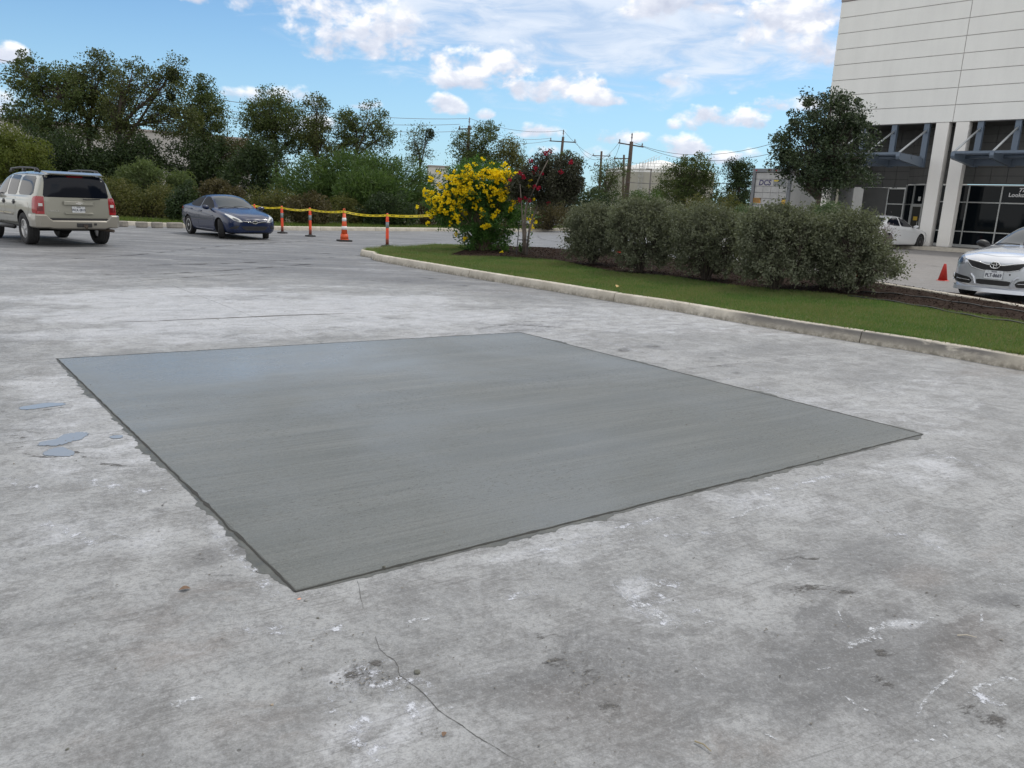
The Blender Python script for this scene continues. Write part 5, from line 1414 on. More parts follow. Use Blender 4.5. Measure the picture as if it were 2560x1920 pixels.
# mistletoe balls
for (u, v, d, rr, lab) in ((430, 190, 48.6, .42, 'large round ball of mistletoe high in the leaning tree'), (427, 242, 48.6, .30, 'lower smaller ball of mistletoe in the leaning tree'), (1075, 335, 59.6, .38, 'ball of mistletoe in the small bare tree')):
    q = far(u, v, d); r_ = np.random.default_rng(int(u))
    o = leaves('mistletoe', in_ball(520, r_) * rr * np.array([1, 1, 1.1]), .12, LM_MISTLE, None, 3)
    o.location = q; tag(o, lab, 'mistletoe', 'mistletoe balls in the trees')

# -- undergrowth: shrubs built like trees with short stems
SG = 'shrubs beyond the far kerb'
def shrub(label, u, dist, boxes, k, per, cr, leaf, lm, seed, name='shrub', group=SG, stems=5, up=.6, aspect=.4, shell=.35, bark=None, base=None, twr=.02, outward=False):
    b = base if base is not None else P_(u, dist)
    r_ = np.random.default_rng(seed); o = thing(name, label, 'shrub', b, 0, group)
    envs = [env(*bx, dist, b) if len(bx) == 4 else bx for bx in boxes]
    cl = cluster_pts(envs, k, r_, shell)
    st = MB()
    for q in cl[::max(1, len(cl) // 60)][:, :3]:
        f = Vector((r_.normal() * .12, r_.normal() * .12, 0)); q = Vector(q)
        m_ = f.lerp(q, .5) + Vector((0, 0, .12 * q.length))
        st.tube([f, m_, q], [twr, twr * .6, twr * .25], 4, cap=False)
    st.build('stem', bark or M_TWIG, o, smooth=True)
    cen = np.concatenate([c[:3] + in_ball(int(per * r_.uniform(.6, 1.4)) + 1, r_) * cr * r_.uniform(.7, 1.3) for c in cl])
    cen = cen[cen[:, 2] > .02]
    ow = None
    if outward:
        ow = cen - np.array([0, 0, .25 * max(e[5] for e in envs)]); ow /= np.linalg.norm(ow, axis=1)[:, None]
    leaves('foliage', cen, leaf, lm, o, seed + 2, aspect, up, outward=ow)
    return o
UNDER = [
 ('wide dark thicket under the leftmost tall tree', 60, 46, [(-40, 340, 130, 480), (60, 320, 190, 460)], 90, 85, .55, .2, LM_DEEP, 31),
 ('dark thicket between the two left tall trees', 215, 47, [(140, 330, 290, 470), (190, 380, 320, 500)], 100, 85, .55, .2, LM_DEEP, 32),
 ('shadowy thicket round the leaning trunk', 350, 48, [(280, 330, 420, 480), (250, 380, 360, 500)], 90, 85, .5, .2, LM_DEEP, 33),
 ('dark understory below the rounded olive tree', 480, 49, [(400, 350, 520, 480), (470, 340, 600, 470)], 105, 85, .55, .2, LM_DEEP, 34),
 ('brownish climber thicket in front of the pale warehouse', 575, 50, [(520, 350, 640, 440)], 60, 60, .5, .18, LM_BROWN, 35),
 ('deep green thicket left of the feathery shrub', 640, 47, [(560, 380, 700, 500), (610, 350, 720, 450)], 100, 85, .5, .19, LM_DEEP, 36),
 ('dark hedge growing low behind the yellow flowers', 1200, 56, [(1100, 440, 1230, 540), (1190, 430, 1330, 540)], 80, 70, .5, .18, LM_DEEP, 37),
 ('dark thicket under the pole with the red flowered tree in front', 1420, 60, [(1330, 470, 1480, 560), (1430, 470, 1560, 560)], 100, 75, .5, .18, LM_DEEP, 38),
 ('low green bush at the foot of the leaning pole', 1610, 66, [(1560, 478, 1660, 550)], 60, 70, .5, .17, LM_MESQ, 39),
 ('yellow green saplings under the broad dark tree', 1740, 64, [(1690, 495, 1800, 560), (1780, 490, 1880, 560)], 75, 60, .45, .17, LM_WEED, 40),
 ('light yellow green bush behind the roof of the tan car', 45, 38, [(-60, 330, 90, 470), (20, 350, 125, 440), (-20, 320, 60, 380)], 120, 95, .42, .15, LM_YG, 41),
 ('tall weeds in a long bank behind the concrete blocks', 370, 37.5, [(255, 470, 400, 570), (360, 465, 470, 570)], 130, 75, .38, .13, LM_WEED, 44),
 ('ragged weeds right behind the tan car', 285, 36.5, [(220, 440, 340, 560)], 70, 70, .38, .13, LM_WEED, 45),
 ('weedy growth between the blue car and the round shrub', 640, 38.5, [(590, 480, 700, 570), (660, 470, 740, 560)], 80, 70, .38, .13, LM_WEED, 46),
 ('weeds between the round shrub and the dark shrub', 870, 40.5, [(820, 490, 920, 575)], 50, 70, .35, .13, LM_WEED, 47),
 ('brown dry weeds right of the dark shrub', 1062, 43, [(1030, 500, 1110, 578)], 45, 60, .35, .13, LM_BROWN, 48),
 ('brownish low shrub seen past the thin trunks', 1375, 46, [(1320, 508, 1425, 582)], 60, 75, .38, .13, LM_BROWN, 49),
 ('dark weeds left of the yellow flowering shrub', 1120, 46, [(1085, 510, 1180, 585), (1170, 500, 1330, 585)], 70, 70, .4, .13, LM_WEED, 50),
]
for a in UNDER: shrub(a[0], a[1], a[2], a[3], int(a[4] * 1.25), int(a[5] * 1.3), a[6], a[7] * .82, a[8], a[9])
# feathery mound of mesquite
shrub('big feathery light green shrub rounded like a mound', 890, 45, [(690, 400, 870, 530), (780, 368, 980, 500), (900, 385, 1090, 530), (760, 440, 1010, 560)], 330, 85, .55, .30, LM_MESQ, 60, stems=12, aspect=.16, up=.8, outward=True, twr=.03)
shrub('feathery light green shrub in front, lower half of the mound', 930, 42.5, [(840, 430, 1020, 545)], 130, 80, .5, .30, LM_MESQ, 61, aspect=.16, up=.8, outward=True)
for (u, boxes, lab, sd_) in ((372, [(328, 398, 395, 500), (372, 410, 412, 500)], 'tall soft upright shrub with pale plumes, the largest of three', 62), (448, [(418, 430, 478, 510)], 'pale upright plume shrub left of the dark clipped shrub', 63), (312, [(292, 425, 330, 500)], 'small pale upright shrub nearest the tan car', 64)):
    shrub(lab, u, 40, boxes, 70, 70, .36, .20, LM_BACC, sd_, aspect=.2, up=1.6)
# clipped shrubs standing on the verge
for (u, dist, boxes, lm, lab, sd_) in ((545, 35.6, [(480, 455, 610, 560), (500, 452, 590, 520)], LM_BROWN, 'broad clipped brown green shrub right behind the roof of the blue car', 65),
        (455, 34.6, [(424, 462, 500, 570)], LM_DEEP, 'dark clipped shrub behind the tail of the blue car', 66),
        (775, 37.2, [(722, 484, 830, 566), (740, 500, 820, 572)], LM_BROWN, 'round clipped shrub behind the two middle posts', 67),
        (955, 40.2, [(902, 486, 1000, 570), (950, 488, 1042, 572)], LM_DEEP, 'dark round clipped shrub behind the tape near the yellow flowers', 68)):
    shrub(lab, u, dist, boxes, 120, 90, .30, .10, lm, sd_, group='clipped shrubs on the far verge', aspect=.55, shell=.5)
# a wooded line closing the far distance
r_ = np.random.default_rng(77); pts = []
for k in range(900):
    a = rad(r_.uniform(-60, 62)); d = r_.uniform(150, 210) if abs(a - rad(16)) > rad(9) else r_.uniform(190, 230)
    h_ = r_.uniform(3, 6.5) + 2.0 * math.sin(a * 9) ; pts.append((math.sin(a) * d, math.cos(a) * d, r_.uniform(.2, 1) * h_, 0))
cl = np.array(pts)[:, :3]
cen = np.concatenate([c + in_ball(34, r_) * np.array([3.0, 3.0, 1.4]) for c in cl]); cen[:, 2] = np.abs(cen[:, 2])
o = leaves('far_wood', cen, .8, LM_DEEP, None, 78, .6); tag(o, kind='stuff')

# -- live oak in front of the warehouse
b = Vector((far(2046, 520, 29).x, 29, .17))
tree('live_oak', 'dark leafy oak with a short trunk in front of the warehouse corner', b, [(0, 0, -.1)] + [tuple(far(u, v, 29) - b) for u, v in ((2041, 530), (2046, 500), (2050, 470))],
     [env(*bx, 29, b) for bx in ((1985, 232, 2165, 340), (1935, 300, 2085, 430), (2030, 290, 2190, 430), (1930, 370, 2060, 472), (2050, 380, 2185, 478), (1995, 410, 2110, 488), (2095, 245, 2140, 290), (1935, 330, 1975, 380))],
     300, 105, .30, .105, LM_LIVE, 90, None, .13, shell=.5, aspect=.42)

# -- sage shrubs in the island
def isl(u, v, z=.24): q = at(u, v, z); return Vector((q.x, q.y, z - .03))
def sage(u, v, boxes, lab, seed, lm=LM_SAGE, k=150, per=120, cr=.17, leaf=.045, twiggy=False):
    k, per, leaf = int(k * 1.75), int(per * 1.15), .050
    b = isl(u, v); d = b.y
    r_ = np.random.default_rng(seed); o = thing('sage_shrub', lab, 'shrub', b, 0, 'sage shrubs in the island bed')
    envs = [env(bx[0] - 6, bx[1], bx[2] + 6, bx[3] + 8, d, b, .95) for bx in boxes]
    k = int(k * 1.15)
    cl = cluster_pts(envs, k, r_, .60)[:, :3]
    cl = cl[cl[:, 2] > .12]
    st = MB()
    # stems fork upward from the crown of the root
    nst = 12; heads = [Vector((math.cos(i * 2.4) * .30 * math.sqrt(i + 1) / 2, math.sin(i * 2.4) * .30 * math.sqrt(i + 1) / 2, r_.uniform(.45, .75))) for i in range(nst)]
    for hd in heads: st.tube([Vector((hd.x * .12, hd.y * .12, -.05)), hd * .5 + Vector((0, 0, .05)), hd], [.022, .017, .012], 5, cap=False)
    for q in cl:
        q = Vector(q); s = min(heads, key=lambda h_: (h_ - q).length)
        m_ = s.lerp(q, .5) + Vector((r_.normal() * .03, r_.normal() * .03, -.03))
        st.tube([s, m_, q], [.010, .007, .003], 4, cap=False)
    st.build('stem', M_TWIG, o, smooth=True)
    # sprays: short shoots set with small leaves
    zt = max(e[2] + e[5] for e in envs)
    cen = []
    for c in cl:
        n_ = int(per * r_.uniform(.6, 1.4) * (0.62 + .38 * min(1, c[2] / (zt * .62))))
        dirs = r_.normal(size=(7, 3)) + np.array([c[0] * .9, c[1] * .9, 1.1]); dirs /= np.linalg.norm(dirs, axis=1)[:, None]
        kx = r_.integers(0, 7, n_); t = r_.uniform(-.35, 1.15, n_)[:, None]
        cen.append(c + dirs[kx] * t * cr * 1.35 + r_.normal(0, cr * .16, (n_, 3)))
    cen = np.concatenate(cen); cen = cen[cen[:, 2] > .02]
    leaves('foliage', cen, leaf, lm, o, seed + 1, .5, .5)
    return o
sage(1482, 655, [(1420, 532, 1560, 630), (1428, 522, 1540, 590), (1424, 600, 1510, 655)], 'leftmost sage shrub, its grey green dome beside the thin red tree', 101)
sage(1598, 674, [(1530, 515, 1690, 640), (1540, 508, 1680, 580), (1545, 610, 1680, 672)], 'second sage shrub from the left, the tallest and browner one', 102)
sage(1765, 692, [(1672, 530, 1850, 650), (1680, 520, 1830, 590), (1690, 620, 1840, 688)], 'third sage shrub from the left with bare forked stems showing below', 103, per=105)
sage(1868, 676, [(1825, 540, 1925, 640), (1835, 528, 1905, 590)], 'darker green sage shrub set back in the gap of the row', 104, LM_SAGE_D, 90, 110)
sage(1938, 716, [(1846, 540, 2030, 670), (1860, 528, 2020, 600), (1850, 640, 2010, 712)], 'fourth sage shrub of the front row, wide and leafy down to the mulch', 105)
sage(2060, 712, [(1990, 535, 2110, 660), (2005, 528, 2100, 600)], 'dense green sage shrub wedged between the last two of the row', 106, LM_SAGE_D, 110, 115)
sage(2122, 726, [(2030, 545, 2200, 670), (2050, 536, 2180, 610), (2040, 640, 2190, 722), (2150, 640, 2245, 690)], 'rightmost sage shrub with a loose branch reaching toward the parked car', 107, per=95)
# lilac dead twigs at the right end
b = isl(2160, 715); d = b.y; r_ = np.random.default_rng(108)
o = thing('twiggy_shrub', 'bare lilac grey twiggy shrub at the right end of the sage row', 'shrub', b)
tm = MB(); tips = []
for i in range(70):
    e = far(r_.uniform(2165, 2232), r_.uniform(555, 650), d) - b
    e.y += r_.normal() * .15; m_ = e * .55 + Vector((r_.normal() * .05, 0, -.05))
    tm.tube([(r_.normal() * .04, r_.normal() * .04, 0), m_, e], [.009, .006, .003], 4, cap=False)
    for _ in range(6): tips.append(np.array(e) * r_.uniform(.7, 1.05) + r_.normal(0, .05, 3))
tm.build('twigs', mat('lilac_twig', (.20, .165, .17), .9), o)
leaves('dry_buds', np.concatenate([np.array(tips) + r_.normal(0, .03, (len(tips), 3)) for _ in range(5)]), .035, leaf_mat('dry_bud', [(.18, .14, .15), (.27, .21, .24), (.33, .28, .30)], .2), o, 109, .45, .8)

# -- yellow bells
b = isl(1214, 626, .17); d = b.y
r_ = np.random.default_rng(120)
yb = thing('yellow_bell_shrub', 'big rounded shrub covered with clusters of bright yellow flowers', 'shrub', b)
boxes = [(1110, 408, 1290, 520), (1070, 460, 1200, 560), (1180, 420, 1320, 560), (1060, 480, 1140, 560), (1120, 500, 1300, 600), (1150, 560, 1275, 632), (1290, 520, 1345, 570), (1135, 405, 1260, 470)]
envs = [env(*bx, d, b, .9) for bx in boxes]
cl = cluster_pts(envs, 300, r_, .6)
st = MB()
for q in cl[::4][:, :3]:
    q = Vector(q); f = Vector((r_.normal() * .12, r_.normal() * .12, 0)); st.tube([f, f.lerp(q, .5) + Vector((0, 0, .15)), q], [.018, .012, .005], 4, cap=False)
st.build('stem', mat('tan_stem', (.14, .11, .075), .9), yb, smooth=True)
cen = []; ow = []
for c in cl[:, :3]:
    n_ = int(95 * r_.uniform(.6, 1.4)); dirs = r_.normal(size=(9, 3)); dirs /= np.linalg.norm(dirs, axis=1)[:, None]
    kx = r_.integers(0, 9, n_)
    cen.append(c + dirs[kx] * r_.uniform(0, 1.1, n_)[:, None] * .26 + r_.normal(0, .045, (n_, 3))); ow.append(dirs[kx])
cen = np.concatenate(cen); ow = np.concatenate(ow); ok = cen[:, 2] > .02
leaves('foliage', cen[ok], .10, LM_BELL, yb, 121, .30, -.1, outward=ow[ok])
# trumpet flowers in heads; each flower a flared cup of five petals
M_YEL = leaf_mat('petal_yellow', [(.84, .58, .006), (.90, .68, .012), (.92, .75, .03), (.80, .52, .006)], .35, .5, .2)
def flower_heads(heads, n_each, r_head, s, mt, parent, seed, name='flowers'):
    r_ = np.random.default_rng(seed); co = []
    for hpos in heads:
        for _ in range(int(n_each * r_.uniform(.5, 1.5)) + 1):
            c = hpos + in_ball(1, r_)[0] * r_head
            ax = r_.normal(size=3) + np.array([0, -.6, .3]); ax /= np.linalg.norm(ax)
            a1 = np.cross(ax, [0, 0, 1.0]); a1 /= np.linalg.norm(a1) + 1e-9; a2 = np.cross(ax, a1)
            ss = s * r_.uniform(.7, 1.2)
            for p in range(5):
                t0, t1 = p * 1.2566, p * 1.2566 + 1.15
                r0 = a1 * math.cos(t0) + a2 * math.sin(t0); r1 = a1 * math.cos(t1) + a2 * math.sin(t1)
                co += [c - ax * ss * .55, c + r0 * ss * .5 + ax * ss * .1, c + (r0 + r1) * ss * .33 + ax * ss * .22, c + r1 * ss * .5 + ax * ss * .1]
    return np_mesh(name, np.array(co), 4, mt, parent)
heads = []
# flowers crowd the top and the left shoulder of the shrub
for (u, v, du, dv, n_) in ((1200, 440, 75, 24, 95), (1150, 465, 50, 30, 55), (1085, 505, 24, 36, 45), (1120, 500, 40, 40, 32), (1160, 500, 34, 40, 28), (1250, 440, 40, 22, 40), (1215, 500, 60, 30, 22), (1255, 490, 25, 20, 16), (1215, 565, 10, 10, 6), (1225, 535, 60, 22, 8), (1290, 505, 16, 30, 8), (1330, 555, 14, 16, 6), (1140, 545, 18, 14, 7), (1270, 440, 14, 8, 12), (1330, 468, 8, 12, 3), (1165, 588, 20, 20, 3)):
    for _ in range(int(n_ * .8)):
        uu, vv = u + r_.normal() * du * .55, v + r_.normal() * dv * .55
        q = np.array(far(uu, vv, d) - b)
        # set it on the skin of the shrub facing us
        best = -9
        for e in envs:
            k = ((q[0] - e[0]) / e[3]) ** 2 + ((q[2] - e[2]) / e[5]) ** 2
            if k < 1.08: best = max(best, e[4] * math.sqrt(max(0, 1.08 - k)) - e[1])
        if best < -5: best = .1
        q[1] = -best * r_.uniform(.85, 1.08) if r_.uniform() < .8 else best * r_.uniform(-.5, 1)
        heads.append(q * np.array([1, 1, 1]))
flower_heads(heads, 8, .075, .062, M_YEL, yb, 122)
o = flower_heads([np.array([0, 0, .03])], 5, .07, .06, M_YEL, None, 123, 'fallen_flower'); o.location = isl(1256, 632, .19); tag(o, 'fallen yellow flowers on the mulch at the foot of the yellow shrub', 'flower')

# -- crepe myrtle: thin grey stems, plum leaves, red flower heads
b = isl(1311, 637, .19); d = b.y; r_ = np.random.default_rng(130)
cm = thing('crepe_myrtle', 'thin stemmed small tree with dark plum leaves and a few red flower heads', 'tree', b)
tm = MB()
paths = [[(1309, 638), (1308, 590), (1306, 545), (1303, 500), (1300, 460)], [(1312, 638), (1314, 590), (1313, 540), (1318, 500), (1330, 440)], [(1315, 638), (1322, 585), (1332, 545), (1345, 510), (1362, 470), (1385, 420)], [(1311, 638), (1309, 580), (1314, 520), (1350, 440), (1370, 400)], [(1345, 510), (1380, 480), (1420, 440)], [(1318, 500), (1300, 460), (1285, 440)]]
for pi, pth in enumerate(paths):
    pts = [far(u, v, d + (.15 * i * ((pi % 3) - 1))) - b for i, (u, v) in enumerate(pth)]
    tm.tube(pts, list(np.linspace(.034 if pi < 4 else .018, .010, len(pts))), 7)
tm.build('trunk', M_BARK2, cm, smooth=True)
envs = [env(*bx, d, b, .8) for bx in ((1268, 425, 1370, 510), (1272, 430, 1350, 505), (1290, 400, 1380, 480), (1310, 420, 1440, 520), (1365, 390, 1470, 480), (1330, 375, 1385, 440), (1385, 430, 1465, 510), (1345, 366, 1375, 400))]
cl = cluster_pts(envs, 230, r_, .4)[:, :3]
tw = MB()
for q in cl[::2]:
    q = Vector(q); s = min((far(u, v, d) - b for pth in paths for u, v in pth[2:]), key=lambda p: (p - q).length); tw.tube([s, s.lerp(q, .5) + Vector((0, 0, .04)), q], [.008, .006, .003], 4, cap=False)
tw.build('branches', M_TWIG, cm)
leaves('crown', np.concatenate([c + in_ball(int(75 * r_.uniform(.5, 1.4)), r_) * .19 for c in cl]), .065, LM_CREPE, cm, 131, .5, .4)
M_RED = leaf_mat('petal_red', [(.22, .008, .030), (.34, .014, .045), (.46, .03, .07)], .3, .6, .2)
fl = [np.array(far(u, v, d) - b) + np.array([0, -.45 + r_.normal() * .1, 0]) for u, v in ((1276, 450), (1300, 434), (1308, 444), (1345, 472), (1335, 432), (1300, 500), (1312, 498), (1322, 502), (1337, 422), (1363, 385), (1372, 380), (1400, 432), (1424, 408), (1352, 436), (1336, 468), (1370, 508), (1326, 404))]
flower_heads(fl, 20, .065, .035, M_RED, cm, 132)
flower_heads([np.array(far(u, v, d) - b) + np.array([0, -.3, 0]) for u, v in ((1323, 465), (1332, 498), (1340, 556), (1326, 454))], 4, .06, .06, M_YEL, cm, 133, 'caught_flowers')
# steel stake frame beside the stems
m_iron = mat('dark_iron', (.025, .025, .027), .6)
sf_ = MB()
la_, lb_, ra_, rb_ = [far(u, v, d - .12) for u, v in ((1291, 637), (1298, 562), (1317, 637), (1323, 562))]
sf_.tube([la_, lb_], .012, 6).tube([ra_, rb_], .012, 6).tube([lb_, rb_], .011, 6).tube([la_.lerp(lb_, .5), ra_.lerp(rb_, .5)], .011, 6)
tag(sf_.build('plant_stake', m_iron), 'dark iron stake frame like a small ladder beside the thin grey stems', 'plant stake')
# seedling at its foot
b2 = isl(1303, 634, .19); r_ = np.random.default_rng(140)
sp_ = thing('seedling', 'small leafy seedling growing at the foot of the thin grey stems', 'plant', b2)
tm = MB(); cc = []
for e in ((.06, 0, .5), (-.05, .02, .35), (.22, -.03, .3), (.02, .05, .25), (.3, 0, .62)):
    tm.tube([(0, 0, 0), (e[0] * .4, e[1], e[2] * .6), e], [.006, .005, .003], 4); cc += [np.array(e) * t + r_.normal(0, .03, 3) for t in r_.uniform(.3, 1, 34)]
tm.build('stem', M_TWIG, sp_); leaves('foliage', np.array(cc), .07, LM_BELL, sp_, 141, .5, .3)
# ================================================================== vehicles
def bake(o):
    dg = bpy.context.evaluated_depsgraph_get()
    me = bpy.data.meshes.new_from_object(o.evaluated_get(dg))
    return me

def ring_pts(st):
    """half section (bottom middle -> side -> top middle) as y, z pairs"""
    w, zb, zm, zh, zt = st['w'], st['zb'], st['zm'], st['zh'], st['zt']
    yg, yr, zr = st.get('yg', w * .90), st.get('yr', w * .62), st.get('zr', zt - .03)
    zg = st.get('zg', zh + .035)
    return [(0, zb), (w * .80, zb), (w * .965, zb + .07), (w, zm), (w * st.get('kh', .975), zh), (yg, zg), (yr, zr), (yr * .55, zt - .012), (0, zt)]

def car_body(stations, levels=2):
    """closed smooth hull lofted through cross sections from nose to tail"""
    vs_, fs_ = [], []
    for st in stations:
        hp = ring_pts(st)
        full_ = [(y, z) for y, z in hp] + [(-y, z) for y, z in hp[-2:0:-1]]
        vs_ += [(st['x'], y, z) for y, z in full_]
    n = 16; k = len(stations)
    for i in range(k - 1):
        for j in range(n): fs_.append((i * n + j, (i + 1) * n + j, (i + 1) * n + (j + 1) % n, i * n + (j + 1) % n))
    # end caps as strips of quads
    for base, flip in ((0, False), ((k - 1) * n, True)):
        q = [(0, 1, 15, 15), (1, 2, 14, 15), (2, 3, 13, 14), (3, 4, 12, 13), (4, 5, 11, 12), (5, 6, 10, 11), (6, 7, 9, 10), (7, 8, 9, 9)]
        for f in q:
            f = tuple(dict.fromkeys(base + a for a in f)); fs_.append(f if not flip else tuple(reversed(f)))
    me = bpy.data.meshes.new('hull'); me.from_pydata(vs_, [], fs_)
    bm = bmesh.new(); bm.from_mesh(me); bmesh.ops.recalc_face_normals(bm, faces=bm.faces)
    cr = bm.edges.layers.float.new('crease_edge')
    for e in bm.edges:
        a, b = sorted(v.index for v in e.verts)
        ja, jb = a % n, b % n; ia, ib = a // n, b // n
        if ja == jb and ja in (5, 11) : e[cr] = .35
        if ja == jb and ja in (1, 15): e[cr] = .6
        if ja == jb and ja in (6, 10): e[cr] = .25
        if ia == ib and ia in (0, k - 1): e[cr] = .3
    bm.to_mesh(me); bm.free()
    o = bpy.data.objects.new('hull', me); COL.objects.link(o)
    s = o.modifiers.new('s', 'SUBSURF'); s.levels = levels; s.render_levels = levels
    out = bake(o); bpy.data.objects.remove(o)
    return out

def cut_arches(me, arches, mats_):
    """cut wheel wells (x, z, radius, half track inside)"""
    o = bpy.data.objects.new('body', me); COL.objects.link(o)
    tmp = []
    for (x, z, r_, yi, w) in arches:
        for s in (-1, 1):
            c = MB().lathe([(r_, yi), (r_, w + .3)], 32, 'Y', (x, 0, z)) if s > 0 else MB().lathe([(r_, -w - .3), (r_, -yi)], 32, 'Y', (x, 0, z))
            co_ = c.build('cutter', None)
            md = o.modifiers.new('b', 'BOOLEAN'); md.object = co_; md.operation = 'DIFFERENCE'; md.solver = 'EXACT'; tmp.append(co_)
    out = bake(o); bpy.data.objects.remove(o)
    for t in tmp: bpy.data.objects.remove(t)
    out.materials.clear()
    for mm in mats_: out.materials.append(mm)
    mi = np.zeros(len(out.polygons), dtype=np.int32); sm = np.ones(len(out.polygons), dtype=bool)
    for p in out.polygons:
        c = p.center
        for (x, z, r_, yi, w) in arches:
            d = math.hypot(c.x - x, c.z - z)
            if d < r_ * 1.005 and abs(p.normal.z * (c.z - z) + p.normal.x * (c.x - x)) > -2 and (abs(d - r_) < .02 or abs(abs(c.y) - yi) < .01):
                if abs(c.y) < w * .985 or abs(abs(c.y) - yi) < .01: mi[p.index] = 1
                sm[p.index] = False
        if p.normal.z < -.8 and c.z < .35: mi[p.index] = 1
    out.polygons.foreach_set('material_index', mi); out.polygons.foreach_set('use_smooth', np.ones(len(sm), dtype=bool))
    bm = bmesh.new(); bm.from_mesh(out)
    for e in bm.edges:
        if len(e.link_faces) == 2 and e.calc_face_angle(0) > .7: e.smooth = False
    bm.to_mesh(out); bm.free()
    return out

def rounded(poly, k=2):
    for it in range(k):
        q_ = (.12, .88) if k == 1 else (.22, .78)
        poly = [tuple(np.array(a) * (1 - t) + np.array(b) * t) for a, b in zip(poly, poly[1:] + poly[:1]) for t in q_]
    return poly

class Skin:
    """lays shaped pieces onto a hull"""
    def __init__(s, me):
        bm = bmesh.new(); bm.from_mesh(me); bmesh.ops.triangulate(bm, faces=bm.faces)
        s.bvh = BVHTree.FromBMesh(bm); bm.free()
    FR = {'right': ((0, 1, 0), (1, 0, 0), (0, 0, 1)), 'left': ((0, -1, 0), (1, 0, 0), (0, 0, 1)), 'front': ((-1, 0, 0), (0, 1, 0), (0, 0, 1)),
          'rear': ((1, 0, 0), (0, 1, 0), (0, 0, 1)), 'top': ((0, 0, -1), (1, 0, 0), (0, 1, 0))}
    def drop(s, fr, u, v):
        d, eu, ev = (Vector(q) for q in fr)
        o = eu * u + ev * v - d * 6
        h = s.bvh.ray_cast(o, d)
        if h[0] is None: h = s.bvh.find_nearest(o + d * 5.2)
        nn = h[1]
        if nn.dot(d) > 0: nn = -nn
        return h[0], nn
    def piece(s, view, poly, name, mt, parent, off=.004, res=.06, skirt=.012, round_=2, push=0.0):
        fr = s.FR[view] if isinstance(view, str) else view
        if round_: poly = rounded(poly, round_)
        b = []
        for p, q in zip(poly, poly[1:] + poly[:1]):
            p, q = np.array(p), np.array(q); m_ = max(1, int(np.linalg.norm(q - p) / res))
            b += [tuple(p + (q - p) * i / m_) for i in range(m_)]
        pa = np.array(b); lo, hi = pa.min(0), pa.max(0)
        gx, gy = np.meshgrid(np.arange(lo[0] + res / 2, hi[0], res), np.arange(lo[1] + res / 2, hi[1], res))
        q = np.stack([gx.ravel(), gy.ravel()], -1); q = q[inside(q, pa)] if len(q) else q
        if len(q):
            dm = np.min(np.linalg.norm(q[:, None] - pa[None], axis=2), axis=1); q = q[dm > res * .4]
        r_ = delaunay_2d_cdt([Vector(p) for p in b] + [Vector(p) for p in q], [], [list(range(len(b)))], 1, 1e-6)
        vs_, nn = [], []
        for p in r_[0]:
            c, n_ = s.drop(fr, p.x, p.y); nn.append(n_); vs_.append(c + n_ * (off - push))
        fs_ = [tuple(f) for f in r_[2]]
        cnt = {}
        for f in fs_:
            for a, c in zip(f, f[1:] + f[:1]): cnt[(a, c)] = 1
        rim = [(a, c) for (a, c) in cnt if (c, a) not in cnt]
        low = {}
        for a, c in rim:
            for k in (a, c):
                if k not in low: low[k] = len(vs_); vs_.append(vs_[k] - nn[k] * skirt)
        nb = len(fs_)
        fs_ += [(c, a, low[a], low[c]) for a, c in rim]
        o = M(name, vs_, fs_, mt, parent, smooth=True)
        bm = bmesh.new(); bm.from_mesh(o.data)
        d = Vector(fr[0])
        bm.faces.ensure_lookup_table()
        if sum(1 for f in bm.faces[:nb] if f.normal.dot(d) > 0) > nb / 2:
            for f in bm.faces: f.normal_flip()
        for e in bm.edges:
            if len(e.link_faces) == 2 and e.calc_face_angle(0) > .8: e.smooth = False
        bm.to_mesh(o.data); bm.free()
        return o
    def line(s, view, pts, wd, name, mt, parent, off=.003, n=12):
        """raised or dark line laid along the hull"""
        fr = s.FR[view] if isinstance(view, str) else view
        P = []
        for a, b in zip(pts, pts[1:]):
            for i in range(n): P.append(np.array(a) + (np.array(b) - np.array(a)) * i / n)
        P.append(np.array(pts[-1]))
        mb = MB(); pp = []
        for p in P:
            c, n_ = s.drop(fr, *p); pp.append(c + n_ * (off - wd * .35))
        mb.tube(pp, wd * .5, 5)
        return mb.build(name, mt, parent, smooth=True)

m_tyre = mat('tyre_rubber', (.020, .020, .021), .85, var=.25, vscale=20)
m_black = mat('black_plastic', (.016, .016, .017), .5)
m_well = mat('wheel_well', (.010, .010, .010), .9)
m_carglass = mat('car_glass', (.005, .007, .013), .025, spec=.22)
m_screen = mat('windscreen_glass', (.030, .040, .048), .04, spec=.42)
m_chrome = mat('chrome', (.72, .72, .72), .12, metal=1.0)
m_lamp = mat('clear_lamp', (.55, .56, .55), .12, spec=.7, coat=.6)
m_lampin = mat('lamp_bowl', (.16, .165, .17), .15, metal=.6)
m_redlamp = mat('red_lens', (.30, .012, .018), .12, spec=.6, coat=.5)
m_plate = mat('plate_white', (.66, .68, .70), .45)
m_plateink = mat('plate_ink', (.03, .035, .06), .5)
m_rim = mat('alloy_rim', (.46, .46, .46), .3, metal=.75)
m_rimdark = mat('dark_rim', (.10, .10, .105), .35, metal=.6)

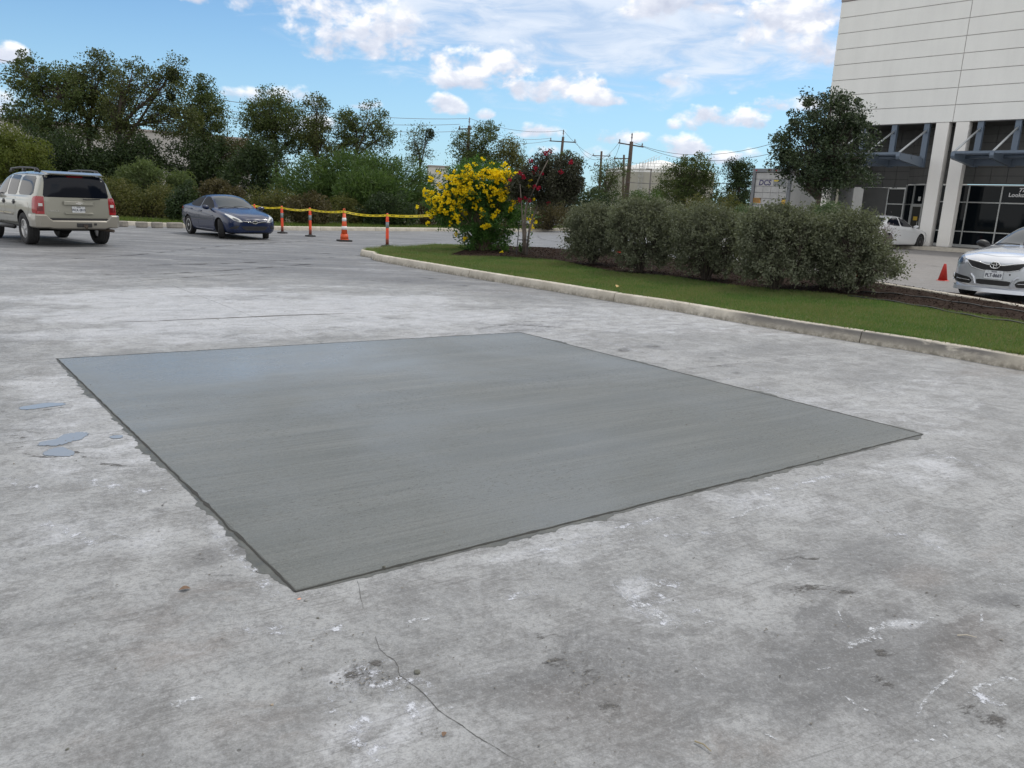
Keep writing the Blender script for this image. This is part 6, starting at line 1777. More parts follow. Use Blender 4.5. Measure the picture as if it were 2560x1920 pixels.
def wheel(parent, x, y, r_, wd, spokes, rim_mat, steer=0.0, name='wheel', rim_r=.68, five=True):
    """tyre and rim; y<0 is the right-hand side"""
    s = 1 if y > 0 else -1
    t = MB(); h = wd / 2
    prof = [(r_ * rim_r, -h * .8), (r_ * .90, -h), (r_ * .975, -h * .86), (r_, -h * .62), (r_ * 1.0, h * .62), (r_ * .975, h * .86), (r_ * .90, h), (r_ * rim_r, h * .8)]
    t.lathe(prof, 40, 'Y', closed=True)
    for k in (-.42, 0, .42):
        t.lathe([(r_ * 1.001, h * (k - .07)), (r_ * 1.004, h * (k - .2)), (r_ * 1.004, h * (k - .36)), (r_ * 1.001, h * (k - .40))], 40, 'Y')
    w_ = t.build(name, m_tyre, parent, smooth=True)
    w_.location = (x, y, r_); w_.rotation_euler = (0, 0, steer)
    q = MB(); R_ = r_ * rim_r
    q.lathe([(R_ + .004, -h * .7), (R_ + .006, s * h * .84), (R_ - .018, s * h * .86), (R_ - .03, s * h * .55), (R_ - .03, -s * h * .5)], 40, 'Y')
    f = h * .70 * s
    for i in range(spokes):
        a = 2 * math.pi * i / spokes + .3
        ca, sa = math.cos(a), math.sin(a); wv = R_ * (.17 if spokes <= 6 else .085)
        def pt(rr, off, yy): return (ca * rr - sa * off, yy, sa * rr + ca * off)
        lo = [pt(R_ * .12, -wv, f - .02 * s), pt(R_ * .97, -wv * .8, f - .03 * s), pt(R_ * .97, wv * .8, f - .03 * s), pt(R_ * .12, wv, f - .02 * s)]
        hi = [pt(R_ * .12, -wv * .7, f + .012 * s), pt(R_ * .97, -wv * .6, f + .004 * s), pt(R_ * .97, wv * .6, f + .004 * s), pt(R_ * .12, wv * .7, f + .012 * s)]
        q.prism(lo, hi)
    q.lathe([(R_ * .26, f - .03 * s), (R_ * .26, f + .012 * s), (R_ * .18, f + .022 * s), (0, f + .022 * s)], 20, 'Y')
    q.build('rim', rim_mat, w_, smooth=False)
    MB().lathe([(R_ - .028, -.02 * s), (0, -.02 * s)], 28, 'Y').build('brake_disc', m_well, w_)
    return w_

def number_plate(parent, txt, c, right, up, wd=.305, hg=.152):
    r_ = Vector(right).normalized(); u = Vector(up); u = (u - r_ * u.dot(r_)).normalized(); n = r_.cross(u); c = Vector(c)
    ry = lambda a, b, k: tuple(c + r_ * a + u * b + n * k)
    rc = [(-wd / 2 + .012, -hg / 2), (wd / 2 - .012, -hg / 2), (wd / 2, -hg / 2 + .012), (wd / 2, hg / 2 - .012), (wd / 2 - .012, hg / 2), (-wd / 2 + .012, hg / 2), (-wd / 2, hg / 2 - .012), (-wd / 2, -hg / 2 + .012)]
    p = MB().prism([ry(a, b, -.006) for a, b in rc], [ry(a, b, .004) for a, b in rc]).build('number_plate', m_plate, parent)
    lettering('plate_number', txt, .088, c + n * .0055 - u * .016, right, up, m_plateink, p, sx=.80, weight=.0025)
    lettering('plate_state', 'TEXAS', .034, c + n * .0055 + u * .054, right, up, m_plateink, p, weight=.001)
    for k in (-.10, .10): MB().lathe([(.0, .0), (.006, 0), (.006, .004), (0, .004)], 8, 'Z', (0, 0, 0)).build('plate_bolt', m_plateink, p).matrix_local = Matrix.Translation(c + r_ * k + u * .058 + n * .004) @ n.to_track_quat('Z', 'Y').to_matrix().to_4x4()
    return p

def ring_emblem(name, c, right, up, rx, rz, tr, mt, parent):
    r_ = Vector(right).normalized(); u = Vector(up); u = (u - r_ * u.dot(r_)).normalized(); c = Vector(c)
    pts = [c + r_ * rx * math.cos(t) + u * rz * math.sin(t) for t in np.linspace(0, 2 * math.pi, 33)]
    return MB().tube(pts, tr, 6, cap=False).build(name, mt, parent, smooth=True)

# ---- saloon hull
def saloon_stations(L=1.0, W_=1.0, H_=1.0, nose_up=0.0, tail_up=0.0):
    S = [dict(x=2.25, w=.50, zb=.27, zm=.43, zh=.57 + nose_up, zt=.63 + nose_up, yr=.25, zr=.62 + nose_up, yg=.38),
         dict(x=2.20, w=.66, zb=.21, zm=.43, zh=.62 + nose_up, zt=.69 + nose_up, yr=.36, zr=.685 + nose_up, yg=.54),
         dict(x=2.06, w=.79, zb=.185, zm=.45, zh=.68 + nose_up * .9, zt=.77 + nose_up * .9, yr=.42, zr=.76 + nose_up * .9, yg=.66),
         dict(x=1.80, w=.86, zb=.175, zm=.48, zh=.755 + nose_up * .6, zt=.845 + nose_up * .7, yr=.45, zr=.835 + nose_up * .7, yg=.72),
         dict(x=1.40, w=.885, zb=.17, zm=.52, zh=.83 + nose_up * .3, zt=.915 + nose_up * .4, yr=.47, zr=.905 + nose_up * .4, yg=.76),
         dict(x=1.02, w=.885, zb=.165, zm=.54, zh=.885, zt=.985, yr=.50, zr=.972, yg=.785),
         dict(x=.86, w=.885, zb=.165, zm=.55, zh=.90, zt=1.04, yr=.66, zr=.985, yg=.79),
         dict(x=.42, w=.885, zb=.165, zm=.55, zh=.915, zt=1.285, yr=.60, zr=1.225, yg=.785),
         dict(x=.10, w=.885, zb=.165, zm=.55, zh=.925, zt=1.405, yr=.565, zr=1.345, yg=.78),
         dict(x=-.30, w=.885, zb=.165, zm=.56, zh=.935, zt=1.435, yr=.56, zr=1.375, yg=.78),
         dict(x=-.75, w=.885, zb=.165, zm=.57, zh=.955, zt=1.415, yr=.55, zr=1.355, yg=.775),
         dict(x=-1.15, w=.885, zb=.17, zm=.58, zh=.975, zt=1.325, yr=.55, zr=1.27, yg=.77),
         dict(x=-1.55, w=.88, zb=.18, zm=.60, zh=.985, zt=1.165, yr=.58, zr=1.125, yg=.76),
         dict(x=-1.82, w=.865, zb=.20, zm=.62, zh=.985 + tail_up, zt=1.055 + tail_up, yr=.60, zr=1.035 + tail_up, yg=.74),
         dict(x=-2.06, w=.83, zb=.24, zm=.64, zh=.96 + tail_up, zt=1.035 + tail_up, yr=.56, zr=1.025 + tail_up, yg=.70),
         dict(x=-2.20, w=.72, zb=.29, zm=.64, zh=.90 + tail_up, zt=.985 + tail_up, yr=.48, zr=.975 + tail_up, yg=.60),
         dict(x=-2.25, w=.56, zb=.34, zm=.62, zh=.80, zt=.87, yr=.38, zr=.865, yg=.48)]
    for s in S:
        s['x'] *= L
        for k in ('w', 'yr', 'yg'): s[k] *= W_
        for k in ('zm', 'zh', 'zt', 'zr'): s[k] = .17 + (s[k] - .17) * H_
    return S

def saloon(name, label, paint, loc, rz, L=1.0, W_=1.0, H_=1.0, nose_up=0.0, tail_up=0.0, spokes=7, rim=None, steer=0.0, wr=.315, glass=None):
    root = thing(name, label, 'car', loc, rz)
    rim = rim or m_rim
    hull = car_body(saloon_stations(L, W_, H_, nose_up, tail_up))
    sk = Skin(hull)
    ax_f, ax_r = 1.38 * L, -1.32 * L
    body = cut_arches(hull, [(ax_f, wr + .005, wr + .052, .52 * W_, .9), (ax_r, wr + .005, wr + .052, .52 * W_, .9)], [paint, m_well])
    bo = link_mesh('body', body, None, root)
    Z = lambda z: .17 + (z - .17) * H_
    X = lambda x: x * L
    pl = lambda pts: [(X(a), Z(b)) for a, b in pts]
    tp = lambda pts: [(X(a), b * W_) for a, b in pts]
    gl = glass or m_carglass
    for view in ('left', 'right'):
        sk.piece(view, pl([(.78, .965), (.36, 1.20), (.06, 1.315), (-.26, 1.345), (-.28, .985), (.2, .965)]), 'front_side_window', gl, root, round_=1)
        sk.piece(view, pl([(-.36, .985), (-.34, 1.345), (-.72, 1.325), (-1.02, 1.255), (-1.30, 1.095), (-1.22, 1.035), (-.9, 1.0)]), 'rear_side_window', gl, root, round_=1)
        fd = sk.piece(view, pl([(1.02, .30), (1.02, .60), (.88, .89), (.4, .915), (-.29, .935), (-.29, .28), (.4, .26)]), 'front_door', paint, root, off=.003, round_=1, res=.09)
        rd = sk.piece(view, pl([(-.325, .28), (-.325, .935), (-1.1, .96), (-1.2, .90), (-1.12, .76), (-.92, .55), (-.88, .30)]), 'rear_door', paint, root, off=.003, round_=1, res=.09)
        sk.line(view, pl([(.95, .72), (.2, .78), (-.6, .845), (-1.3, .90), (-1.75, .915)]), .030, 'shoulder_line', paint, root, off=.006)
        sk.line(view, pl([(-.05, .845), (-.25, .855)]), .040, 'door_handle', paint, fd, off=.022, n=4)
        sk.line(view, pl([(-.90, .885), (-1.10, .90)]), .040, 'door_handle', paint, rd, off=.022, n=4)
        sk.line(view, pl([(.95, .26), (-.85, .26)]), .05, 'sill_trim', paint, root, off=.008)
        s = 1 if view == 'right' else -1
        s = -1 if view == 'right' else 1
        mir = MB()
        c = Vector((X(.62), s * .97 * W_, Z(.985)))
        bm = bmesh.new(); bmesh.ops.create_uvsphere(bm, u_segments=16, v_segments=10, radius=1)
        me = bpy.data.meshes.new('mirror')
        for v in bm.verts:
            x_ = v.co.x * .085; 
            v.co = Vector((c.x + (x_ if x_ > -.035 else -.035), c.y + v.co.y * .125, c.z + v.co.z * .075 + v.co.y * s * .012))
        bm.to_mesh(me); bm.free()
        mo = link_mesh('mirror', me, paint, root, smooth=True)
        MB().prism([(X(.70), s * .80 * W_, Z(.93)), (X(.58), s * .80 * W_, Z(.93)), (X(.58), s * .95 * W_, Z(.955)), (X(.68), s * .95 * W_, Z(.955))], [(X(.68), s * .80 * W_, Z(.98)), (X(.60), s * .80 * W_, Z(.98)), (X(.60), s * .95 * W_, Z(.98)), (X(.66), s * .95 * W_, Z(.98))]).build('mirror_arm', m_black, mo)
    sk.piece('top', tp([(.93, -.64), (.98, 0), (.93, .64), (.55, .585), (.13, .51), (.17, 0), (.13, -.51), (.55, -.585)]), 'windscreen', m_screen, root, round_=1, res=.07)
    sk.piece('top', tp([(-1.08, -.49), (-1.12, 0), (-1.08, .49), (-1.45, .53), (-1.76, .55), (-1.80, 0), (-1.76, -.55), (-1.45, -.53)]), 'rear_window', gl, root, round_=1, res=.07)
    sk.piece('top', tp([(.99, -.66), (1.045, 0), (.99, .66), (1.5, .63), (2.02, .50), (2.13, 0), (2.02, -.50), (1.5, -.63)]), 'bonnet', paint, root, off=.004, round_=1, res=.09)
    for yy in (.30, -.25):
        a, na = sk.drop(Skin.FR['top'], X(.985), (yy + .10) * W_); b_, nb = sk.drop(Skin.FR['top'], X(.90), (yy - .42) * W_)
        MB().tube([a + na * .02, (a + b_) / 2 + na * .045, b_ + nb * .02], .011, 5).build('wiper', m_black, root)
    for (x, st_) in ((ax_f, steer), (ax_r, 0)):
        for s in (-1, 1): wheel(root, x, s * (.885 * W_ - .115), wr, .205, spokes, rim, st_)
    return root, sk, X, Z

# ---- the blue saloon
m_blue = mat('blue_paint', (.004, .013, .052), .26, metal=.0, spec=.35, coat=.45)
pr = at(478, 584); pf = at(560, 596)
hd = rad(-47)
fx, fy = math.cos(hd), math.sin(hd)
rw = Vector((pr.x, pr.y, 0))                       # right rear wheel of the car touches here
cx, cy = rw.x + fx * 1.32 - (fy) * .78 * 1, rw.y + fy * 1.32 + fx * .78
blue, sk, X, Z = saloon('blue_car', 'dark blue saloon car turning in front of the clipped shrubs, front wheels steered', m_blue, (cx, cy, 0), hd, spokes=7, steer=rad(-24), glass=mat('open_window', (.006, .006, .007), .5, spec=.2))
F = 'front'
for s in (-1, 1):
    q = lambda pts: [(s * a, b) for a, b in pts]
    hl = sk.piece(F, q([(.40, .575), (.50, .66), (.64, .755), (.74, .815), (.775, .79), (.74, .70), (.66, .61), (.52, .565)]), 'headlight', m_lamp, blue, off=.006, res=.04, round_=1)
    sk.piece(F, q([(.50, .60), (.57, .66), (.66, .70), (.69, .67), (.62, .60), (.55, .585)]), 'lamp_bowl', m_lampin, hl, off=.012, res=.03)
    sk.piece(F, q([(.52, .455), (.60, .455), (.74, .40), (.77, .35), (.60, .345)]), 'fog_lamp_recess', m_black, blue, off=.004, res=.05, round_=1)
    sk.line(F, q([(.52, .335), (.64, .335), (.78, .35)]), .018, 'bumper_crease', m_blue, blue, off=.008)
sk.piece(F, [(-.40, .605), (0, .585), (.40, .605), (.36, .565), (.10, .535), (-.10, .535), (-.36, .565)], 'upper_grille', m_black, blue, off=.004, res=.04, round_=1)
sk.line(F, [(-.40, .602), (-.20, .585), (-.10, .568)], .020, 'grille_bar', m_chrome, blue, off=.018)
sk.line(F, [(.40, .602), (.20, .585), (.10, .568)], .020, 'grille_bar', m_chrome, blue, off=.018)
lg = sk.piece(F, [(-.46, .44), (.46, .44), (.40, .36), (.30, .305), (-.30, .305), (-.40, .36)], 'lower_grille', m_black, blue, off=.004, res=.04, round_=1)
for i in range(4): sk.line(F, [(-.40 + abs(i - 0) * .015, .42 - i * .03), (.40 - i * .015, .42 - i * .03)], .010, 'grille_slat', mat('slat_black', (.03, .03, .032), .4), lg, off=.010)
sk.line(F, [(-.48, .445), (-.42, .36), (-.31, .298), (.31, .298), (.42, .36), (.48, .445)], .016, 'grille_surround', m_blue, blue, off=.010, n=6)
c, n_ = sk.drop(Skin.FR['front'], 0, .565)
em = ring_emblem('emblem', c + n_ * .016, (0, 1, 0), (0, 0, 1), .085, .044, .009, m_chrome, blue)
lettering('emblem_letter', 'H', .085, c + n_ * .016, (0, 1, 0), (0, 0, 1), m_chrome, em, extrude=.006, shear=.35, sx=1.25, weight=.004)
for view in ('left', 'right'):
    sk.piece(view, [(-1.80, .88), (-1.86, .96), (-2.12, .93), (-2.20, .82), (-2.0, .86)], 'tail_light', m_redlamp, blue, off=.006, res=.05, round_=1)

# ---- white car by the warehouse
m_white = mat('white_paint', (.70, .71, .72), .3, spec=.5, coat=1.0)
fwp = at(2293, 623, .17); h3 = rad(36)
fx, fy = math.cos(h3), math.sin(h3)
cx, cy = fwp.x - fx * 1.55 - fy * .84, fwp.y - fy * 1.55 + fx * .84
white, skw, X, Z = saloon('white_car', 'white saloon car parked nose in to the warehouse, half hidden by shrubs', m_white, (cx, cy, .17), h3, 1.12, 1.08, 1.13, .04, .02, spokes=10, rim=m_rimdark, wr=.36)
for s in (-1, 1): skw.piece('rear', [(s * .42, .74), (s * .46, .90), (s * .66, .93), (s * .80, .90), (s * .78, .78), (s * .6, .73)], 'tail_light', m_redlamp, white, off=.006, res=.05, round_=1)
number_plate_w = skw.piece('rear', [(-.16, .62), (.16, .62), (.16, .76), (-.16, .76)], 'plate_recess', m_black, white, off=.003, round_=0)

# ---- silver car at the right edge
m_silver = mat('silver_paint', (.60, .62, .66), .24, metal=.45, spec=.5, coat=1.0)
pc = at(2482, 703, .53); h4 = rad(218)
fx, fy = math.cos(h4), math.sin(h4)
Lc = 4.82 / 4.53
cx, cy = pc.x - fx * 2.25 * Lc, pc.y - fy * 2.25 * Lc
silver, sks, X, Z = saloon('silver_car', 'silver saloon car with a black honeycomb grille, cut off by the right edge', m_silver, (cx, cy, .15), h4, Lc, .99, 1.03, .085, .03, spokes=10, wr=.33)
for ch in [c for c in silver.children if c.name.startswith('mirror')]: ch.data.materials[0] = m_black
m_mesh = mat('honeycomb_black', (.014, .014, .015), .45, bump=1.0, bscale=70)
g_ = sks.piece(F, [(-.52, .735), (-.30, .70), (-.14, .665), (.14, .665), (.30, .70), (.52, .735), (.40, .62), (.22, .575), (0, .565), (-.22, .575), (-.40, .62)], 'upper_grille', m_mesh, silver, off=.004, res=.035, round_=1)
sks.line(F, [(-.55, .745), (-.30, .712), (-.15, .675), (0, .668), (.15, .675), (.30, .712), (.55, .745)], .018, 'grille_trim', m_chrome, silver, off=.012, n=6)
sks.line(F, [(-.52, .735), (-.40, .612), (-.22, .566), (0, .556), (.22, .566), (.40, .612), (.52, .735)], .014, 'grille_trim', m_chrome, silver, off=.010, n=6)
for s in (-1, 1):
    q = lambda pts: [(s * a, b) for a, b in pts]
    hl = sks.piece(F, q([(.55, .655), (.56, .76), (.70, .835), (.83, .875), (.86, .80), (.85, .72), (.76, .665), (.64, .640)]), 'headlight', mat('smoked_lamp', (.20, .21, .225), .10, spec=.7, coat=.6), silver, off=.006, res=.035, round_=1)
    sks.piece(F, q([(.59, .675), (.60, .75), (.67, .77), (.68, .67)]), 'lamp_bowl', mat('lamp_dark', (.05, .052, .06), .12, spec=.7), hl, off=.012, res=.03)
    sks.piece(F, q([(.72, .70), (.72, .79), (.80, .82), (.81, .71)]), 'lamp_bowl', mat('lamp_dark', (.05, .052, .06), .12, spec=.7), hl, off=.012, res=.03)
    fr_ = sks.piece(F, q([(.36, .36), (.42, .42), (.76, .475), (.83, .46), (.80, .36), (.70, .32), (.40, .30)]), 'fog_lamp_recess', m_black, silver, off=.004, res=.04, round_=1)
    c, n_ = sks.drop(Skin.FR['front'], s * .745, .405)
    fl_ = MB().lathe([(.055, 0), (.05, .02), (.038, .02), (0, .012)], 18, 'Z').build('fog_lamp', m_lampin, fr_, smooth=True); fl_.matrix_local = Matrix.Translation(c + n_ * .006) @ n_.to_track_quat('Z', 'Y').to_matrix().to_4x4()
    ring_emblem('fog_lamp_ring', c + n_ * .02, Vector((0, 1, 0)) - n_ * n_.y, (0, 0, 1), .06, .06, .008, m_chrome, fr_)
    sks.line(F, q([(.40, .365), (.68, .385)]), .012, 'recess_bar', m_chrome, fr_, off=.012)
    sks.line(F, q([(.30, .30), (.34, .42), (.40, .48)]), .05, 'bumper_rib', m_silver, silver, off=.016)
sks.piece(F, [(-.27, .31), (.27, .31), (.30, .40), (-.30, .40)], 'lower_intake', m_black, silver, off=.004, res=.05, round_=1)
# chin spoiler, low and flared at the corners
sp = []
for k in range(21):
    y = -.88 + .088 * k; xx, nn_ = sks.drop(Skin.FR['front'], y * .97, .30); sp.append((xx.x + .035 + .02 * abs(y) ** 3, y, .205 + .015 * abs(y)))
MB().prism([(x, y, z - .035) for x, y, z in sp] + [(x - .22, y, z - .03) for x, y, z in reversed(sp)], [(x - .01, y, z + .035 + .05 * max(0, abs(y) - .55)) for x, y, z in sp] + [(x - .22, y, z + .05) for x, y, z in reversed(sp)]).build('chin_spoiler', m_silver, silver)
c, n_ = sks.drop(Skin.FR['front'], 0, .50)
number_plate(silver, 'PLT-8669', c + Vector((.022, 0, 0)), (0, 1, 0), (-.08, 0, 1))
c, n_ = sks.drop(Skin.FR['front'], 0, .672)
em = ring_emblem('emblem', c + n_ * .030, (0, 1, 0), (0, 0, 1), .083, .058, .010, m_chrome, silver)
em2 = MB().lathe([(0, 0), (.98, 0)], 28, 'Z').build('emblem_back', m_black, em); em2.matrix_local = Matrix.Translation(c + n_ * .024) @ Matrix(((0, 0, 1, 0), (.083, 0, 0, 0), (0, .058, 0, 0), (0, 0, 0, 1)))
ring_emblem('emblem_ring', c + n_ * .031, (0, 1, 0), (0, 0, 1), .026, .052, .008, m_chrome, em)
ring_emblem('emblem_ring', c + n_ * .031 + Vector((0, 0, .026)), (0, 1, 0), (0, 0, 1), .064, .026, .008, m_chrome, em)
c, n_ = sks.drop(Skin.FR['front'], .26, .52); lo_ = MB().lathe([(.016, 0), (.014, .004), (0, .004)], 10, 'Z').build('tow_eye_hole', m_black, silver); lo_.matrix_local = Matrix.Translation(c + n_ * .003) @ n_.to_track_quat('Z', 'Y').to_matrix().to_4x4()

# ---- tan sport utility car at the left edge
m_tan = mat('tan_paint', (.285, .280, .238), .30, metal=.35, spec=.5, coat=.9)
m_tan2 = mat('tan_bumper', (.285, .268, .23), .38, metal=.25, spec=.5, coat=.5)
def suv_stations():
    S = [dict(x=2.50, w=.80, zb=.50, zm=.75, zh=.98, zt=1.06, yr=.55, zr=1.055, yg=.72),
         dict(x=2.40, w=.94, zb=.42, zm=.75, zh=1.05, zt=1.13, yr=.60, zr=1.12, yg=.84),
         dict(x=2.0, w=.99, zb=.40, zm=.78, zh=1.10, zt=1.18, yr=.62, zr=1.17, yg=.88),
         dict(x=1.2, w=1.0, zb=.40, zm=.80, zh=1.15, zt=1.24, yr=.66, zr=1.23, yg=.90),
         dict(x=1.05, w=1.0, zb=.40, zm=.80, zh=1.16, zt=1.30, yr=.80, zr=1.24, yg=.91),
         dict(x=.65, w=1.0, zb=.40, zm=.80, zh=1.17, zt=1.62, yr=.765, zr=1.55, yg=.925),
         dict(x=.35, w=1.0, zb=.40, zm=.80, zh=1.17, zt=1.80, yr=.75, zr=1.72, yg=.93),
         dict(x=-.2, w=1.0, zb=.40, zm=.80, zh=1.175, zt=1.865, yr=.75, zr=1.79, yg=.93),
         dict(x=-1.2, w=1.0, zb=.40, zm=.80, zh=1.18, zt=1.87, yr=.75, zr=1.795, yg=.93),
         dict(x=-1.95, w=1.0, zb=.42, zm=.80, zh=1.18, zt=1.855, yr=.745, zr=1.78, yg=.93),
         dict(x=-2.25, w=.985, zb=.46, zm=.80, zh=1.18, zt=1.835, yr=.735, zr=1.765, yg=.915),
         dict(x=-2.40, w=.955, zb=.50, zm=.80, zh=1.18, zt=1.79, yr=.725, zr=1.725, yg=.89),
         dict(x=-2.47, w=.92, zb=.52, zm=.80, zh=1.16, zt=1.68, yr=.72, zr=1.62, yg=.86)]
    return S
sxy = at(62, 610.5); h5 = rad(138)
fx, fy = math.cos(h5), math.sin(h5)
# the left rear tyre's outer foot is at sxy
cx, cy = sxy.x + fx * 1.47 + fy * .98, sxy.y + fy * 1.47 - fx * .98
suv = thing('tan_suv', 'tan sport utility car seen from behind, its front cut off by the left edge', 'car', (cx, cy, 0), h5)
hull = car_body(suv_stations()); sku = Skin(hull)
link_mesh('body', cut_arches(hull, [(1.47, .40, .48, .60, 1.0), (-1.47, .40, .48, .60, 1.0)], [m_tan, m_well]), None, suv)
for view in ('left', 'right'):
    sku.piece(view, [(.95, 1.23), (.62, 1.50), (.40, 1.66), (.10, 1.715), (-.12, 1.72), (-.12, 1.23)], 'front_side_window', m_carglass, suv, round_=1)
    sku.piece(view, [(-.24, 1.23), (-.24, 1.72), (-.95, 1.72), (-.97, 1.68), (-1.0, 1.23)], 'rear_side_window', m_carglass, suv, round_=1)
    sku.piece(view, [(-1.16, 1.24), (-1.13, 1.72), (-2.10, 1.705), (-2.22, 1.24)], 'quarter_window', m_carglass, suv, round_=1)
    fd = sku.piece(view, [(1.0, .52), (1.0, 1.15), (-.165, 1.175), (-.165, .52)], 'front_door', m_tan, suv, off=.003, round_=1, res=.1)
    rd = sku.piece(view, [(-.20, .52), (-.20, 1.175), (-1.05, 1.18), (-1.05, .98), (-.98, .80), (-.90, .52)], 'rear_door', m_tan, suv, off=.003, round_=1, res=.1)
    for d_, (x0, x1) in ((fd, (-.02, -.14)), (rd, (-.86, -.98))):
        sku.line(view, [(x0, 1.04), (x1, 1.04)], .05, 'door_handle', m_black, d_, off=.028, n=4)
        sku.piece(view, [(x0 + .06, .98), (x0 + .06, 1.11), (x1 - .03, 1.11), (x1 - .03, .98)], 'handle_cup', m_black, d_, off=.004, round_=2, res=.04)
    sku.line(view, [(.95, .74), (-.14, .74)], .07, 'side_moulding', m_tan2, fd, off=.02); sku.line(view, [(-.24, .74), (-.78, .74)], .07, 'side_moulding', m_tan2, rd, off=.02)
    sku.line(view, [(.95, .765), (-.14, .765)], .014, 'moulding_stripe', mat('gold_stripe', (.50, .42, .22), .4), fd, off=.045); sku.line(view, [(-.24, .765), (-.78, .765)], .014, 'moulding_stripe', mat('gold_stripe', (.50, .42, .22), .4), rd, off=.045)
    s = -1 if view == 'right' else 1
    if s > 0:
        fp = [( -1.93 + .105 * math.cos(t), .93 + .14 * math.sin(t)) for t in np.linspace(0, 2 * math.pi, 20)[:-1]]
        sku.piece(view, fp, 'fuel_flap', m_tan, suv, off=.004, round_=0, res=.06)
    MB().tube([(.9, s * 1.02, .42), (-.92, s * 1.02, .42)], .055, 8).build('running_board', m_black, suv, smooth=True)
    # tail light wraps the corner
    tl = sku.piece('rear', [(s * .76, .80), (s * .75, 1.22), (s * .88, 1.23), (s * .925, 1.20), (s * .945, .86), (s * .935, .80)], 'tail_light', m_redlamp, suv, off=.010, res=.04, round_=0)
    sku.piece(view, [(-2.26, .83), (-2.27, 1.17), (-2.34, 1.21), (-2.44, 1.21), (-2.44, .82), (-2.31, .81)], 'tail_light_side', m_redlamp, tl, off=.009, res=.03, round_=0)
    sku.piece('rear', [(s * .79, .99), (s * .79, 1.06), (s * .88, 1.06), (s * .88, .99)], 'reversing_lamp', m_lamp, tl, off=.016, res=.04, round_=0)
    sku.piece('rear', [(s * .78, .865), (s * .78, .985), (s * .90, .985), (s * .91, .865)], 'lamp_cell', mat('red_dark', (.14, .006, .01), .15, coat=.5), tl, off=.014, res=.04, round_=0)
    # roof rails
    rl = MB(); z0 = 1.875
    rl.tube([(.15, s * .70, 1.80), (.02, s * .70, 1.885), (-.7, s * .70, 1.915), (-1.6, s * .70, 1.905), (-2.0, s * .70, 1.885), (-2.18, s * .70, 1.81)], .026, 7)
    for xx in (-.05, -1.0, -1.95): rl.box((xx, s * .70, 1.85), (.14, .05, .09))
    rl.build('roof_rail', m_black, suv, smooth=True)
    bm = bmesh.new(); bmesh.ops.create_uvsphere(bm, u_segments=14, v_segments=10, radius=1); me = bpy.data.meshes.new('mirror')
    for v in bm.verts: v.co = Vector((.80 + v.co.x * .09, s * 1.10 + v.co.y * .13, 1.27 + v.co.z * .11))
    bm.to_mesh(me); bm.free(); link_mesh('mirror', me, m_black, suv, smooth=True)
    for x in (1.47, -1.47): wheel(suv, x, s * .845, .40, .27, 5, m_rim, 0, rim_r=.58)
R_ = 'rear'
rwn = sku.piece(R_, [(-.735, 1.215), (.735, 1.215), (.76, 1.26), (.69, 1.70), (.66, 1.735), (-.66, 1.735), (-.69, 1.70), (-.76, 1.26)], 'rear_window', m_carglass, suv, off=.010, res=.07, round_=0)
sku.piece(R_, [(-.20, 1.735), (.20, 1.735), (.17, 1.70), (-.17, 1.70)], 'brake_lamp', mat('red_dark', (.14, .006, .01), .15, coat=.5), suv, off=.020, round_=0)
tg = sku.piece(R_, [(-.72, .72), (.72, .72), (.735, 1.205), (-.735, 1.205)], 'tailgate', m_tan, suv, off=.006, res=.1, round_=0)
# roof spoiler lip
MB().prism([(-2.30, -.70, 1.80), (-2.30, .70, 1.80), (-2.53, .66, 1.765), (-2.53, -.66, 1.765)], [(-2.25, -.68, 1.845), (-2.25, .68, 1.845), (-2.54, .62, 1.79), (-2.54, -.62, 1.79)]).build('roof_spoiler', m_tan, suv)
# handle panel with the plate niche
hx = -2.505
MB().box((hx - .028, -.02, 1.075), (.05, .70, .10), bev=.014).build('plate_lintel', m_tan, tg)
MB().box((hx - .012, -.02, .825), (.035, .66, .05), bev=.010).build('plate_sill', m_tan, tg)
c, n_ = sku.drop(Skin.FR['rear'], -.02, .925)
number_plate(tg, 'WLK-2810', c + Vector((-.018, 0, 0)), (0, -1, 0), (0, 0, 1))
# cross shaped badge, lettering
bw = [(-.085, .0), (-.075, .020), (-.030, .020), (-.026, .032), (.034, .032), (.030, .020), (.085, .020), (.075, -.018), (.030, -.018), (.026, -.032), (-.034, -.032), (-.030, -.018), (-.075, -.018)]
MB().prism([(hx - .052, -a - .02, 1.075 + b) for a, b in bw], [(hx - .064, -a * .96 - .02, 1.075 + b * .94) for a, b in bw]).build('badge', m_chrome, tg)
lettering('model_lettering', 'TAHOE', .062, c + Vector((-.010, .56, -.05)), (0, -1, 0), (0, 0, 1), m_chrome, tg, extrude=.003, sx=1.15, weight=.001)
MB().tube([(hx - .035, -.12, 1.185), (hx - .055, -.20, 1.175), (hx - .05, -.52, 1.195)], .014, 6).build('rear_wiper', m_black, tg)
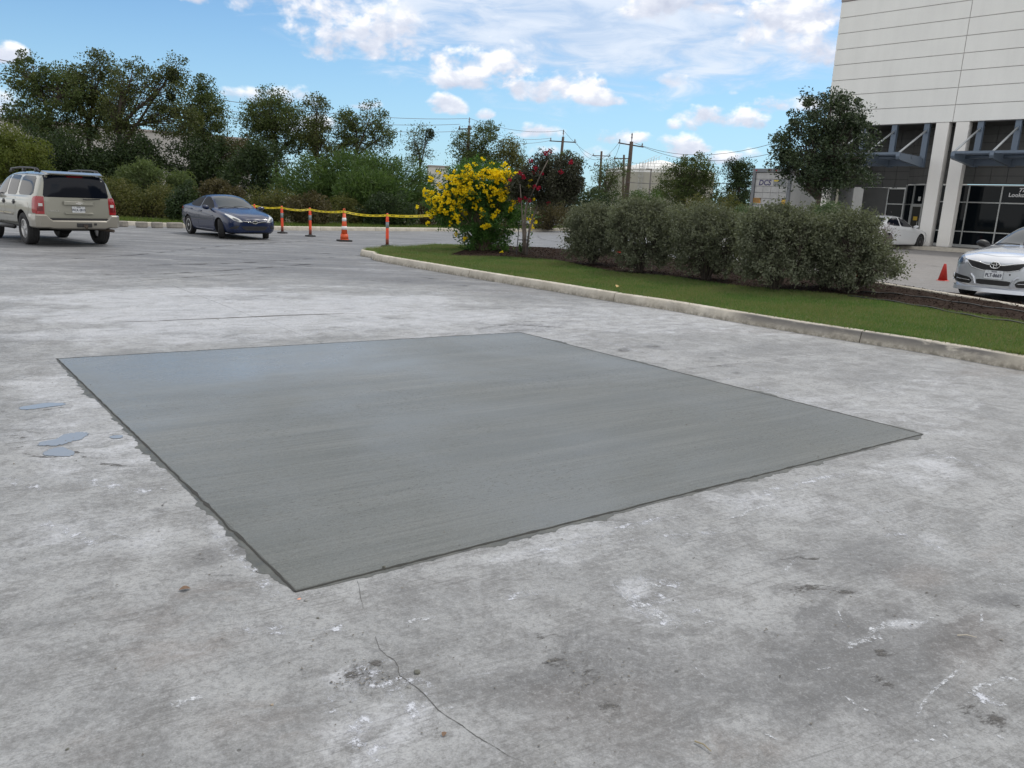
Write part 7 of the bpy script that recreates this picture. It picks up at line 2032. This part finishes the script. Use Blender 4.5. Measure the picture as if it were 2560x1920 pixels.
# bumper
bz = [(-.995, -2.02), (-1.01, -2.25), (-.985, -2.50), (-.90, -2.60), (-.5, -2.635), (0, -2.645), (.5, -2.635), (.90, -2.60), (.985, -2.50), (1.01, -2.25), (.995, -2.02)]
inner = [(-.80, -2.02), (-.80, -2.30), (-.70, -2.38), (0, -2.40), (.70, -2.38), (.80, -2.30), (.80, -2.02)]
def ztop(y, x): return .79 if abs(y) > .70 else .655
bm_ = MB()
outl = []
for (y0, x0), (y1, x1) in zip(bz, bz[1:]):
    for k in range(6): outl.append((y0 + (y1 - y0) * k / 6, x0 + (x1 - x0) * k / 6))
outl.append(bz[-1])
vs_ = []; rows = 6
for (y, x) in outl:
    zt = .79 if abs(y) > .76 else (.655 if abs(y) < .66 else .655 + .135 * (abs(y) - .66) / .10)
    zb = .44 if abs(y) < .70 else .46
    kx = 0 if x > -2.3 else 1
    xi = max(x + .24, -2.40) if x < -2.3 else x
    yi = y if abs(y) < .80 else math.copysign(.80, y)
    vs_ += [(xi, yi, zt), (x + .035 * kx, y * (1 - .012), zt), (x, y, zt - .03), (x + .012 * kx, y, (zt + zb) / 2 - .02), (x + .03 * kx, y * .99, zb + .03), (x + .08 * kx, y * .96, zb), (xi, yi, zb)]
m7 = 7
fs_ = [(i * m7 + j, (i + 1) * m7 + j, (i + 1) * m7 + j + 1, i * m7 + j + 1) for i in range(len(outl) - 1) for j in range(m7 - 1)]
bump_ = M('rear_bumper', vs_, fs_, m_tan2, suv, smooth=True)
bm = bmesh.new(); bm.from_mesh(bump_.data); bmesh.ops.recalc_face_normals(bm, faces=bm.faces)
for e in bm.edges:
    if len(e.link_faces) == 2 and e.calc_face_angle(0) > .5: e.smooth = False
bm.to_mesh(bump_.data); bm.free()
MB().box((-2.44, 0, .682), (.30, 1.36, .05)).build('bumper_step', m_black, bump_)
MB().box((-2.638, .0 - .08, .545), (.03, .36, .105), bev=.012).build('hitch_opening', m_black, bump_)
MB().box((-2.655, -.10, .53), (.05, .10, .06)).tube([(-2.64, -.10, .50), (-2.72, -.10, .47)], .03, 8).build('tow_hitch', mat('rusty_steel', (.06, .045, .035), .8), bump_)
MB().box((-2.640, -.34, .565), (.02, .06, .055)).build('socket', m_black, bump_)
# underside: spare wheel, axle, exhaust
MB().lathe([(.0, -.09), (.34, -.09), (.37, -.05), (.37, .05), (.34, .09), (0, .09)], 28, 'Z', (-2.0, 0, .48)).build('spare_wheel', m_tyre, suv, smooth=True)
MB().tube([(-1.47, -.72, .40), (-1.47, .72, .40)], .06, 8).lathe([(.02, -.16), (.15, -.05), (.15, .05), (.02, .16)], 14, 'X', (-1.47, 0, .40)).build('rear_axle', m_well, suv)
MB().tube([(-1.2, -.55, .42), (-2.3, -.62, .42), (-2.62, -.78, .40)], .04, 8).build('exhaust_pipe', mat('rusty_steel', (.06, .045, .035), .8), suv)
ln = len([1])
sku.piece('top', [(.98, -.72), (1.08, 0), (.98, .72), (.42, .66), (.46, 0), (.42, -.66)], 'windscreen', m_screen, suv, round_=1, res=.1)
# ================================================================== barrier posts, cones, tape
m_or = mat('safety_orange', (.82, .085, .030), .45, var=.10, vscale=6)
m_or2 = mat('cone_orange', (.66, .095, .025), .5, var=.12, vscale=6)
m_red = mat('cone_red', (.48, .028, .018), .5, var=.10, vscale=5)
m_sleeve = mat('reflective_grey', (.235, .255, .265), .4)
m_sleevew = mat('reflective_white', (.72, .72, .72), .4)
m_base = mat('rubber_base', (.018, .018, .018), .8)
m_scuff = mat('scuffed_orange', (.18, .045, .025), .7, var=.4, vscale=12)
def delineator(loc, rz, label, hgt=1.07):
    o = thing('delineator_post', label, 'barrier post', loc, rz, 'orange posts holding the tape')
    k = hgt / 1.07
    MB().lathe([(.0, 0), (.20, 0), (.205, .02), (.19, .045), (.09, .055), (.06, .075), (0, .075)], 8).build('base', m_base, o)
    MB().lathe([(.052, .06), (.053, .16), (.050, .30)], 18).build('lower_tube', m_scuff, o, smooth=True)
    MB().lathe([(.0505, .155), (.0515, .16), (.049, .56 * k), (.048, .86 * k), (.046, .93 * k), (.036, .955 * k), (.030, .985 * k), (.030, .99 * k), (0, .99 * k)], 20).build('post', m_or, o, smooth=True)
    MB().lathe([(.0512, .60 * k), (.0512, .80 * k)], 20).build('reflective_sleeve', m_sleeve, o, smooth=True)
    MB().lathe([(.056, .795 * k), (.058, .80 * k), (.058, .815 * k), (.050, .82 * k)], 20).build('collar', m_or, o, smooth=True)
    bm = bmesh.new(); bmesh.ops.create_uvsphere(bm, u_segments=14, v_segments=10, radius=.040); me = bpy.data.meshes.new('knob')
    for v in bm.verts: v.co.z = v.co.z * 1.15 + 1.02 * k
    bm.to_mesh(me); bm.free(); link_mesh('knob', me, m_or, o, smooth=True)
    return o
D1 = at(706, 583); D2 = at(776, 591); D3 = at(968, 617); D0 = at(638, 577)
DC = at(861, 603)
delineator(D3, .3, 'orange post nearest the grassy kerb, the front one of the row')
delineator(D2, .9, 'orange post between the white banded cone and the post nearest the blue car')
delineator(D1, .1, 'orange post standing just beyond the nose of the blue car')
D0 = Vector((D0.x, D0.y, 0))
delineator(D0, .5, 'orange post half hidden behind the windscreen of the blue car')
gc = thing('banded_cone', 'tall orange cone with two white bands and a loop handle', 'cone', DC, .5, None)
MB().box((0, 0, .025), (.46, .46, .05), bev=.015).build('base', m_base, gc)
prof = lambda z: .125 - .078 * (z - .05) / .95
def cone_part(z0, z1, mt, nm, add=0.0, par=gc):
    return MB().lathe([(prof(z0) + add, z0), (prof(z1) + add, z1)], 22).build(nm, mt, par, smooth=True)
MB().lathe([(.15, .05), (.15, .07), (.128, .09)], 22).build('flange', m_or2, gc, smooth=True)
cone_part(.085, .24, m_or2, 'cone_foot', .02); MB().lathe([(prof(.24) + .02, .24), (prof(.24), .25)], 22).build('ledge', m_or2, gc, smooth=True)
cone_part(.25, .95, m_or2, 'cone_body'); MB().lathe([(prof(.95), .95), (.030, .96), (0, .96)], 20).build('cone_top', m_or2, gc, smooth=True)
cone_part(.40, .52, m_sleevew, 'white_band', .004); cone_part(.69, .81, m_sleevew, 'white_band', .004)
MB().tube([(-.032, 0, .95), (-.036, 0, 1.06), (-.02, 0, 1.12), (.02, 0, 1.12), (.036, 0, 1.06), (.032, 0, .95)], .014, 8).build('loop_handle', m_or2, gc, smooth=True)
def small_cone(loc, label, hgt=.46, mt=m_red):
    o = thing('traffic_cone', label, 'cone', loc, .4, 'plain red cones in the far lot')
    k = hgt / .46
    MB().lathe([(.0, 0), (.155 * k, 0), (.158 * k, .018), (.14 * k, .028), (.118 * k, .032)], 16).build('base', mt, o)
    MB().lathe([(.116 * k, .030), (.034 * k, .445 * k), (.026 * k, .46 * k), (.018 * k, .46 * k), (.018 * k, .42 * k)], 22).build('cone_body', mt, o, smooth=True)
    return o
pc = at(2356, 703, .15); small_cone(pc, 'red cone standing clear on the pavement beside the silver car', .42)
for (u, v, lab) in ((1551, 632, 'red cone glimpsed between the two leftmost sage shrubs'), (1644, 640, 'red cone glimpsed behind the second sage shrub'), (2147, 694, 'red cone glimpsed through the twigs of the rightmost sage shrub')):
    q = at(u, v, .1); q = at(u, v, GZ(q.x, q.y)); small_cone(q, lab, .46)
# caution tape strung from post to post, ending in the yellow shrub
tops = [D0 + Vector((-2.6, 1.5, 1.0)), D0 + Vector((0, 0, 1.0)), D1 + Vector((0, -.05, 1.0)), D2 + Vector((0, -.05, 1.0)), DC + Vector((0, -.05, 1.02)), D3 + Vector((0, -.05, 1.0)), far(1082, 538, 24.2)]
vs_, fs_, mi_ = [], [], []
s_acc = 0.0; r_ = np.random.default_rng(4)
for (a, b), sag in zip(zip(tops, tops[1:]), (.05, .05, .06, .05, .06, .03)):
    L_ = (b - a).length; n = int(L_ / .085)
    for i in range(n):
        pp = []
        for j in (i, i + 1):
            t = j / n; p = a.lerp(b, t) - Vector((0, 0, sag * 4 * t * (1 - t)))
            tw = .35 * math.sin((s_acc + L_ * t) * 1.7) + .2
            d = (b - a).normalized(); side = Vector((0, 0, 1)) * math.cos(tw) + Vector((d.y, -d.x, 0)) * math.sin(tw)
            pp += [p + side * .038, p - side * .038]
            pm = [p + side * .014 + Vector((0, -.003, 0)), p - side * .014 + Vector((0, -.003, 0))]
            if j == i: q0 = pm
            else: q1 = pm
        k = len(vs_); vs_ += [tuple(v) for v in pp]; fs_.append((k, k + 1, k + 3, k + 2)); mi_.append(0)
        ph = (i % 9)
        if ph not in (0, 1, 4, 5):
            k = len(vs_); vs_ += [tuple(q0[0]), tuple(q0[1]), tuple(q1[1].lerp(q0[1], .25)), tuple(q1[0].lerp(q0[0], .25))]; fs_.append((k, k + 1, k + 2, k + 3)); mi_.append(1)
    s_acc += L_
me = bpy.data.meshes.new('caution_tape'); me.from_pydata(vs_, [], fs_); me.update()
m_tape = leaf_mat('tape_yellow', [(.72, .56, .03), (.72, .56, .03)], .25, .35, .5)
o = link_mesh('caution_tape', me, [m_tape, mat('tape_print', (.04, .035, .02), .5)])
me.polygons.foreach_set('material_index', mi_)
tag(o, 'yellow caution tape with black print strung along the orange posts', 'tape')
